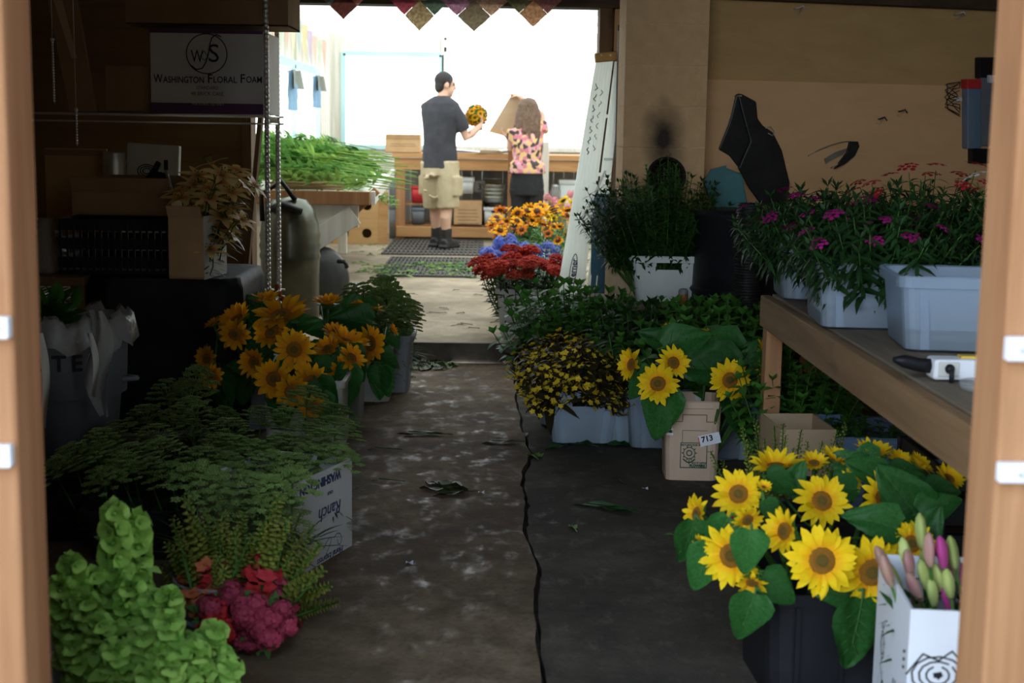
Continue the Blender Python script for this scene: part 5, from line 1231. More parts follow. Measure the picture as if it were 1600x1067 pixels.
# dark drum, ribbed hose and teal lid behind
p = at(1160, 420, 6.6); r = thing('black_drum', 'tall black drum behind the ribbed hose', 'drum', (p.x + .05, 6.75, 0)); m = MB(); m.lathe([(.001, .002), (.24, .002), (.26, .1), (.26, .92), (.27, .94), (.27, .97), (.001, .97)], n=28); m.build('body', Mt['blackp'], r)
for z in (.3, .6): m = MB(); m.lathe([(.262, z - .015), (.272, z), (.262, z + .015)], n=28); m.build('hoop', Mt['blackp'], r)
p = at(1172, 410, 6.25); r = thing('ribbed_hose', 'black ribbed hose standing upright between herbs and dianthus', 'hose', (p.x, 6.3, 0)); m = MB(); prof = []
for k in range(62): z = .25 + k * .0125; prof += [(.048, z), (.058, z + .004), (.058, z + .0085), (.048, z + .0125)]
m.lathe(prof, n=20); m.build('tube', Mt['blackrub'], r); m = MB(); m.lathe([(.07, 0), (.07, .26), (.05, .28)], n=20); m.build('coupling', Mt['blackp'], r)
p = at(1128, 300, 7.1); r = thing('teal_lid', 'teal plastic lid leaning against the plywood wall', 'lid', (p.x, 7.25, .9)); m = MB()
P = [at(x, y, 7.2) - V((p.x, 7.25, .9)) for x, y in ((1100, 286), (1110, 268), (1134, 262), (1160, 272), (1170, 330), (1120, 345))]; m.prism(P, (0, .03, 0)); m.build('panel', Mt['teal'], r, bevel=.006)
m = MB(); m.prism([P[0] + V((0, -.02, -.01)), P[1] + V((0, -.02, -.01)), P[2] + V((0, -.02, -.01)), P[2] + V((0, -.02, .012)), P[1] + V((0, -.02, .012)), P[0] + V((0, -.02, .012))], (0, .022, 0)); m.build('lip', Mt['teal'], r)
# black rubber sheet and odds and ends on the plywood wall
hp = wallpt(1152, 150); r = thing('rubber_apron', 'folded black rubber sheet hung from a nail on the plywood wall', 'apron', hp)
def wpoly(pts, off): return [wallpt(x, y, off) - hp for x, y in pts]
m = MB(); m.prism(wpoly([(1150, 146), (1158, 147), (1180, 159), (1182, 185), (1190, 196), (1206, 207), (1220, 235), (1232, 285), (1228, 325), (1188, 320), (1168, 292), (1152, 262), (1170, 220), (1160, 185)], .03), nn * .02); m.build('front_fold', Mt['blackrub'], r, bevel=.008)
m = MB(); m.prism(wpoly([(1149, 146), (1168, 160), (1172, 215), (1165, 275), (1150, 258), (1138, 243), (1121, 233), (1136, 196), (1140, 184)], .012), nn * .016); m.build('back_fold', Mt['blackrub'], r, bevel=.008)
m = MB(); m.tube([p_ for p_ in wpoly([(1196, 200), (1204, 198), (1210, 206), (1207, 212), (1200, 208)], .05)], .003, 5); m.build('wire_loop', Mt['galv'], r)
m = MB(); m.tube([V((0, 0, 0)) + nn * .05, V((0, 0, 0)) - nn * .03], .004, 6); m.build('nail', Mt['galv'], r)
hp = wallpt(1300, 245); r = thing('wire_handle_basket', 'bent wire hoop with a dark strap on the plywood wall', 'basket', hp)
m = MB(); m.tube(wpoly([(1262, 244), (1280, 234), (1300, 226), (1320, 221), (1334, 221), (1340, 226), (1335, 240), (1318, 252), (1298, 262)], .03), .0025, 5); m.build('wire', Mt['galv'], r)
m = MB(); m.prism(wpoly([(1326, 221), (1338, 221), (1340, 229), (1333, 243), (1318, 256), (1302, 264), (1314, 248), (1322, 238)], .02), nn * .02); m.build('strap', Mt['blackrub'], r)
m = MB(); m.prism(wpoly([(1288, 248), (1304, 238), (1322, 232), (1318, 240), (1300, 248), (1290, 256)], .035), nn * .008); m.build('metal_strip', Mt['galv'], r)
for k, (px, py) in enumerate(((1372, 186), (1404, 174), (1245, 13), (1495, 22))):
    hp = wallpt(px, py, .0) if py > 120 else wallpt(px, py, .0); r = thing('wall_hook', ['bent wire scrap nailed below the wall seam', 'small black bracket nailed below the wall seam', 'white clip nailed high on the plywood wall', 'white hook with wire high beside the doorpost'][k], 'hook', hp)
    m = MB(); m.tube([nn * -.03, nn * .02, nn * .03 + V((.02, 0, .01)), nn * .025 + V((.035, 0, -.008))], .004, 5); m.build('hook', Mt['white'] if k > 1 else Mt['blackp'], r)
    m = MB(); m.tube([nn * .02 + V((-.02, 0, -.02)), nn * .02 + V((0, 0, -.03)), nn * .02 + V((.02, 0, .0))], .002, 4); m.build('wire', Mt['galv'], r)
hp = wallpt(1515, 165); r = thing('wall_dispenser', 'blue tinted jug with a red lid hung beside the doorpost', 'dispenser', hp)
def wbox(m, x0, y0, x1, y1, dep, off=0): m.prism(wpoly([(x0, y0), (x1, y0), (x1, y1), (x0, y1)], off), nn * dep)
m = MB(); wbox(m, 1502, 138, 1524, 232, .06); m.build('jug', Mt['jug'], r, bevel=.008); m = MB(); wbox(m, 1501, 124, 1523, 139, .065); m.build('lid', Mt['red'], r, bevel=.003)
m = MB(); wbox(m, 1524, 122, 1556, 228, .05); m.build('case', Mt['greycan'], r, bevel=.005); m = MB(); wbox(m, 1523, 90, 1556, 122, .05); m.build('speaker_box', Mt['blackp'], r, bevel=.003)
m = MB(); wbox(m, 1534, 118, 1556, 130, .07); m.build('white_tab', Mt['white'], r, bevel=.003); m = MB(); wbox(m, 1512, 232, 1540, 255, .05); m.build('spout', Mt['blackp'], r)
hp = wallpt(1488, 155); r = thing('wall_wires', 'tangle of dark wires beside the blue tinted jug', 'wire', hp); m = MB()
for k in range(5):
    pts = [(1500, 128)] + [(1488 + 12 * math.sin(t * 1.7 + k * 1.3), 135 + 8 * t + 4 * math.cos(t * 2 + k)) for t in range(5)] + [(1500, 170 + 3 * k)]; m.tube(wpoly(pts, .02 + .006 * k), .0028, 5)
m.build('wire', Mt['blackp'], r); m = MB(); wbox(m, 1492, 152, 1500, 158, .02, .02); m.build('tag', Mt['white'], r)
# the ladder
L0, L1 = at(899, 475, 8.02), at(953, 92, 7.98); r = thing('step_ladder', 'folded aluminium step ladder with a yellow cap leaning by the chimney', 'ladder', (L0.x, 8.0, FZ))
dv = (L1 - L0).normalized(); base = V((L0.x, 8.0, FZ)); t0 = (FZ - L0.z) / dv.z; bot = L0 + dv * t0; r.location = (bot.x, 7.9, FZ); off = V((bot.x, 7.9, FZ)); top = V((L1.x, 7.97, L1.z)) - off
sk = V((.87, 0, .18)).normalized(); wd0, wd1 = .255, .15
def ladp(t, x, y=0): return top * t + V(((x) * (wd0 + (wd1 - wd0) * t), y, 0))
for nm, xa, xb, y in (('front_rail', -.5, .12, 0), ('rear_rail', .2, .5, .03)):
    m = MB(); P = [ladp(0, xa, y), ladp(0, xb, y), ladp(1, xb, y), ladp(1, xa, y)]; m.prism(P, (0, .02, 0))
    nr = 6 if nm == 'front_rail' else 2
    for k in range(nr): x = xa + (xb - xa) * (k + .5) / nr; m.prism([ladp(.01, x - .026, y), ladp(.01, x + .0, y), ladp(.99, x + .0, y), ladp(.99, x - .026, y)], (0, -.013, 0))
    m.build(nm, Mt['alum'], r)
m = MB(); m.box(top + V((.01, .015, .012)), (.185, .075, .05), MX.Rotation(R(-6), 3, 'Y')); m.build('cap', Mt['ladcap'], r, bevel=.006)
for k in range(3): m = MB(); m.ball(top + V((-.05 + .05 * k, -.024, .016)), .006, 8, 5); m.build('rivet', Mt['alum'], r)
for t in (.2, .4, .6, .8): m = MB(); m.prism([ladp(t, .1, .035), ladp(t, .24, .035), ladp(t + .012, .24, .035), ladp(t + .012, .1, .035)], (0, .02, 0)); m.build('step', Mt['alum'], r)
m = MB(); m.bar(ladp(.62, .3, -.008), ladp(.45, -.15, -.008), .012, .004, V((0, 1, 0))); m.build('spreader', Mt['galv'], r)
m = MB(); m.box(ladp(.66, .35, -.01), (.05, .012, .01)); m.build('hinge', Mt['galv'], r)
ax = top.normalized(); sd_ = V((1, 0, 0)); m = MB(); o_ = ladp(.27, -.2, -.0145)
def ladstroke(pts, w_): stroke(m, pts, o_, sd_, ax, w_)
ladstroke([(.018 * math.cos(a), .1 * math.sin(a)) for a in [2 * PI * k / 24 for k in range(25)]], .004); write(m, 'Werner', o_, ax, -sd_, .045, bold=.001); m.build('logo', Mt['navy'], r)
m = MB(); o_ = ladp(.8, -.2, -.0145)
for k in range(7): ladstroke([(-.02 + .008 * math.sin(j * 2.1 + k * 3), -.2 + .058 * k + .012 * j) for j in range(4)], .004)
for k in range(6): ladstroke([(.012 + .007 * math.sin(j * 1.7 + k), -.18 + .06 * k + .01 * j) for j in range(4)], .003)
m.build('lettering', Mt['ink'], r)
for xa in (-.2, .35): m = MB(); m.box(ladp(0, xa, .01) + V((0, 0, .012)), (.07, .04, .024)); m.build('foot', Mt['blackrub'], r)
# planks leaning beside it
p = at(935, 400, 7.9); r = thing('blue_plank', 'worn blue painted plank behind the ladder', 'plank', (p.x + .005, 7.95, FZ)); m = MB(); m.box((0, 0, .43), (.085, .03, .86)); m.build('board', Mt['bluepaint'], r, bevel=.003); m = MB(); m.box((.0, -.018, .6), (.02, .006, .03)); m.build('latch', Mt['galv'], r)
p = at(966, 250, 8.0); r = thing('dark_pipe', 'dark blue grey plank standing against the chimney side', 'plank', (p.x - .01, 7.9, FZ)); m = MB(); m.box((0, 0, .87), (.035, .04, 1.74)); m.build('board', Mt['greycan'], r, bevel=.003); m = MB(); m.box((0, 0, 1.75), (.04, .045, .03)); m.build('cap', Mt['blackp'], r)

# ------------------------------------------------- flowers on the edge of the raised floor
p = onz(806, 531, FZ); c = (p.x + .03, p.y + .17, FZ)
tub('cream tub of red yarrow on the edge of the raised step', c, R(-3), .27, .3, .29, 'bingrey', level=0, taper=.85)
zn = mk_zinnia(); bunch(zn, c, (.34, .3), 46, 'dark red flat topped bloom in the cream tub', 'red yarrow in the cream tub', .42, (.95, 1.2), seed=14, lean=(.03, 0))
c = (at(815, 400, 9.0).x, 9.1, FZ); tub('white tub of blue flowers behind the red yarrow', c, 0, .28, .3, .3, 'bingrey', level=0)
bl = mk_puff('blue_bloom', 'blue', .44, .034); bunch(bl, c, (.3, .3), 44, 'fluffy blue bloom behind the red yarrow', 'blue blooms by the ladder', .5, (.85, 1.15), seed=15, lean=(.02, 0))
c = (at(868, 400, 8.75).x, 8.75, FZ); tub('white tub of grey green foliage beside the ladder foot', c, 0, .26, .3, .28, 'bingrey', level=0)
gf_ = mk_herb(.45, 14, .06, .012, 'greyfol', 'dusty_foliage', 4, .5); bunch(gf_, c, (.26, .3), 16, 'grey green foliage stem between blue blooms and ladder', 'grey green foliage by the ladder', .4, (.85, 1.05), seed=16)
c = (at(835, 360, 10.3).x, 10.4, FZ); tub('white tub of orange daisies behind the blue blooms', c, 0, .34, .34, .3, 'bingrey', level=0)
d1, d2 = mk_daisy('rud', .46, .045), mk_daisy('rudr', .46, .04)
bunch([d1, d1, d2], c, (.42, .36), 60, 'orange brown centred daisy behind the blue blooms', 'orange daisies in the rear tub', .5, (1.05, 1.45), seed=17)
c = (at(882, 340, 11.0).x, 11.1, FZ); tub('white tub of yellow daisies nearest the ladder', c, 0, .26, .3, .3, 'bingrey', level=0)
yl = mk_daisy('petal', .48, .045); bunch(yl, c, (.28, .3), 26, 'clear yellow bloom beside the ladder rail', 'yellow blooms by the ladder', .4, (1.05, 1.4), seed=18)
c = (at(895, 320, 11.8).x, 11.9, FZ); tub('white tub of pale pink flowers furthest behind the ladder', c, 0, .24, .28, .3, 'bingrey', level=0)
pk = mk_puff('pale_pink_bloom', 'snapk', .52, .025); bunch(pk, c, (.2, .25), 8, 'pale pink bloom furthest behind the ladder', 'pink blooms behind the ladder', .3, (1.1, 1.35), seed=19)
# bouquet in the man's hands
r = thing('bouquet', 'round bouquet of orange flowers held by the man', 'bouquet', BQ); q = random.Random(4)
m = MB(); m.tube([V((.05, -.02, -.14)), V((0, 0, 0))], [.02, .035], 8); m.build('stems', Mt['stem'], r)
m = MB(); m.ball((0, 0, 0), (.09, .09, .1), 12, 8)
for k in range(70): d = rdir(q.uniform(0, 6.3), q.uniform(-1.2, 1.5)); m.leaf(d * .075, (d + V((q.uniform(-.7, .7), q.uniform(-.7, .7), q.uniform(-.7, .7)))).normalized(), d, .06, .03, .2, .2, 3)
m.build('foliage', Mt['basil'], r); me = mesh_of(petals_mesh(31, 13, 8, .3, .1), 'petals', [Mt['rud']])
pu = mesh_of(petals_mesh(33, 12, 10, .3, .4), 'petals', [Mt['dpink']])
for k in range(26): a = k * 2.4; z = 1 - 2 * (k + .5) / 26; kk = math.sqrt(1 - z * z); d = V((kk * math.cos(a), kk * math.sin(a), z)); part('bloom', pu if k % 8 == 0 else me, r, d * .1, aim(d, k), .042)
# ---------------------------------------------------------------- left side: shelving, cartons, bins
SXa, SXb, SYa, SYb = -2.45, at(425, 200, 7.3).x + .02, 6.95, 7.55
SH = at(420, 172, 6.95).z - .03
r = thing('wire_shelving', 'chrome wire shelving unit holding the floral foam carton', 'shelving', (0, 0, 0))
pa, pb = at(417, 200, 6.95), at(434, 200, 7.5)
for (x, y, zb) in ((pa.x, 6.95, 0), (pb.x, 7.5, 0), (-2.4, 6.95, 0), (-2.4, 7.5, 0)):
    m = MB(); prof = []
    for k in range(96): z = .02 + k * .0235; prof += [(.0125, z), (.0125, z + .019), (.0098, z + .0205), (.0098, z + .022)]
    m.lathe(prof, (x, y, 0), 12, cap=True); m.build('post', Mt['chrome'], r)
for z in (SH, .48):
    m = MB(); x0, x1 = -2.4, pa.x
    for y in (6.95, 7.5): m.tube([(x0, y, z), (x1, y, z)], .005, 6); m.tube([(x0, y, z - .035), (x1, y, z - .035)], .005, 6)
    for k in range(34): y_ = 0; x = x0 + (x1 - x0) * (k + .5) / 34; m.tube([(x, 6.95, z), (x, 7.5, z)], .0025, 4)
    for x in (x0, x1):
        xe = pb.x if x == x1 else x
        m.tube([(x, 6.95, z), (xe, 7.5, z)], .005, 6); m.tube([(x, 6.95, z - .035), (xe, 7.5, z - .035)], .005, 6)
        for k in range(14): t = (k + .5) / 14; m.tube([(x + (xe - x) * t, 6.95 + .55 * t, z), (x + (xe - x) * t, 6.95 + .55 * (t + .03), z - .035)], .002, 4)
    m.build('wire_shelf', Mt['chrome'], r)
# the floral foam carton
a, b = at(235, 158, 6.99), at(411, 47, 6.99); fw_, fh_ = b.x - a.x, b.z - (SH + .012)
r = thing('foam_carton', 'white floral foam carton with purple bands and round monogram', 'carton', ((a.x + b.x) / 2, 6.99, SH + .008)); m = MB(); m.box((0, .26, fh_ / 2), (fw_, .5, fh_)); m.build('body', Mt['boxgrey'], r, bevel=.004)
m = MB(); m.box((0, -.0012, .025), (fw_ - .004, .001, .05)); m.box((0, -.0012, fh_ - .008), (fw_ - .004, .001, .016)); m.build('purple_band', Mt['purple'], r)
def fl(px, py): q = at(px, py, 6.988); return V((q.x - (a.x + b.x) / 2, -.002, q.z - SH - .008))
X_, Z_ = (1, 0, 0), (0, 0, 1); s7 = 6.99 / F
m = MB(); write_fit(m, 'W', fl(308, 88), X_, Z_, 19 * s7, 19 * s7); write_fit(m, 'S', fl(334, 83), X_, Z_, 16 * s7, 27 * s7)
o_ = fl(323, 84); stroke(m, [(31 * s7 * math.cos(t), 30 * s7 * math.sin(t)) for t in [2 * PI * k / 40 for k in range(41)]], o_, X_, Z_, .005)
stroke(m, [(x * s7, y * s7) for x, y in ((22, 26), (15, 29), (8, 24), (5, 14), (3, 2), (-1, -12), (-7, -22), (-16, -24), (-24, -18))], o_, X_, Z_, .0055)
stroke(m, [(x * s7, y * s7) for x, y in ((-10, -4), (-4, 4), (2, -4), (-3, -10), (-8, -6))], o_, X_, Z_, .003)
m.build('monogram', Mt['ink'], r)
m = MB()
for t_, xa_, xb_, cp in (('W', 240, 254, 13.5), ('ASHINGTON', 255.5, 318, 10), ('F', 325, 332, 13.5), ('LORAL', 334, 370, 10), ('F', 376, 383, 13.5), ('OAM', 385, 409, 10)): write_fit(m, t_, fl((xa_ + xb_) / 2, 129.5 - cp / 2), X_, Z_, (xb_ - xa_) * s7, cp * s7, bold=.012)
write_fit(m, 'STANDARD', fl(324, 137), X_, Z_, 34 * s7, 5 * s7); write_fit(m, '48 BRICK CASE', fl(324, 146.5), X_, Z_, 50 * s7, 5.5 * s7); m.build('lettering', Mt['ink'], r)
m = MB(); write(m, 'WASHINGTON FLORAL FOAM PRODUCTS WHOLESALE', fl(330, 156), X_, Z_, 4.6 * s7); write(m, 'FOR FLORAL USE ONLY', fl(325, 163), X_, Z_, 4.6 * s7); m.build('small_print', Mt['boxgrey'], r)
# cartons above and beside it
a2, b2 = at(195, 40, 6.97), at(449, 0, 6.97)
carton('dark brown carton on top of the foam carton, pale at its end', ((a2.x + b2.x) / 2, 7.2, SH + fh_ + .03), (b2.x - a2.x, .42, .26), Mt['carddark'], open_top=False)
r0_ = carton('plain closed brown carton beside the foam carton', (at(196, 150, 7.0).x, 7.23, SH + .008), (.22, .4, .22), Mt['carddark'], R(3), open_top=False)
pq = at(112, 160, 7.0); r = thing('display_board', 'dark board tilted against the end of the wire shelving', 'board', (pq.x, 7.0, SH)); m = MB(); P = [at(x, y, 7.0) - V((pq.x, 7.0, SH)) for x, y in ((74, 0), (120, 0), (150, 170), (108, 170))]; P[2].z = P[3].z = .009; m.prism(P, (0, .03, 0)); m.build('panel', Mt['carddark'], r, bevel=.003)
m = MB(); m.prism([P[0] + V((.03, -.004, 0)), P[0] + V((.07, -.004, 0)), P[3] + V((.045, -.004, .25)), P[3] + V((.02, -.004, .25))], (0, .004, 0)); m.build('pale_streak', Mt['card2'], r)
for k, (px, y0, y1) in enumerate(((82, 66, 162), (119, 176, 228))):
    Y = 6.4 + .3 * k; p0_, p1_ = at(px, y1, Y), at(px, y0, Y); r = thing('bead_chain', ['hanging bead chain catching light near the doorpost', 'lower hanging bead chain below the tilted board'][k], 'chain', p1_); m = MB()
    n_ = 22 if k == 0 else 12
    for j in range(n_): m.ball((0, 0, -(p1_.z - p0_.z) * j / n_), .006, 6, 4)
    m.tube([(0, 0, 2.7 - p1_.z), (0, 0, p0_.z - p1_.z)], .0015, 4); m.build('beads', Mt['chrome'], r); m = MB(); m.ball((0, 0, .012), .01, 8, 5); m.build('end_cap', Mt['chrome'], r)
# lower things: printed paper, metal cylinder, black folded sheet, crate, white-sided carton
q = at(232, 262, 7.5); tb = at(232, 285, 7.0).z
r = thing('low_counter', 'dark counter under the wire shelf carrying crates and cartons', 'counter', (-1.95, 6.6, 0)); CZ = at(200, 432, 6.1).z
m = MB(); m.box((-.15, 0, CZ - .02), (.75, 1.1, .04)); m.build('top', Mt['trimw'], r, bevel=.003)
for sx_ in (-1, 1):
    for sy_ in (-1, 1): m = MB(); m.box((-.15 + sx_ * .34, sy_ * .48, (CZ - .04) / 2), (.06, .06, CZ - .04)); m.build('leg', Mt['trimw'], r)
# wall of dark flats under the counter
a, b = at(92, 455, 6.15), at(276, 345, 6.15)
r = thing('bulb_crate', 'black slatted plastic crate below the brown carton', 'crate', ((a.x + b.x) / 2, 6.32, CZ)); w_, h_ = b.x - a.x, b.z - CZ
m = MB(); m.box((0, 0, .01), (w_, .34, .02)); m.build('base', Mt['blackp'], r)
for k in range(3): m = MB(); z = .03 + k * h_ * .34; m.rings([rr(w_, .34, .02, z), rr(w_, .34, .02, z + h_ * .2), rr(w_ - .012, .33, .02, z + h_ * .2), rr(w_ - .012, .33, .02, z)], cap=False, sm=False); m.build('band', Mt['blackp'], r)
m = MB()
for k in range(18): m.box((-w_ / 2 + w_ * (k + .5) / 18, -.168, h_ / 2), (.01, .01, h_ - .01))
m.build('slats', Mt['blackp'], r)
a, b = at(128, 345, 6.5), at(300, 318, 6.5)
carton('open brown carton sitting on the black slatted crate', ((a.x + b.x) / 2, 6.42, CZ + h_ + .012), (b.x - a.x - .06, .3, .1), Mt['carddark'], R(-3), flap_h=.07)
a, b = at(302, 436, 6.0), at(327, 332, 6.0); bl_ = at(262, 400, 6.0)
r = carton('tall brown carton with a pale side holding the lilies', (at(296, 400, 6.0).x - .0, 6.18, CZ), (.15, .3, b.z - CZ - .02), Mt['card'], R(-8), flap_h=.05)
m = MB(); m.box((.0765, 0, (b.z - CZ) * .5 - .01), (.002, .29, (b.z - CZ) * .94)); m.build('pale_side', Mt['boxgrey'], r); m = MB(); write(m, 'LILY', V((.078, 0, (b.z - CZ) * .68)), (0, 1, 0), (0, 0, 1), .05); m.build('print', Mt['ink'], r)
ly = mk_lily(); LC = V((at(330, 400, 6.35).x, 6.42, .28))
bunchpts = [(286, 300), (310, 275), (340, 262), (372, 268), (300, 330), (330, 300), (362, 300), (383, 285), (345, 340), (370, 330), (318, 318), (352, 358), (334, 372), (300, 290)]
for i, (px, py) in enumerate(bunchpts):
    T_ = at(px, py + 8, 6.2 + .12 * math.sin(i * 2)); d0_ = V(((px - 290) * .0045, .02 * math.sin(i), .9)).normalized(); foot = T_ - d0_ * (.2 + .04 * (i % 3)); d = T_ - foot
    ly.put(foot, aim(d, rnd.uniform(0, 6)), (.85, .85, d.length / .42), 'pink and cream lily stem beside the pale sided carton', 'lilies beside the pale carton')
a = at(168, 288, 7.3); r = thing('metal_cylinder', 'dull metal cylinder on the counter behind the dark carton', 'canister', (at(176, 270, 7.05).x, 7.08, CZ)); zt_ = at(176, 240, 7.05).z - CZ; m = MB(); m.lathe([(.001, .002), (.055, .002), (.055, zt_), (.05, zt_ + .01), (.001, zt_ + .01)], n=24); m.build('body', Mt['galv'], r)
m = MB(); m.lathe([(.058, zt_ * .9), (.058, zt_ * .93)], n=24); m.build('band', Mt['galv'], r)
r = thing('leaning_panel', 'worn yellowish panel leaning behind the metal cylinder', 'panel', (at(120, 280, 7.12).x, 7.12, CZ)); zt_ = at(120, 232, 7.12).z - CZ; m = MB(); m.box((0, 0, zt_ / 2), (.3, .02, zt_)); m.build('board', Mt['card'], r); m = MB(); m.box((0, -.012, zt_ - .02), (.3, .006, .03)); m.build('edge_strip', Mt['carddark'], r)
a, b = at(196, 290, 7.15), at(276, 226, 7.15); r = thing('printed_bag', 'pale paper bag with dark flower print under the wire shelf', 'bag', ((a.x + b.x) / 2, 7.17, CZ)); zt_ = b.z - CZ; w_ = b.x - a.x; m = MB(); m.box((0, 0, zt_ / 2), (w_, .05, zt_), MX.Rotation(R(3), 3, 'Y')); m.build('body', Mt['boxgrey'], r, bevel=.006)
m = MB(); o_ = V((.0, -.027, zt_ - .13))
for k in range(3): stroke(m, [(-.02 + (.045 - .013 * k) * math.cos(t * .5), (.032 - .009 * k) * math.sin(t * .5)) for t in range(14)], o_, X_, Z_, .005)
stroke(m, [(-.02, -.03), (0, -.07), (-.03, -.1)], o_, X_, Z_, .005); m.box(o_ + V((.075, -.001, .03)), (.02, .001, .05)); m.build('print', Mt['ink'], r)
a = at(245, 270, 6.7); r = thing('folded_tarp', 'black folded plastic sheet standing out of the brown carton', 'tarp', V((at(225, 330, 6.5).x, 6.5, CZ + .29)))
P0 = V(r.location); m = MB(); P = [at(x, y, 6.5) - P0 for x, y in ((172, 326), (205, 296), (232, 272), (244, 251), (252, 256), (246, 268), (262, 272), (282, 333))]; m.prism(P, (0, .025, 0)); m.build('sheet', Mt['blackbag'], r, bevel=.003)
m = MB(); m.tube([at(258, 266, 6.48) - P0, at(282, 334, 6.48) - P0], .006, 5); m.build('shiny_edge', Mt['chrome'], r)
r = thing('dark_stick', 'dark slanted wooden stick beside the opening trim', 'stick', V((at(386, 440, 7.7).x, 7.7, 0))); P0 = V(r.location); m = MB(); m.bar(at(384, 440, 7.7) - P0 - V((0, 0, .0)), at(408, 178, 7.9) - P0, .025, .025); m.bar(V((-.03, 0, 0.01)), at(384, 440, 7.7) - P0, .025, .025); m.build('shaft', Mt['trimw'], r); m = MB(); m.ball(V((-.03, 0, .02)), .016, 8, 5); m.build('tip', Mt['blackp'], r)
# stack hidden under a black plastic sheet
dx0, dx1 = -1.73, at(384, 470, 6.2).x
r = thing('draped_stack', 'stack draped in black plastic under the pale sided carton', 'stack', ((dx0 + dx1) / 2, 6.42, 0)); m = MB(); w_ = dx1 - dx0; rs = []
for k in range(13):
    t = k / 12; z = CZ * (math.sin(t * PI / 2) if t < 1 else 1); z = (CZ - .004) * min(1, t * 1.12); in_ = 0 if t < .8 else .16 * ((t - .8) / .2) ** 2.2
    base_ = rr(w_ * (1 - in_ * .9), .76 * (1 - in_), .12, z, 8, .2)
    rs.append([p_ + V((p_.x, p_.y, 0)).normalized() * (.018 * math.sin(j * 1.9 + k * .3) * (1 - t * .75)) for j, p_ in enumerate(base_)])
m.rings(rs); m.build('plastic_sheet', Mt['blackbag'], r)
m = MB(); m.tube([V((w_ * .42, -.3, CZ * .95)), V((w_ * .5, -.32, CZ * .78)), V((w_ * .53, -.3, CZ * .5)), V((w_ * .54, -.3, .1))], .006, 5); m.build('fold_ridge', Mt['blackbag'], r)
# bin with the clear liner near the doorpost
bp = V((at(98, 640, 4.9).x, 4.95, 0)); zt_ = at(100, 512, 4.8).z; r = thing('trash_can', 'grey round trash can with lettering and a clear liner', 'bin', bp)
m = MB(); m.lathe([(.001, .003), (.15, .003), (.185, zt_ * .62), (.205, zt_ * .63), (.212, zt_ - .03), (.22, zt_ - .02), (.22, zt_), (.205, zt_), (.19, zt_ - .1), (.15, .02), (.001, .02)], n=36); m.build('body', Mt['greycan'], r)
m = MB()
for k, chr_ in enumerate('BRUTE'):
    an = -PI / 2 - .62 + k * .27; P_, Fs_ = textmesh(chr_, .075, bold=.002)
    for_ = V((math.cos(an), math.sin(an), 0)); tx = V((-math.sin(an), math.cos(an), 0)); m.add([for_ * (.2125 + p_.z) + tx * p_.x + V((0, 0, zt_ * .82 + p_.y)) for p_ in P_], Fs_)
m.build('lettering', Mt['ink'], r)
for sgn in (-1, 1): m = MB(); m.tube([(sgn * .2, -.03, zt_ * .7), (sgn * .245, 0, zt_ * .7), (sgn * .2, .03, zt_ * .7)], .01, 6); m.build('handle', Mt['greycan'], r)
r2 = thing('bin_liner', 'clear plastic liner draped over the rim of the trash can', 'liner', bp); m = MB(); n_ = 40; rs = []
for rad, z in ((.185, zt_ - .12), (.2, zt_ + .012), (.215, zt_ + .035), (.232, zt_ + .012), (.24, zt_ - .07)):
    rs.append([V((rad * (1 + .05 * math.sin(j * 2.3 + z * 20)) * math.cos(2 * PI * j / n_), rad * (1 + .05 * math.sin(j * 2.3 + z * 20)) * math.sin(2 * PI * j / n_), z + .02 * math.sin(j * 1.7))) for j in range(n_)])
m.rings(rs, cap=False); m.build('collar', Mt['film'], r2)
for (px, y0, y1, wd) in ((62, 520, 668, 9), (140, 520, 620, 7)):
    p0_, p1_ = at(px, y0, 4.7) - bp, at(px + 10, y1, 4.7) - bp; m = MB(); m.sheet(lambda u_, v_: p0_.lerp(p1_, v_) + V(((u_ - .5) * wd * .0024 + .012 * math.sin(v_ * 4), -.008 * math.sin(v_ * 5 + u_ * 3), 0)), 4, 12); m.build('strap', Mt['bingrey'], r2)
p0_, p1_ = at(150, 485, 4.75) - bp, at(160, 650, 4.75) - bp; m = MB(); m.sheet(lambda u_, v_: p0_.lerp(p1_, v_) + V(((u_ - .5) * (.03 + .05 * math.sin(PI * min(1, v_ * .9 + .1))) + .012 * math.sin(v_ * 7), .02 * math.sin(u_ * 6 + v_ * 6), 0)), 8, 16); m.build('hanging_corner', Mt['film'], r2)
r3 = thing('green_refuse', 'green leafy trimmings heaped in the lined trash can', 'trimmings', bp + V((-.05, 0, zt_ - .06))); r3['kind'] = 'stuff'; m = MB(); q = random.Random(6)
for k in range(80): d = rdir(q.uniform(0, 6.3), q.uniform(.1, 1.5)); m.leaf(V((0, 0, .0)) + d * q.uniform(.03, .13), d, (q.uniform(-1, 1), q.uniform(-1, 1), 1), .09, .05, .3, .4, 4)
m.build('leaves', Mt['basil'], r3)
r = thing('plastic_wrap_roll', 'crumpled shiny plastic wrap on the dark counter by the doorpost', 'wrap', (at(68, 380, 6.2).x, 6.25, CZ)); m = MB(); zt_ = at(66, 342, 6.2).z - CZ; q = random.Random(3); rs = []
for k in range(9): t = k / 8; rs.append([V((.09 * (1 - .6 * t) * (1 + .25 * math.sin(j * 2.2 + k * 1.7)) * math.cos(2 * PI * j / 16), .08 * (1 - .6 * t) * (1 + .25 * math.sin(j * 3.1 + k)) * math.sin(2 * PI * j / 16), zt_ * t)) for j in range(16)])
m.rings(rs); m.build('crumple', Mt['film'], r); m = MB(); m.lathe([(.02, 0), (.02, .1)], (.03, 0, 0), 10); m.build('core', Mt['card'], r)
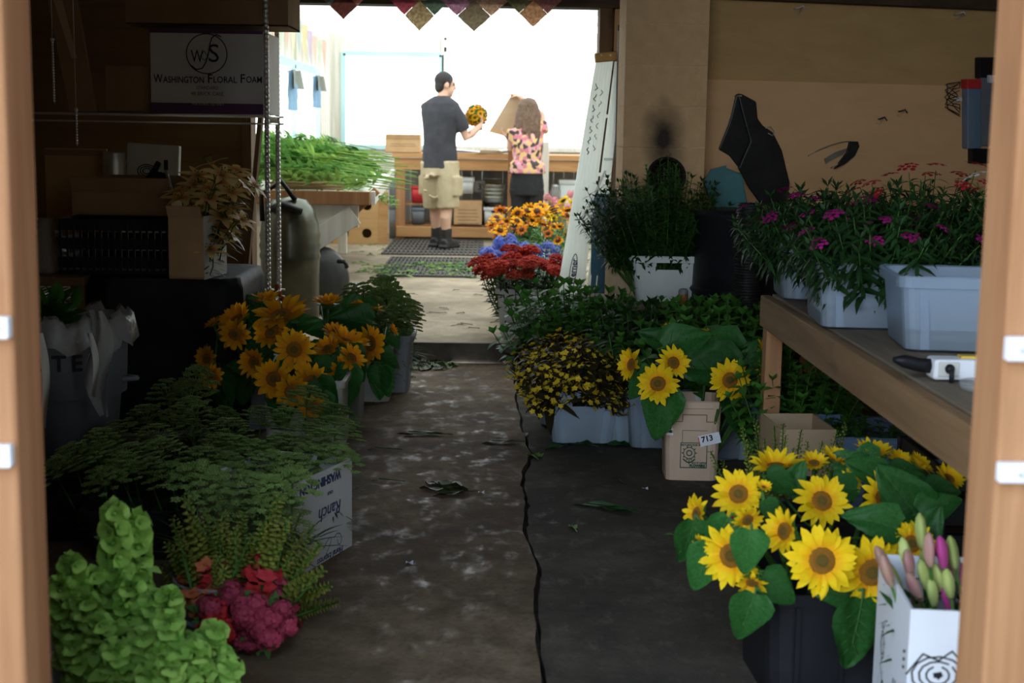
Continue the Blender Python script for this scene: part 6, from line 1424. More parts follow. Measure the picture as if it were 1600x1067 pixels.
# steel can and dark lid by the opening
cp = V((at(452, 460, 8.75).x, 8.8, FZ)); zt_ = at(450, 345, 8.75).z - FZ; rad = 48 * 8.75 / F
r = thing('steel_can', 'tall dull steel can with ridged shoulders beside the opening', 'can', cp); m = MB(); m.lathe([(.001, .003), (rad * .93, .003), (rad * .96, zt_ * .62), (rad * 1.0, zt_ * .66), (rad * .96, zt_ * .7), (rad * 1.0, zt_ * .76), (rad * .96, zt_ * .8), (rad * .99, zt_ * .86), (rad * .95, zt_ * .9), (rad * .93, zt_ * .97), (rad * .8, zt_ * 1.1), (rad * .55, zt_ * 1.2), (.001, zt_ * 1.23)], n=36); m.build('body', Mt['cang'], r)
m = MB(); m.tube([(-rad * .5, -rad * .7, zt_ * 1.12), (-rad * .1, -rad * .95, zt_ * 1.16), (rad * .5, -rad * .8, zt_ * 1.1)], [.022, .026, .02], 8); m.build('handle', Mt['blackp'], r)
m = MB(); m.tube([(-rad * .8, -rad * .6, zt_ * 1.0), (-rad * .85, -rad * .5, zt_ * 1.25), (-rad * .2, -rad * .5, zt_ * 1.38), (rad * .25, -rad * .5, zt_ * 1.2)], .016, 8); m.build('carry_hoop', Mt['blackp'], r)
hz_ = (at(512, 386, 9.2).z - FZ) / 2; lp = V((at(503, 455, 9.2).x, 9.2, FZ))
r = thing('round_lid', 'black round bin lid standing on edge behind the steel can', 'lid', lp); m = MB(); rx = MX.Rotation(R(84), 3, 'X')
m.lathe([(.001, .05), (hz_ * .5, .05), (hz_ * .85, .03), (hz_, .0), (hz_, -.03), (hz_ * .92, -.03), (hz_ * .86, .0), (.001, .02)], (0, 0, hz_ + .005), 36, rot=MX.Rotation(R(42), 3, 'Z') @ rx); m.build('disc', Mt['blackrub'], r)
m = MB(); m.tube([V((hz_ * .5, -.04, hz_ * 1.6)), V((hz_ * .7, -.08, hz_ * 1.62)), V((hz_ * .75, -.05, hz_ * 1.45))], .015, 6); m.build('handle', Mt['blackrub'], r)
p = onz(545, 458, FZ); r = thing('white_tray', 'white foam tray on the raised floor beside the black lid', 'tray', (p.x, p.y + .1, FZ)); m = MB(); m.rings([rr(.11, .2, .02, .001), rr(.13, .24, .02, .05), rr(.12, .23, .02, .05), rr(.1, .19, .02, .01)]); m.build('body', Mt['white'], r); m = MB(); m.rings([rr(.13, .24, .02, .045), rr(.14, .25, .02, .05), rr(.14, .25, .02, .054), rr(.12, .23, .02, .054)], cap=False); m.build('rim', Mt['white'], r)

# ------------------------------------------------- flowers along the aisle
p = onz(612, 633, 0); c1_ = (p.x - .17, p.y + .18, 0); tub('white square tub at the far end of the aisle row', c1_, R(0), .32, .34, .29, 'crate', level=.3, taper=.95)
p = onz(565, 671, 0); c2_ = (p.x - .17, p.y + .18, 0); tub('grey tub of sunflowers in the middle of the aisle row', c2_, R(0), .32, .3, .29, 'soil', level=.3, taper=.95)
p = onz(538, 716, 0); c3_ = (p.x - .17, p.y + .2, 0); tub('pale tub at the near end of the aisle sunflowers', c3_, R(0), .32, .34, .31, 'bingrey', level=.3, taper=.95)
c4_ = (c2_[0] - .38, c2_[1] - .1, 0); tub('shaded tub of sunflowers against the black sheet', c4_, R(3), .3, .34, .29, 'soil', level=.3, taper=.95)
G = 'sunflowers along the aisle'
C1, C2, C3, C4 = V(c1_), V(c2_), V(c3_), V(c4_)
SL = [('full faced orange sunflower in the middle of the aisle row', C4, 460, 546, 5.75, (.05, -1, .1), 30, 0, [(440, 520, 5.9, 150, 60, .2)]),
 ('large upturned sunflower above the full faced orange one', C4, 440, 493, 5.95, (-.1, -.45, .85), 40, 1, [(480, 505, 5.9, 20, 55, .3), (400, 480, 6.0, 130, 60, .3)]),
 ('upturned sunflower near the black sheet with a drooping twin', C4, 370, 500, 6.0, (-.4, -.5, .7), 28, 2, [(395, 488, 6.0, 90, 50, .3)]),
 ('drooping orange sunflower below the upturned one by the black sheet', C4, 367, 522, 5.95, (-.1, -.9, -.1), 24, 1, [(345, 535, 5.9, -120, 60, .2)]),
 ('small closed sunflower bud standing out against the black sheet', C4, 333, 507, 5.95, (-.4, -.3, .8), 13, 2, [(320, 515, 5.95, 160, 40, .2)]),
 ('sunflower at the top of the row beside the chrome posts', C4, 411, 472, 6.3, (-.1, -.1, .95), 27, 2, [(395, 485, 6.2, -150, 60, .3)]),
 ('sunflower opening upward at the middle back of the row', C2, 512, 474, 6.6, (0, -.15, .95), 22, 2, [(530, 490, 6.5, -20, 55, .3), (545, 500, 6.4, 170, 80, .3)]),
 ('sunflower fanned edge on beneath the green umbels', C1, 573, 481, 6.85, (.3, .1, .9), 26, 1, [(560, 500, 6.6, -100, 80, .3)]),
 ('sunflower facing the aisle nearest the raised step', C1, 578, 537, 6.55, (.75, -.6, .1), 29, 0, [(605, 560, 6.5, -30, 55, .2), (592, 600, 6.3, -95, 62, .05), (600, 598, 6.3, -75, 58, .1)]),
 ('bright upright sunflower with petals lit from behind', C2, 542, 536, 6.25, (.35, -.2, .85), 33, 2, [(548, 585, 6.1, -80, 80, .1)]),
 ('half open sunflower tucked beside the bright upright one', C2, 513, 545, 6.2, (-.2, -.5, .6), 22, 2, [(490, 560, 6.0, -140, 60, .2)]),
 ('narrow sunflower seen from its side low on the aisle edge', C2, 531, 580, 6.0, (.8, -.6, -.1), 26, 1, [(555, 570, 6.1, -60, 70, .1), (535, 620, 5.9, -100, 70, .1)]),
 ('drooping orange sunflower above the tall pale umbel', C3, 486, 598, 5.7, (.1, -.95, -.1), 30, 0, [(510, 620, 5.6, -60, 70, .1)]),
 ('dim orange sunflower low in the shade of the row', C3, 428, 592, 5.65, (-.1, -.95, .0), 30, 1, [(460, 575, 5.8, 20, 70, .2)]),
 ('dim sunflower turned half away in the shaded row', C4, 397, 566, 5.75, (-.4, -.85, .1), 24, 2, [(410, 540, 5.8, 70, 70, .2)]),
 ('darkest sunflower facing the big black sheet', C4, 323, 560, 5.8, (-.5, -.8, .1), 20, 1, [(335, 545, 5.8, -100, 55, .2)]),
 ('sunflower low in the dark above the umbel heads', C4, 331, 588, 5.6, (-.2, -.9, .0), 20, 1, []),
 ('extra bright half sunflower above the upright backlit one', C2, 522, 520, 6.35, (.1, -.3, .9), 20, 2, [(500, 515, 6.4, 170, 60, .3), (475, 575, 6.1, -100, 70, .2)]),
 ('sunflower glowing between the black sheet and the full faced one', C4, 425, 520, 5.9, (-.2, -.7, .5), 27, 1, [(400, 545, 5.9, -130, 70, .2), (380, 600, 5.8, -90, 80, .2)]),
 ('sunflower low on the aisle side above the grey tub', C2, 549, 560, 6.0, (.6, -.6, .5), 22, 1, [(540, 605, 5.9, -95, 80, .05), (505, 590, 5.9, -120, 70, .05)]),
 ('dark orange sunflower just over the umbels beside the pale tub', C3, 455, 612, 5.6, (.1, -.95, -.05), 26, 1, [(440, 640, 5.6, -100, 80, .05), (350, 610, 5.75, -80, 80, .2)]),
 ('small sunflower bud leaning over the aisle by the step', C1, 613, 516, 6.6, (.8, -.2, .5), 11, 2, [(615, 530, 6.6, -60, 40, .2)]),
 ('hanging sunflower petals just behind the round umbel', C3, 486, 634, 5.5, (.2, -.9, -.3), 20, 1, [(505, 640, 5.5, -80, 60, .1)])]
for lab, b_, px, py, Y, fc, rp, v, lv in SL:
    sunflower(lab, b_ + V((rnd.uniform(-.06, .06), rnd.uniform(-.06, .06), .02)), at(px, py, Y), fc, rp * Y / F * 1.22, [(a_, b_y, c_y + (.25 if f_t > .1 else .08), d_a, e_l * .9, f_t) for a_, b_y, c_y, d_a, e_l, f_t in lv], True, v, G, spin=rnd.uniform(0, 1))
um = [mk_ammi(seed=1), mk_ammi(seed=2)]
def umbels(pts, Yf, foot, lab, grp, q):
    for (px, py) in pts:
        Y = Yf(py) + q.uniform(-.06, .06); T_ = at(px, py, Y); f_ = foot(T_); d = T_ - f_; s_ = d.length / .36
        o_ = q.choice(um).put(f_, aim(d.normalized() + V((q.uniform(-.1, .1), q.uniform(-.12, .06), 0)), q.uniform(0, 6)), (1, 1, s_), lab, grp); k = q.uniform(1.05, 1.55); o_.scale = (k, k, s_)
q = random.Random(12)
pts = [(565, 462), (585, 448), (603, 442), (622, 452), (640, 468), (600, 462), (618, 470), (632, 486), (645, 484), (588, 470), (606, 485), (625, 500), (575, 455), (560, 478), (612, 500), (640, 500), (595, 492), (550, 455), (596, 500), (608, 515), (622, 512), (635, 478), (590, 480), (612, 460)]
umc = V((C1.x + .1, 7.25, 0)); tub('dark tub of green umbels at the foot of the raised step', umc, 0, .3, .3, .3, 'soil', level=.3)
umbels(pts, lambda y: 7.2, lambda T_: umc + V(((T_.x - umc.x) * .35, q.uniform(-.08, .08), .02)), 'dark green umbel at the foot of the raised step', 'green umbels by the step', q)
# small rust red blooms behind the row
pr = mk_puff('rust_sprig', 'snapo', .5, .014); q = random.Random(15)
rc = V((at(412, 470, 6.85).x, 6.85, 0)); tub('dark tub of rust sprigs behind the aisle sunflowers', rc, 0, .26, .26, .28, 'soil', level=.3)
for px, py in ((387, 452), (395, 462), (410, 455), (420, 463), (433, 450), (436, 460), (400, 470), (426, 470), (384, 466), (441, 468)):
    T_ = at(px, py, 6.8); f_ = rc + V(((T_.x - rc.x) * .4, q.uniform(-.06, .06), .02)); d = T_ - f_; pr.put(f_, aim(d, q.uniform(0, 6)), (1, 1, d.length / .5), 'small rust red sprig beneath the chrome shelf posts', 'rust sprigs below the posts')
# the mass of pale umbels in the lettered boxes
def lettered(label, corner, w_, d_, h_, rz, words):
    r = thing('lettered_box', label, 'box', corner, rz); m = MB(); t = .006
    m.box((0, 0, .004), (w_, d_, .006))
    for sx_ in (-1, 1): m.box((sx_ * (w_ - t) / 2, 0, h_ / 2), (t, d_, h_))
    for sy_ in (-1, 1): m.box((0, sy_ * (d_ - t) / 2, h_ / 2), (w_ - 2 * t, t, h_))
    m.build('body', Mt['boxgrey'], r)
    if words:
        m = MB(); xx = w_ / 2; Xd, Zd = (0, -1, 0), (0, 0, -1)
        write(m, 'WASHINGTON', V((xx, .0, h_ - .03)), Xd, Zd, .038, bold=.0012); write(m, 'CALIF', V((xx, .06, h_ - .075)), Xd, Zd, .014); write(m, 'Ranch', V((xx, .06, h_ - .13)), Xd, Zd, .06, shear=.2)
        for k in range(4): stroke(m, [(-.1 + .07 * k + .022 * math.cos(t_ * .8) + .004 * t_, -.0 + .02 * math.sin(t_ * .8 + k)) for t_ in range(8)], V((xx, .03, .06)), Xd, Zd, .003)
        write(m, 'Floral Express', V((xx, .06, .022)), Xd, Zd, .03, shear=.2); m.build('lettering', Mt['navy'], r)
    return r
p = onz(550, 858, 0); g = onz(470, 905, 0)
dirv = V((p.x - g.x, p.y - g.y, 0)).normalized()          # the printed side runs along this line
bd_ = .42; nrm_ = V((dirv.y, -dirv.x, 0)); cen = V((p.x, p.y, 0)) - dirv * bd_ / 2 - nrm_ * .15
rzb = math.atan2(nrm_.y, nrm_.x); zt_ = at(550, 716, p.y).z
lettered('white lettered flower box with upside down print beside the aisle', cen, .3, bd_, zt_, rzb, True)
for k_, (dx_, dy_, lab_) in enumerate(((-.12, .62, 'black tub of pale umbels behind the lettered box'), (-.42, .12, 'black tub of pale umbels beside the lettered box'), (-.52, .62, 'black tub of pale umbels in the deepest shade'), (-.82, .3, 'black tub of pale umbels nearest the trash can'))): tub(lab_, (cen.x + dx_, cen.y + dy_, 0), R(4), .34, .36, .17, 'blackp', level=.4)
q = random.Random(21); pts = []
def topy(x): 
    K = [(70, 725), (130, 690), (190, 655), (230, 625), (285, 590), (330, 630), (400, 640), (470, 636), (530, 665), (560, 700)]
    for (x0_, y0_), (x1_, y1_) in zip(K, K[1:]):
        if x0_ <= x <= x1_: return y0_ + (y1_ - y0_) * (x - x0_) / (x1_ - x0_)
    return 720
n_ = 0
while len(pts) < 84 and n_ < 9000:
    n_ += 1; x = q.uniform(75, 525); y = topy(x) + (825 - topy(x)) * q.random() ** .9
    if y > 690 and x > 505 - (y - 690) * .35: continue
    if all(((x - a_) / 45) ** 2 + ((y - b_) / 21) ** 2 > 1 for a_, b_ in pts): pts.append((x, y))
pts += [(468, 618), (525, 645), (455, 690), (400, 700), (300, 585), (536, 712), (365, 720), (150, 712), (180, 725)]
def ufoot(T_): return V((cen.x - .15 + (T_.x - cen.x + .15) * .85, cen.y + .15 + (T_.y - cen.y - .15) * .8, .02))
def yof(y): return 5.5 - (y - 580) / 120 if y < 700 else 4.5 - (y - 700) / 150 * .85
pts = [p_ for p_ in pts if not (p_[1] > 748 and p_[0] < 500)]
umbels(pts, yof, ufoot, 'pale green umbel in the dense mass filling the white boxes', 'green umbels in the white boxes', q)

umbels([(318, 742), (345, 752), (378, 748), (410, 758), (440, 752), (468, 744), (395, 785), (330, 782), (450, 790)], lambda y: 3.98, lambda T_: V((T_.x - .03, T_.y + .06, .02)), 'pale green umbel leaning over the front edge of the lettered box', 'green umbels over the lettered box edge', q)
# ---------------------------------------------------------------- foreground, right: sunflowers in the black bucket
BB = V((at(1290, 1000, 3.35).x, 3.4, 0)); r = thing('flower_bucket', 'black plastic bucket full of big yellow sunflowers', 'bucket', BB, R(3)); h_ = .27; m = MB()
m.rings([rr(.33, .33, .05, .002), rr(.36, .36, .055, h_), rr(.345, .345, .05, h_), rr(.32, .32, .045, .01)], sm=False); m.build('body', Mt['blackp'], r)
m = MB(); m.rings([rr(.362, .362, .056, h_ - .03), rr(.375, .375, .06, h_ - .028), rr(.375, .375, .06, h_), rr(.35, .35, .05, h_)], cap=False, sm=False); m.build('rim', Mt['blackp'], r)
for x in (-.11, .0, .11): m = MB(); m.bar((x * .95, -.168, .01), (x, -.182, h_ - .03), .012, .008, V((0, 1, 0))); m.build('rib', Mt['blackp'], r)
G = 'sunflowers in the black bucket'
FL = [('biggest open sunflower facing the doorway in the black bucket', 1284, 876, 3.12, (.05, -.97, .25), 60, 0, [(1338, 995, 3.14, -95, 130, -.05)]),
 ('sunflower with a green eye high on the aisle side of the bucket', 1154, 772, 3.42, (-.2, -.85, .45), 43, 1, [(1120, 840, 3.3, -120, 75, .1)]),
 ('sunflower with upswept petals directly above the biggest one', 1284, 783, 3.42, (.05, -.8, .5), 46, 1, [(1243, 745, 3.55, 60, 60, .3), (1364, 812, 3.25, 160, 90, .25)]),
 ('sunflower half covered by a folded leaf on the aisle side', 1143, 868, 3.2, (-.45, -.85, .1), 54, 1, [(1168, 865, 3.1, -95, 80, -.05), (1097, 890, 3.22, -110, 85, -.05)]),
 ('narrow sunflower turned sideways beside the biggest one', 1226, 830, 3.2, (-.8, -.5, .2), 40, 2, [(1219, 922, 3.15, -40, 78, -.05)]),
 ('broad brown centred sunflower touching the white lily box', 1362, 894, 3.16, (.1, -.95, .05), 62, 0, [(1300, 925, 3.2, 170, 70, .1)]),
 ('sunflower partly covered by a long leaf above the lily box', 1380, 780, 3.5, (.35, -.8, .35), 44, 1, [(1402, 765, 3.42, 128, 110, .1), (1350, 735, 3.6, 150, 75, .3)]),
 ('wide sunflower facing skyward at the back beside the snapdragons', 1212, 730, 3.6, (-.1, -.15, .95), 44, 2, [(1225, 755, 3.5, -20, 60, .3)]),
 ('small open sunflower at the back between two larger ones', 1272, 724, 3.68, (-.1, -.4, .85), 25, 2, []),
 ('sunflower at the back with petals spread like a cup', 1308, 717, 3.72, (.15, -.2, .95), 30, 2, [(1330, 720, 3.7, 30, 60, .3)]),
 ('topmost sunflower of the black bucket in front of the dark crate', 1364, 708, 3.75, (.0, -.2, .95), 34, 2, [(1345, 725, 3.7, -160, 70, .3)]),
 ('round petalled sunflower next along from the topmost one', 1406, 722, 3.75, (.2, -.4, .85), 26, 2, [(1420, 740, 3.7, 0, 60, .3)]),
 ('ragged sunflower near the shelf board end', 1437, 727, 3.72, (.5, -.3, .75), 26, 2, [(1471, 788, 3.4, 25, 72, .2), (1440, 770, 3.5, -10, 60, .2)]),
 ('sunflower hanging out over the aisle, lower in petals', 1089, 803, 3.36, (-.85, -.4, .25), 32, 1, [(1076, 850, 3.3, -100, 80, -.05)]),
 ('small drooping sunflower beneath the aisle edge one', 1096, 850, 3.3, (-.7, -.6, -.3), 19, 1, []),
 ('hanging petals of the sunflower lowest on the aisle side', 1175, 910, 3.14, (-.2, -.75, -.55), 28, 2, [(1166, 968, 3.1, -105, 90, -.05)]),
 ('sunflower half hidden behind the lily buds', 1425, 850, 3.25, (.1, -.8, .5), 40, 1, [(1452, 820, 3.3, 60, 75, .15), (1400, 830, 3.28, 150, 60, .2)]),
 ('dim sunflower deep among the leaves in the middle', 1328, 752, 3.62, (.2, -.85, .1), 22, 1, [(1310, 760, 3.55, 170, 60, .3)]),
 ('sunflower at the far shelf side beside the doorpost', 1482, 748, 3.6, (.2, -.5, .8), 28, 2, [(1475, 765, 3.5, 0, 60, .3)]),
 ('closed sunflower bud standing between the high blooms', 1193, 762, 3.36, (.0, -.4, .9), 15, 2, [(1205, 800, 3.3, -60, 45, .2)]),
 ('lower petals of the sunflower under the green eyed one', 1168, 812, 3.3, (.25, -.85, -.2), 27, 1, [])]
for lab, px, py, Y, fc, rp, v, lv in FL:
    sunflower(lab, BB + V((rnd.uniform(-.09, .09), rnd.uniform(-.09, .09), .02)), at(px, py, Y), fc, rp * Y / F * 1.06, lv, False, v, G, spin=rnd.uniform(0, 1), open_=1.3 if 'bud' in lab else 1)
# snapdragons behind it
sn = [mk_snap('snapk', 4, .5), mk_snap('snapr', 5, .45)]
SB = V((at(1225, 800, 4.1).x, 4.12, 0)); bucket('dark bucket of snapdragons behind the sunflower bucket', SB, .12, .15, .3, Mt['blackp'], name='flower_bucket', handle=False)
q = random.Random(31)
for (px, py, k) in ((1160, 668, 0), (1180, 655, 0), (1172, 690, 0), (1210, 665, 1), (1224, 662, 1), (1228, 680, 1), (1252, 672, 1), (1262, 690, 1), (1285, 690, 1), (1308, 672, 1), (1322, 662, 1), (1316, 690, 1), (1240, 700, 1), (1110, 705, 1), (1128, 720, 1), (1195, 685, 1)):
    T_ = at(px, py, 4.1 + q.uniform(-.1, .1)); f_ = SB + V(((T_.x - SB.x) * .3, q.uniform(-.05, .05), .02)); d = T_ - f_
    sn[k].put(f_, aim(d, q.uniform(0, 6)), (1, 1, d.length / .5), 'pink blossomed snapdragon spike behind the black bucket' if k == 0 else 'green tipped snapdragon spike behind the black bucket', 'pink snapdragons by the tan bucket' if k == 0 else 'green snapdragons by the black bucket')
# white lily box
lf = at(1423, 952, 2.66); lb = at(1376, 851, 3.02); zt_ = lf.z; ang = math.atan2(lb.x - lf.x, lb.y - lf.y); W_, D_ = .36, .37
r = thing('lily_box', 'white corrugated lily box with drawn roses beside the doorpost', 'box', (lf.x, lf.y, 0), -ang); m = MB(); t = .006
m.box((W_ / 2, D_ / 2, .004), (W_, D_, .006))
for x in (t / 2, W_ - t / 2): m.box((x, D_ / 2, zt_ / 2), (t, D_, zt_))
for y in (t / 2, D_ - t / 2): m.box((W_ / 2, y, zt_ / 2), (W_ - 2 * t, t, zt_))
m.build('body', Mt['white'], r)
m = MB(); Xd = (0, -1, 0); Zd = (0, 0, 1)
def rose(o_, xd, yd, s_, w_):
    for k in range(3): stroke(m, [(s_ * (.5 - .14 * k) * math.cos(t_ * .5 + k), s_ * (.38 - .1 * k) * math.sin(t_ * .5 + k)) for t_ in range(14 - k)], o_, xd, yd, w_)
    stroke(m, [(s_ * (-.6), 0), (-s_ * .3, s_ * .42), (0, s_ * .3), (s_ * .25, s_ * .5), (s_ * .6, .1 * s_)], o_, xd, yd, w_); stroke(m, [(-.05 * s_, .0), (.05 * s_, .02 * s_), (0, -.03 * s_)], o_, xd, yd, w_ * 3)
rose(V((.058, 0, zt_ - .13)), (1, 0, 0), Zd, .1, .0035); m.build('rose_print', Mt['ink'], r)
for yy, zz_ in ((.27, .17), (.12, .235)):
    m = MB(); o_ = V((0, yy, zt_ - zz_))
    for k in range(2): stroke(m, [((.022 - .008 * k) * math.cos(t_ * .55), .03 * math.sin(t_ * .55) * (1 - .3 * k)) for t_ in range(12)], o_, Xd, Zd, .003)
    stroke(m, [(.0, -.03), (-.012, -.05), (.012, -.07), (0, -.1)], o_, Xd, Zd, .003); stroke(m, [(-.02, .03), (-.01, .045), (.0, .035), (.015, .05)], o_, Xd, Zd, .003); stroke(m, [(-.03, -.08), (-.03, -.15)], o_, Xd, Zd, .002)
    write(m, '0', o_ + V((0, -.02, -.085)), Xd, Zd, .03, bold=.002); m.build('small_print', Mt['ink'], r)
m = MB()
for k in range(3): stroke(m, [(-.008, .0), (.008, .006)], V((0, .035, zt_ - .1 - .016 * k)), Xd, Zd, .006)
m.build('print', Mt['ink'], r)
bg_, bp_, bm_ = mk_lilybud('lbudg'), mk_lilybud('lbudp'), mk_lilybud('lbudm')
mid_ = V((lf.x + .18, lf.y + .19, .01)); q = random.Random(17)
for (px, py, k, lx, ly_) in ((1374, 865, 1, -.75, .1), (1392, 890, 0, -.7, .0), (1382, 880, 1, -.8, 0), (1418, 870, 1, -.15, .1), (1424, 905, 1, .05, 0), (1446, 862, 0, .15, .2), (1438, 815, 0, .0, .2), (1412, 852, 0, -.3, .2), (1462, 890, 0, .45, .1), (1472, 880, 1, .5, .1), (1480, 900, 0, -.1, 0), (1470, 850, 2, -.6, .2), (1486, 850, 0, .2, .2), (1478, 925, 2, -.35, -.1), (1440, 885, 0, .3, .1), (1400, 905, 0, -.4, .1), (1430, 930, 1, .2, .0), (1455, 915, 0, -.2, .1), (1492, 870, 1, .4, .1), (1500, 890, 2, .3, .1), (1520, 860, 0, .3, .2), (1452, 845, 1, .1, .2)):
    Y = 2.86 + q.uniform(-.06, .1); T_ = at(px, py, Y); f_ = mid_ + V((q.uniform(-.08, .08), q.uniform(-.06, .06), 0)); d = T_ - f_
    (bg_, bp_, bm_)[k].put(f_, aim(d, q.uniform(0, 6)), (1.15, 1.15, d.length / .45), ['plump green lily bud in the white drawn box', 'pinkish lily bud in the white drawn box', 'deep magenta lily bud in the white drawn box'][k], ['green lily buds', 'pinkish lily buds', 'magenta lily buds'][k])

# ---------------------------------------------------------------- foreground, left: bells of Ireland and snapdragons
BC = V((at(185, 1000, 3.05).x, 3.1, 0)); tub('pale tub of bells of Ireland beside the doorpost', BC, R(-6), .35, .3, .13, 'crate', level=.3, taper=.92)
be = mk_bells(); q = random.Random(41)
for (px, py, Y) in ((178, 786, 3.05), (215, 800, 3.1), (108, 868, 2.98), (145, 890, 3.02), (90, 905, 2.95), (240, 925, 3.0), (265, 920, 3.0), (195, 850, 3.15), (130, 930, 2.95), (225, 985, 2.9), (180, 1005, 2.88), (335, 1000, 2.98), (350, 1020, 2.98), (110, 1000, 2.9), (290, 990, 3.05), (250, 1010, 2.9), (150, 965, 2.92), (205, 905, 3.0), (365, 1035, 2.95), (320, 1040, 2.9), (290, 1045, 2.88), (340, 975, 3.0), (265, 960, 2.92), (310, 1010, 2.9), (270, 1030, 2.84), (235, 1045, 2.85)):
    T_ = at(px, py, Y); f_ = BC + V(((T_.x - BC.x) * .55 + q.uniform(-.02, .02), (T_.y - BC.y) * .5, .02)); d = T_ - f_; s_ = max(.62, d.length / .62)
    f2 = T_ - d.normalized() * .62 * s_
    be.put(f2 if s_ > d.length / .62 + .01 and f2.z > .01 else f_, aim(d, q.uniform(0, 6)), (.85, .85, (d.length / .62) if f2.z < .01 or s_ <= d.length / .62 + .01 else s_), 'bells of Ireland spike in the pale tub beside the doorpost', 'bells of Ireland')
sc_ = V((at(345, 980, 3.65).x, 3.68, 0)); bucket('grey bucket of red snapdragons between bells and lettered box', sc_, .1, .12, .15, Mt['soil'], name='flower_bucket', handle=False)
s3 = [mk_snap('snapr', 6, .55), mk_snap('snapp', 7, .5), mk_snap('snapo', 8, .5)]; q = random.Random(43)
for (px, py, k) in ((288, 775, 2), (270, 810, 2), (300, 830, 1), (340, 820, 0), (348, 800, 1), (368, 830, 0), (395, 835, 1), (412, 820, 0), (440, 770, 2), (450, 810, 0), (470, 800, 2), (490, 820, 1), (500, 850, 0), (505, 890, 1), (530, 940, 1), (430, 850, 2), (380, 860, 0), (455, 870, 1), (325, 860, 1), (260, 850, 1), (480, 920, 0), (410, 890, 0), (350, 890, 2), (300, 880, 1), (320, 800, 0), (425, 800, 1), (380, 800, 2), (460, 840, 0), (485, 870, 2), (515, 915, 0), (360, 850, 1), (395, 870, 2), (440, 890, 1), (250, 880, 0), (280, 840, 2), (465, 905, 2), (420, 860, 1), (340, 870, 0)):
    T_ = at(px, py, 3.6 + q.uniform(-.12, .1)); f_ = sc_ + V(((T_.x - sc_.x) * .25, q.uniform(-.06, .06), .03)); d = T_ - f_; s_ = d.length / .5
    s3[k].put(f_, aim(d, q.uniform(0, 6)), (1.7, 1.7, s_), ['red blossomed snapdragon spike leaning out beside the bells', 'magenta snapdragon spike leaning out beside the bells', 'orange snapdragon spike leaning out beside the bells'][k], ['red snapdragons', 'magenta snapdragons', 'orange snapdragons'][k])
bb_ = mk_puff('snapdragon_cluster', 'snapp', .2, .024); cr_ = mk_puff('red_snapdragon_cluster', 'snapr', .2, .024)
for i, (px, py, k) in enumerate(((330, 970, 1), (350, 985, 1), (385, 985, 0), (410, 975, 0), (432, 968, 0), (395, 1005, 0), (420, 995, 0), (375, 950, 0), (318, 985, 1), (440, 955, 0), (360, 930, 0), (400, 945, 0), (340, 1000, 0), (372, 1000, 0), (404, 985, 0), (420, 965, 0), (340, 955, 1), (325, 945, 0), (385, 965, 0), (450, 975, 0), (436, 985, 0))):
    T_ = at(px, py, 3.45 + q.uniform(-.05, .05)); f_ = V((sc_.x + (T_.x - sc_.x) * .4, sc_.y - .05, max(.03, T_.z - .16))); d = T_ - f_; s_ = d.length / .2
    (cr_ if k else bb_).put(f_, aim(d, q.uniform(0, 6)), max(.7, min(s_, 1.2)), 'dark red snapdragon cluster low beside the bells' if k else 'raspberry snapdragon cluster hanging low over the aisle', 'low red clusters' if k else 'low raspberry clusters')

# ---------------------------------------------------------------- cut stems on the trestle table
ps = []
for k in range(3):
    r = thing('cut_greenery', 'tmp', 'stem'); m = MB(); q = random.Random(50 + k); m.tube([(0, 0, 0), (.0, .3, .02), (.01, .6, .01), (.03, .95, -.02)], [.004, .004, .003, .002], 5); m.build('stem', Mt['pile'], r)
    m = MB()
    for i in range(40): t = q.uniform(.35, .98); d = V((q.uniform(-1, 1), q.uniform(.1, 1.2), q.uniform(-.1, 1))).normalized(); m.leaf((0, .95 * t, .015), d, (0, 0, 1), .11 * q.uniform(.6, 1.2), .034, .2, .4, 3)
    m.build('foliage', Mt['pile2' if k else 'pile'], r); ps.append(Proto(r))
q = random.Random(60); tx = tx1 - .5
for i in range(110):
    t = i / 110; lay = int(t * 5); y = q.uniform(9.35, 12.0) - .3 * lay * .2; z = TZ + .0 + lay * .062 * max(.2, 1 - .22 * abs(y - 10.6)); x = tx + q.uniform(-.1, .42) - .05 * lay
    an = R(90) + q.uniform(-.35, .45)                                     # leafy ends towards the side window
    Q = Quaternion((0, 0, 1), an) @ Quaternion((1, 0, 0), q.uniform(-.02, .16)) @ Quaternion((0, 1, 0), q.uniform(0, 1.0))
    ps[i % 3].put((x + .36, y, max(z, TZ + .008)), Q, q.uniform(.72, .92), 'freshly cut green stem in the heap on the trestle table', 'cut stems heaped on the trestle table')
for k in range(6):
    p = at(610 - k * 6, 285 + k * 4, 9.9 + .4 * k); ps[k % 2].put((tx1 - .3 - .03 * k, 9.4 + .35 * k, TZ + .02), Quaternion((0, 0, 1), R(-75 - 8 * k)) @ Quaternion((1, 0, 0), R(-16)), .5, 'limp green stem drooping over the edge of the trestle table', 'stems drooping off the table')
r = thing('brown_twigs', 'bundle of dark brown stem ends on the near table edge', 'twigs', (tx1 - .45, 9.28, TZ)); m = MB()
for k in range(26): y = q.uniform(0, .12); z = q.uniform(.006, .05); m.tube([(q.uniform(-.25, -.1), y, z), (0, y + .01, z), (q.uniform(.1, .3), y + q.uniform(-.02, .02), z)], .004, 4)
m.build('twig', Mt['carddark'], r); r['kind'] = 'stuff'; 
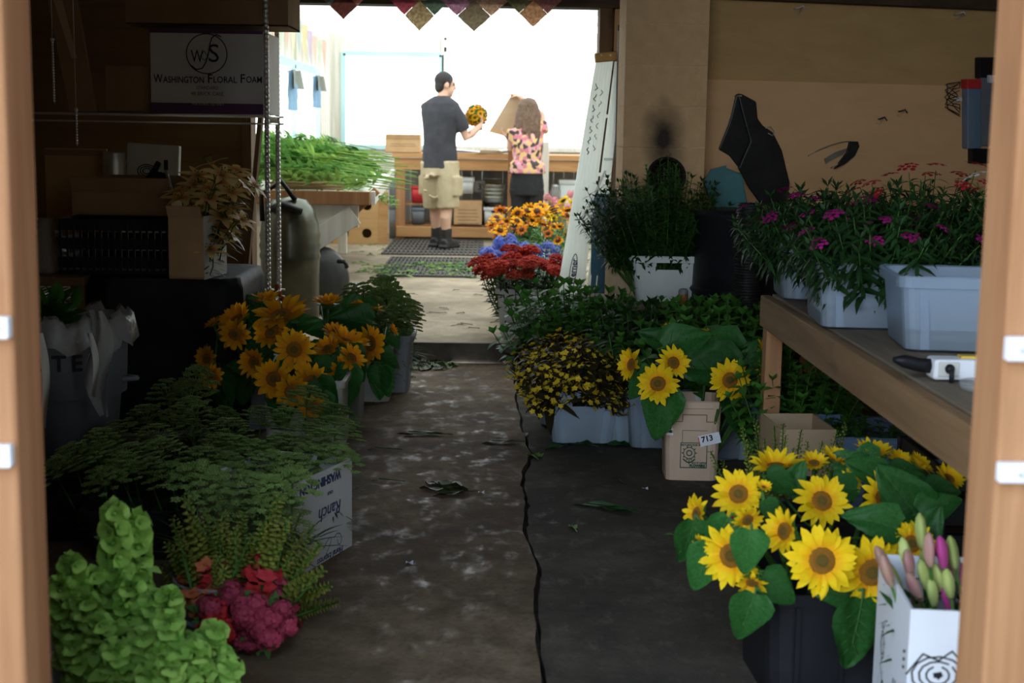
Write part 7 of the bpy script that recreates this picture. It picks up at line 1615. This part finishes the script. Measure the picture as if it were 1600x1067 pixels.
# ---------------------------------------------------------------- leaf litter, every scrap on its own
def scrap(px, py, z, ln, wd, ang, mat, lab, grp, curl=.5, n=1):
    p = onz(px, py, z); r = thing('leaf_scrap', lab, 'leaf', (p.x, p.y, z + .002), ang, grp); m = MB(); m.leaf((0, -ln / 2, .004), (0, 1, .08), (0, 0, 1), ln, wd, .25, curl * .3, 6, wob=.12)
    if n > 1: m.leaf((.01, -ln / 2, .008), (.4, 1, .1), (.2, 0, 1), ln * .8, wd * .8, .3, .2, 5, wob=.15)
    m.build('blade', Mt[mat], r); m = MB(); m.tube([(0, -ln / 2 - .03, .003), (0, -ln / 2, .005), (0, ln * .2, .008)], .002, 4); m.build('midrib', Mt[mat], r); return r
q = random.Random(70)
for (px, py, ln, wd, an, mt, lab) in ((655, 678, .24, .04, 80, 'litter', 'long wilted leaf lying across the aisle'), (660, 681, .2, .03, 100, 'litter', 'narrow wilted leaf beneath the long one in the aisle'), (690, 765, .18, .09, 70, 'litter', 'crumpled brown leaf in the middle of the aisle'), (705, 772, .14, .07, 110, 'litter', 'torn leaf half under the crumpled brown leaf'), (680, 758, .12, .05, 40, 'litter', 'small curled leaf beside the crumpled brown leaf'),
    (780, 692, .16, .05, 95, 'litter', 'dark leaf lying against the floor crack'), (832, 714, .07, .06, 20, 'litterg', 'bright green leaf piece beside the floor crack'), (820, 680, .1, .03, 0, 'litter', 'thin leaf poking out of the floor crack'), (905, 695, .12, .06, 60, 'leaf', 'green leaf at the base of the tiny yellow flowers tub'), (870, 700, .12, .05, 120, 'leaf', 'green leaf folded against the yellow flower tub corner'), (960, 697, .13, .06, 80, 'leaf', 'broad green leaf between the two white tubs'),
    (935, 792, .22, .05, 70, 'leaf', 'long dark green leaf on the wet slab'), (960, 798, .14, .05, 60, 'leaf', 'shorter dark green leaf on the wet slab'), (965, 752, .1, .015, 20, 'litter', 'thin stem curling on the wet slab'), (895, 825, .06, .03, 10, 'litterg', 'small upright leaf curl on the wet slab'), (1045, 838, .05, .02, 70, 'litterg', 'tiny green scrap near the sunflower bucket leaves'), (595, 703, .12, .02, 85, 'litter', 'thin dark leaf by the pale tub'), (600, 752, .1, .015, 80, 'litter', 'dark stem scrap by the lettered box'), (625, 588, .14, .08, 60, 'leaf', 'green leaf fallen below the far aisle tub')):
    scrap(px, py, .013 if px < 815 else .001, ln, wd, R(an), mt, lab, None, n=2 if wd > .05 else 1)
for k in range(34):
    px = q.uniform(605, 705); py = q.uniform(562, 580) + (px - 605) * -.02; scrap(px, py, .013, q.uniform(.07, .16), q.uniform(.03, .07), q.uniform(0, 6.3), 'litter', 'dark wilted leaf in the drift at the foot of the step', 'leaf drift below the step', n=2)
for k in range(90):
    px, py = q.uniform(562, 748), q.gauss(420, 6); scrap(px, py, FZ + (.016 if 590 < px < 742 and 405 < py < 432 else 0), q.uniform(.08, .2), q.uniform(.015, .04), q.uniform(0, 6.3), q.choice(['litterg', 'litterg', 'pile', 'basil']), 'green leaf scrap strewn over the nearer rubber mat', 'leaf scraps on the nearer mat')
for k in range(26):
    px, py = q.uniform(560, 620) if k % 2 else q.uniform(745, 800), q.uniform(378, 400); scrap(px, py, FZ, q.uniform(.06, .16), q.uniform(.012, .03), q.uniform(0, 6.3), 'litterg', 'small leaf scrap on the floor around the far rubber mat', 'leaf scraps around the far mat')
for k in range(14):
    px, py = q.uniform(640, 790), q.uniform(440, 528); scrap(px, py, FZ, q.uniform(.04, .1), q.uniform(.01, .025), q.uniform(0, 6.3), 'litter', 'scattered dry leaf bit on the raised floor', 'dry bits on the raised floor')
for (px, py, z) in ((1008, 764, .001), (880, 640, .001), (752, 770, .013), (640, 880, .013)):
    p = onz(px, py, z); r = thing('paper_scrap', 'tmp', 'paper', (p.x, p.y, z)); r['label'] = {1008: 'tiny white paper scrap on the dark slab before the tan bucket', 880: 'pale scrap beside the yellow flower tub wall', 752: 'tiny pale chip near the crumpled brown leaf', 640: 'tiny pale chip on the slab near the lettered box'}[px]; m = MB(); m.sheet(lambda u_, v_: (.022 * (u_ - .5), .02 * (v_ - .5), .003 + .004 * math.sin(u_ * 5 + v_ * 3)), 4, 4); m.build('sheet', Mt['white'], r)
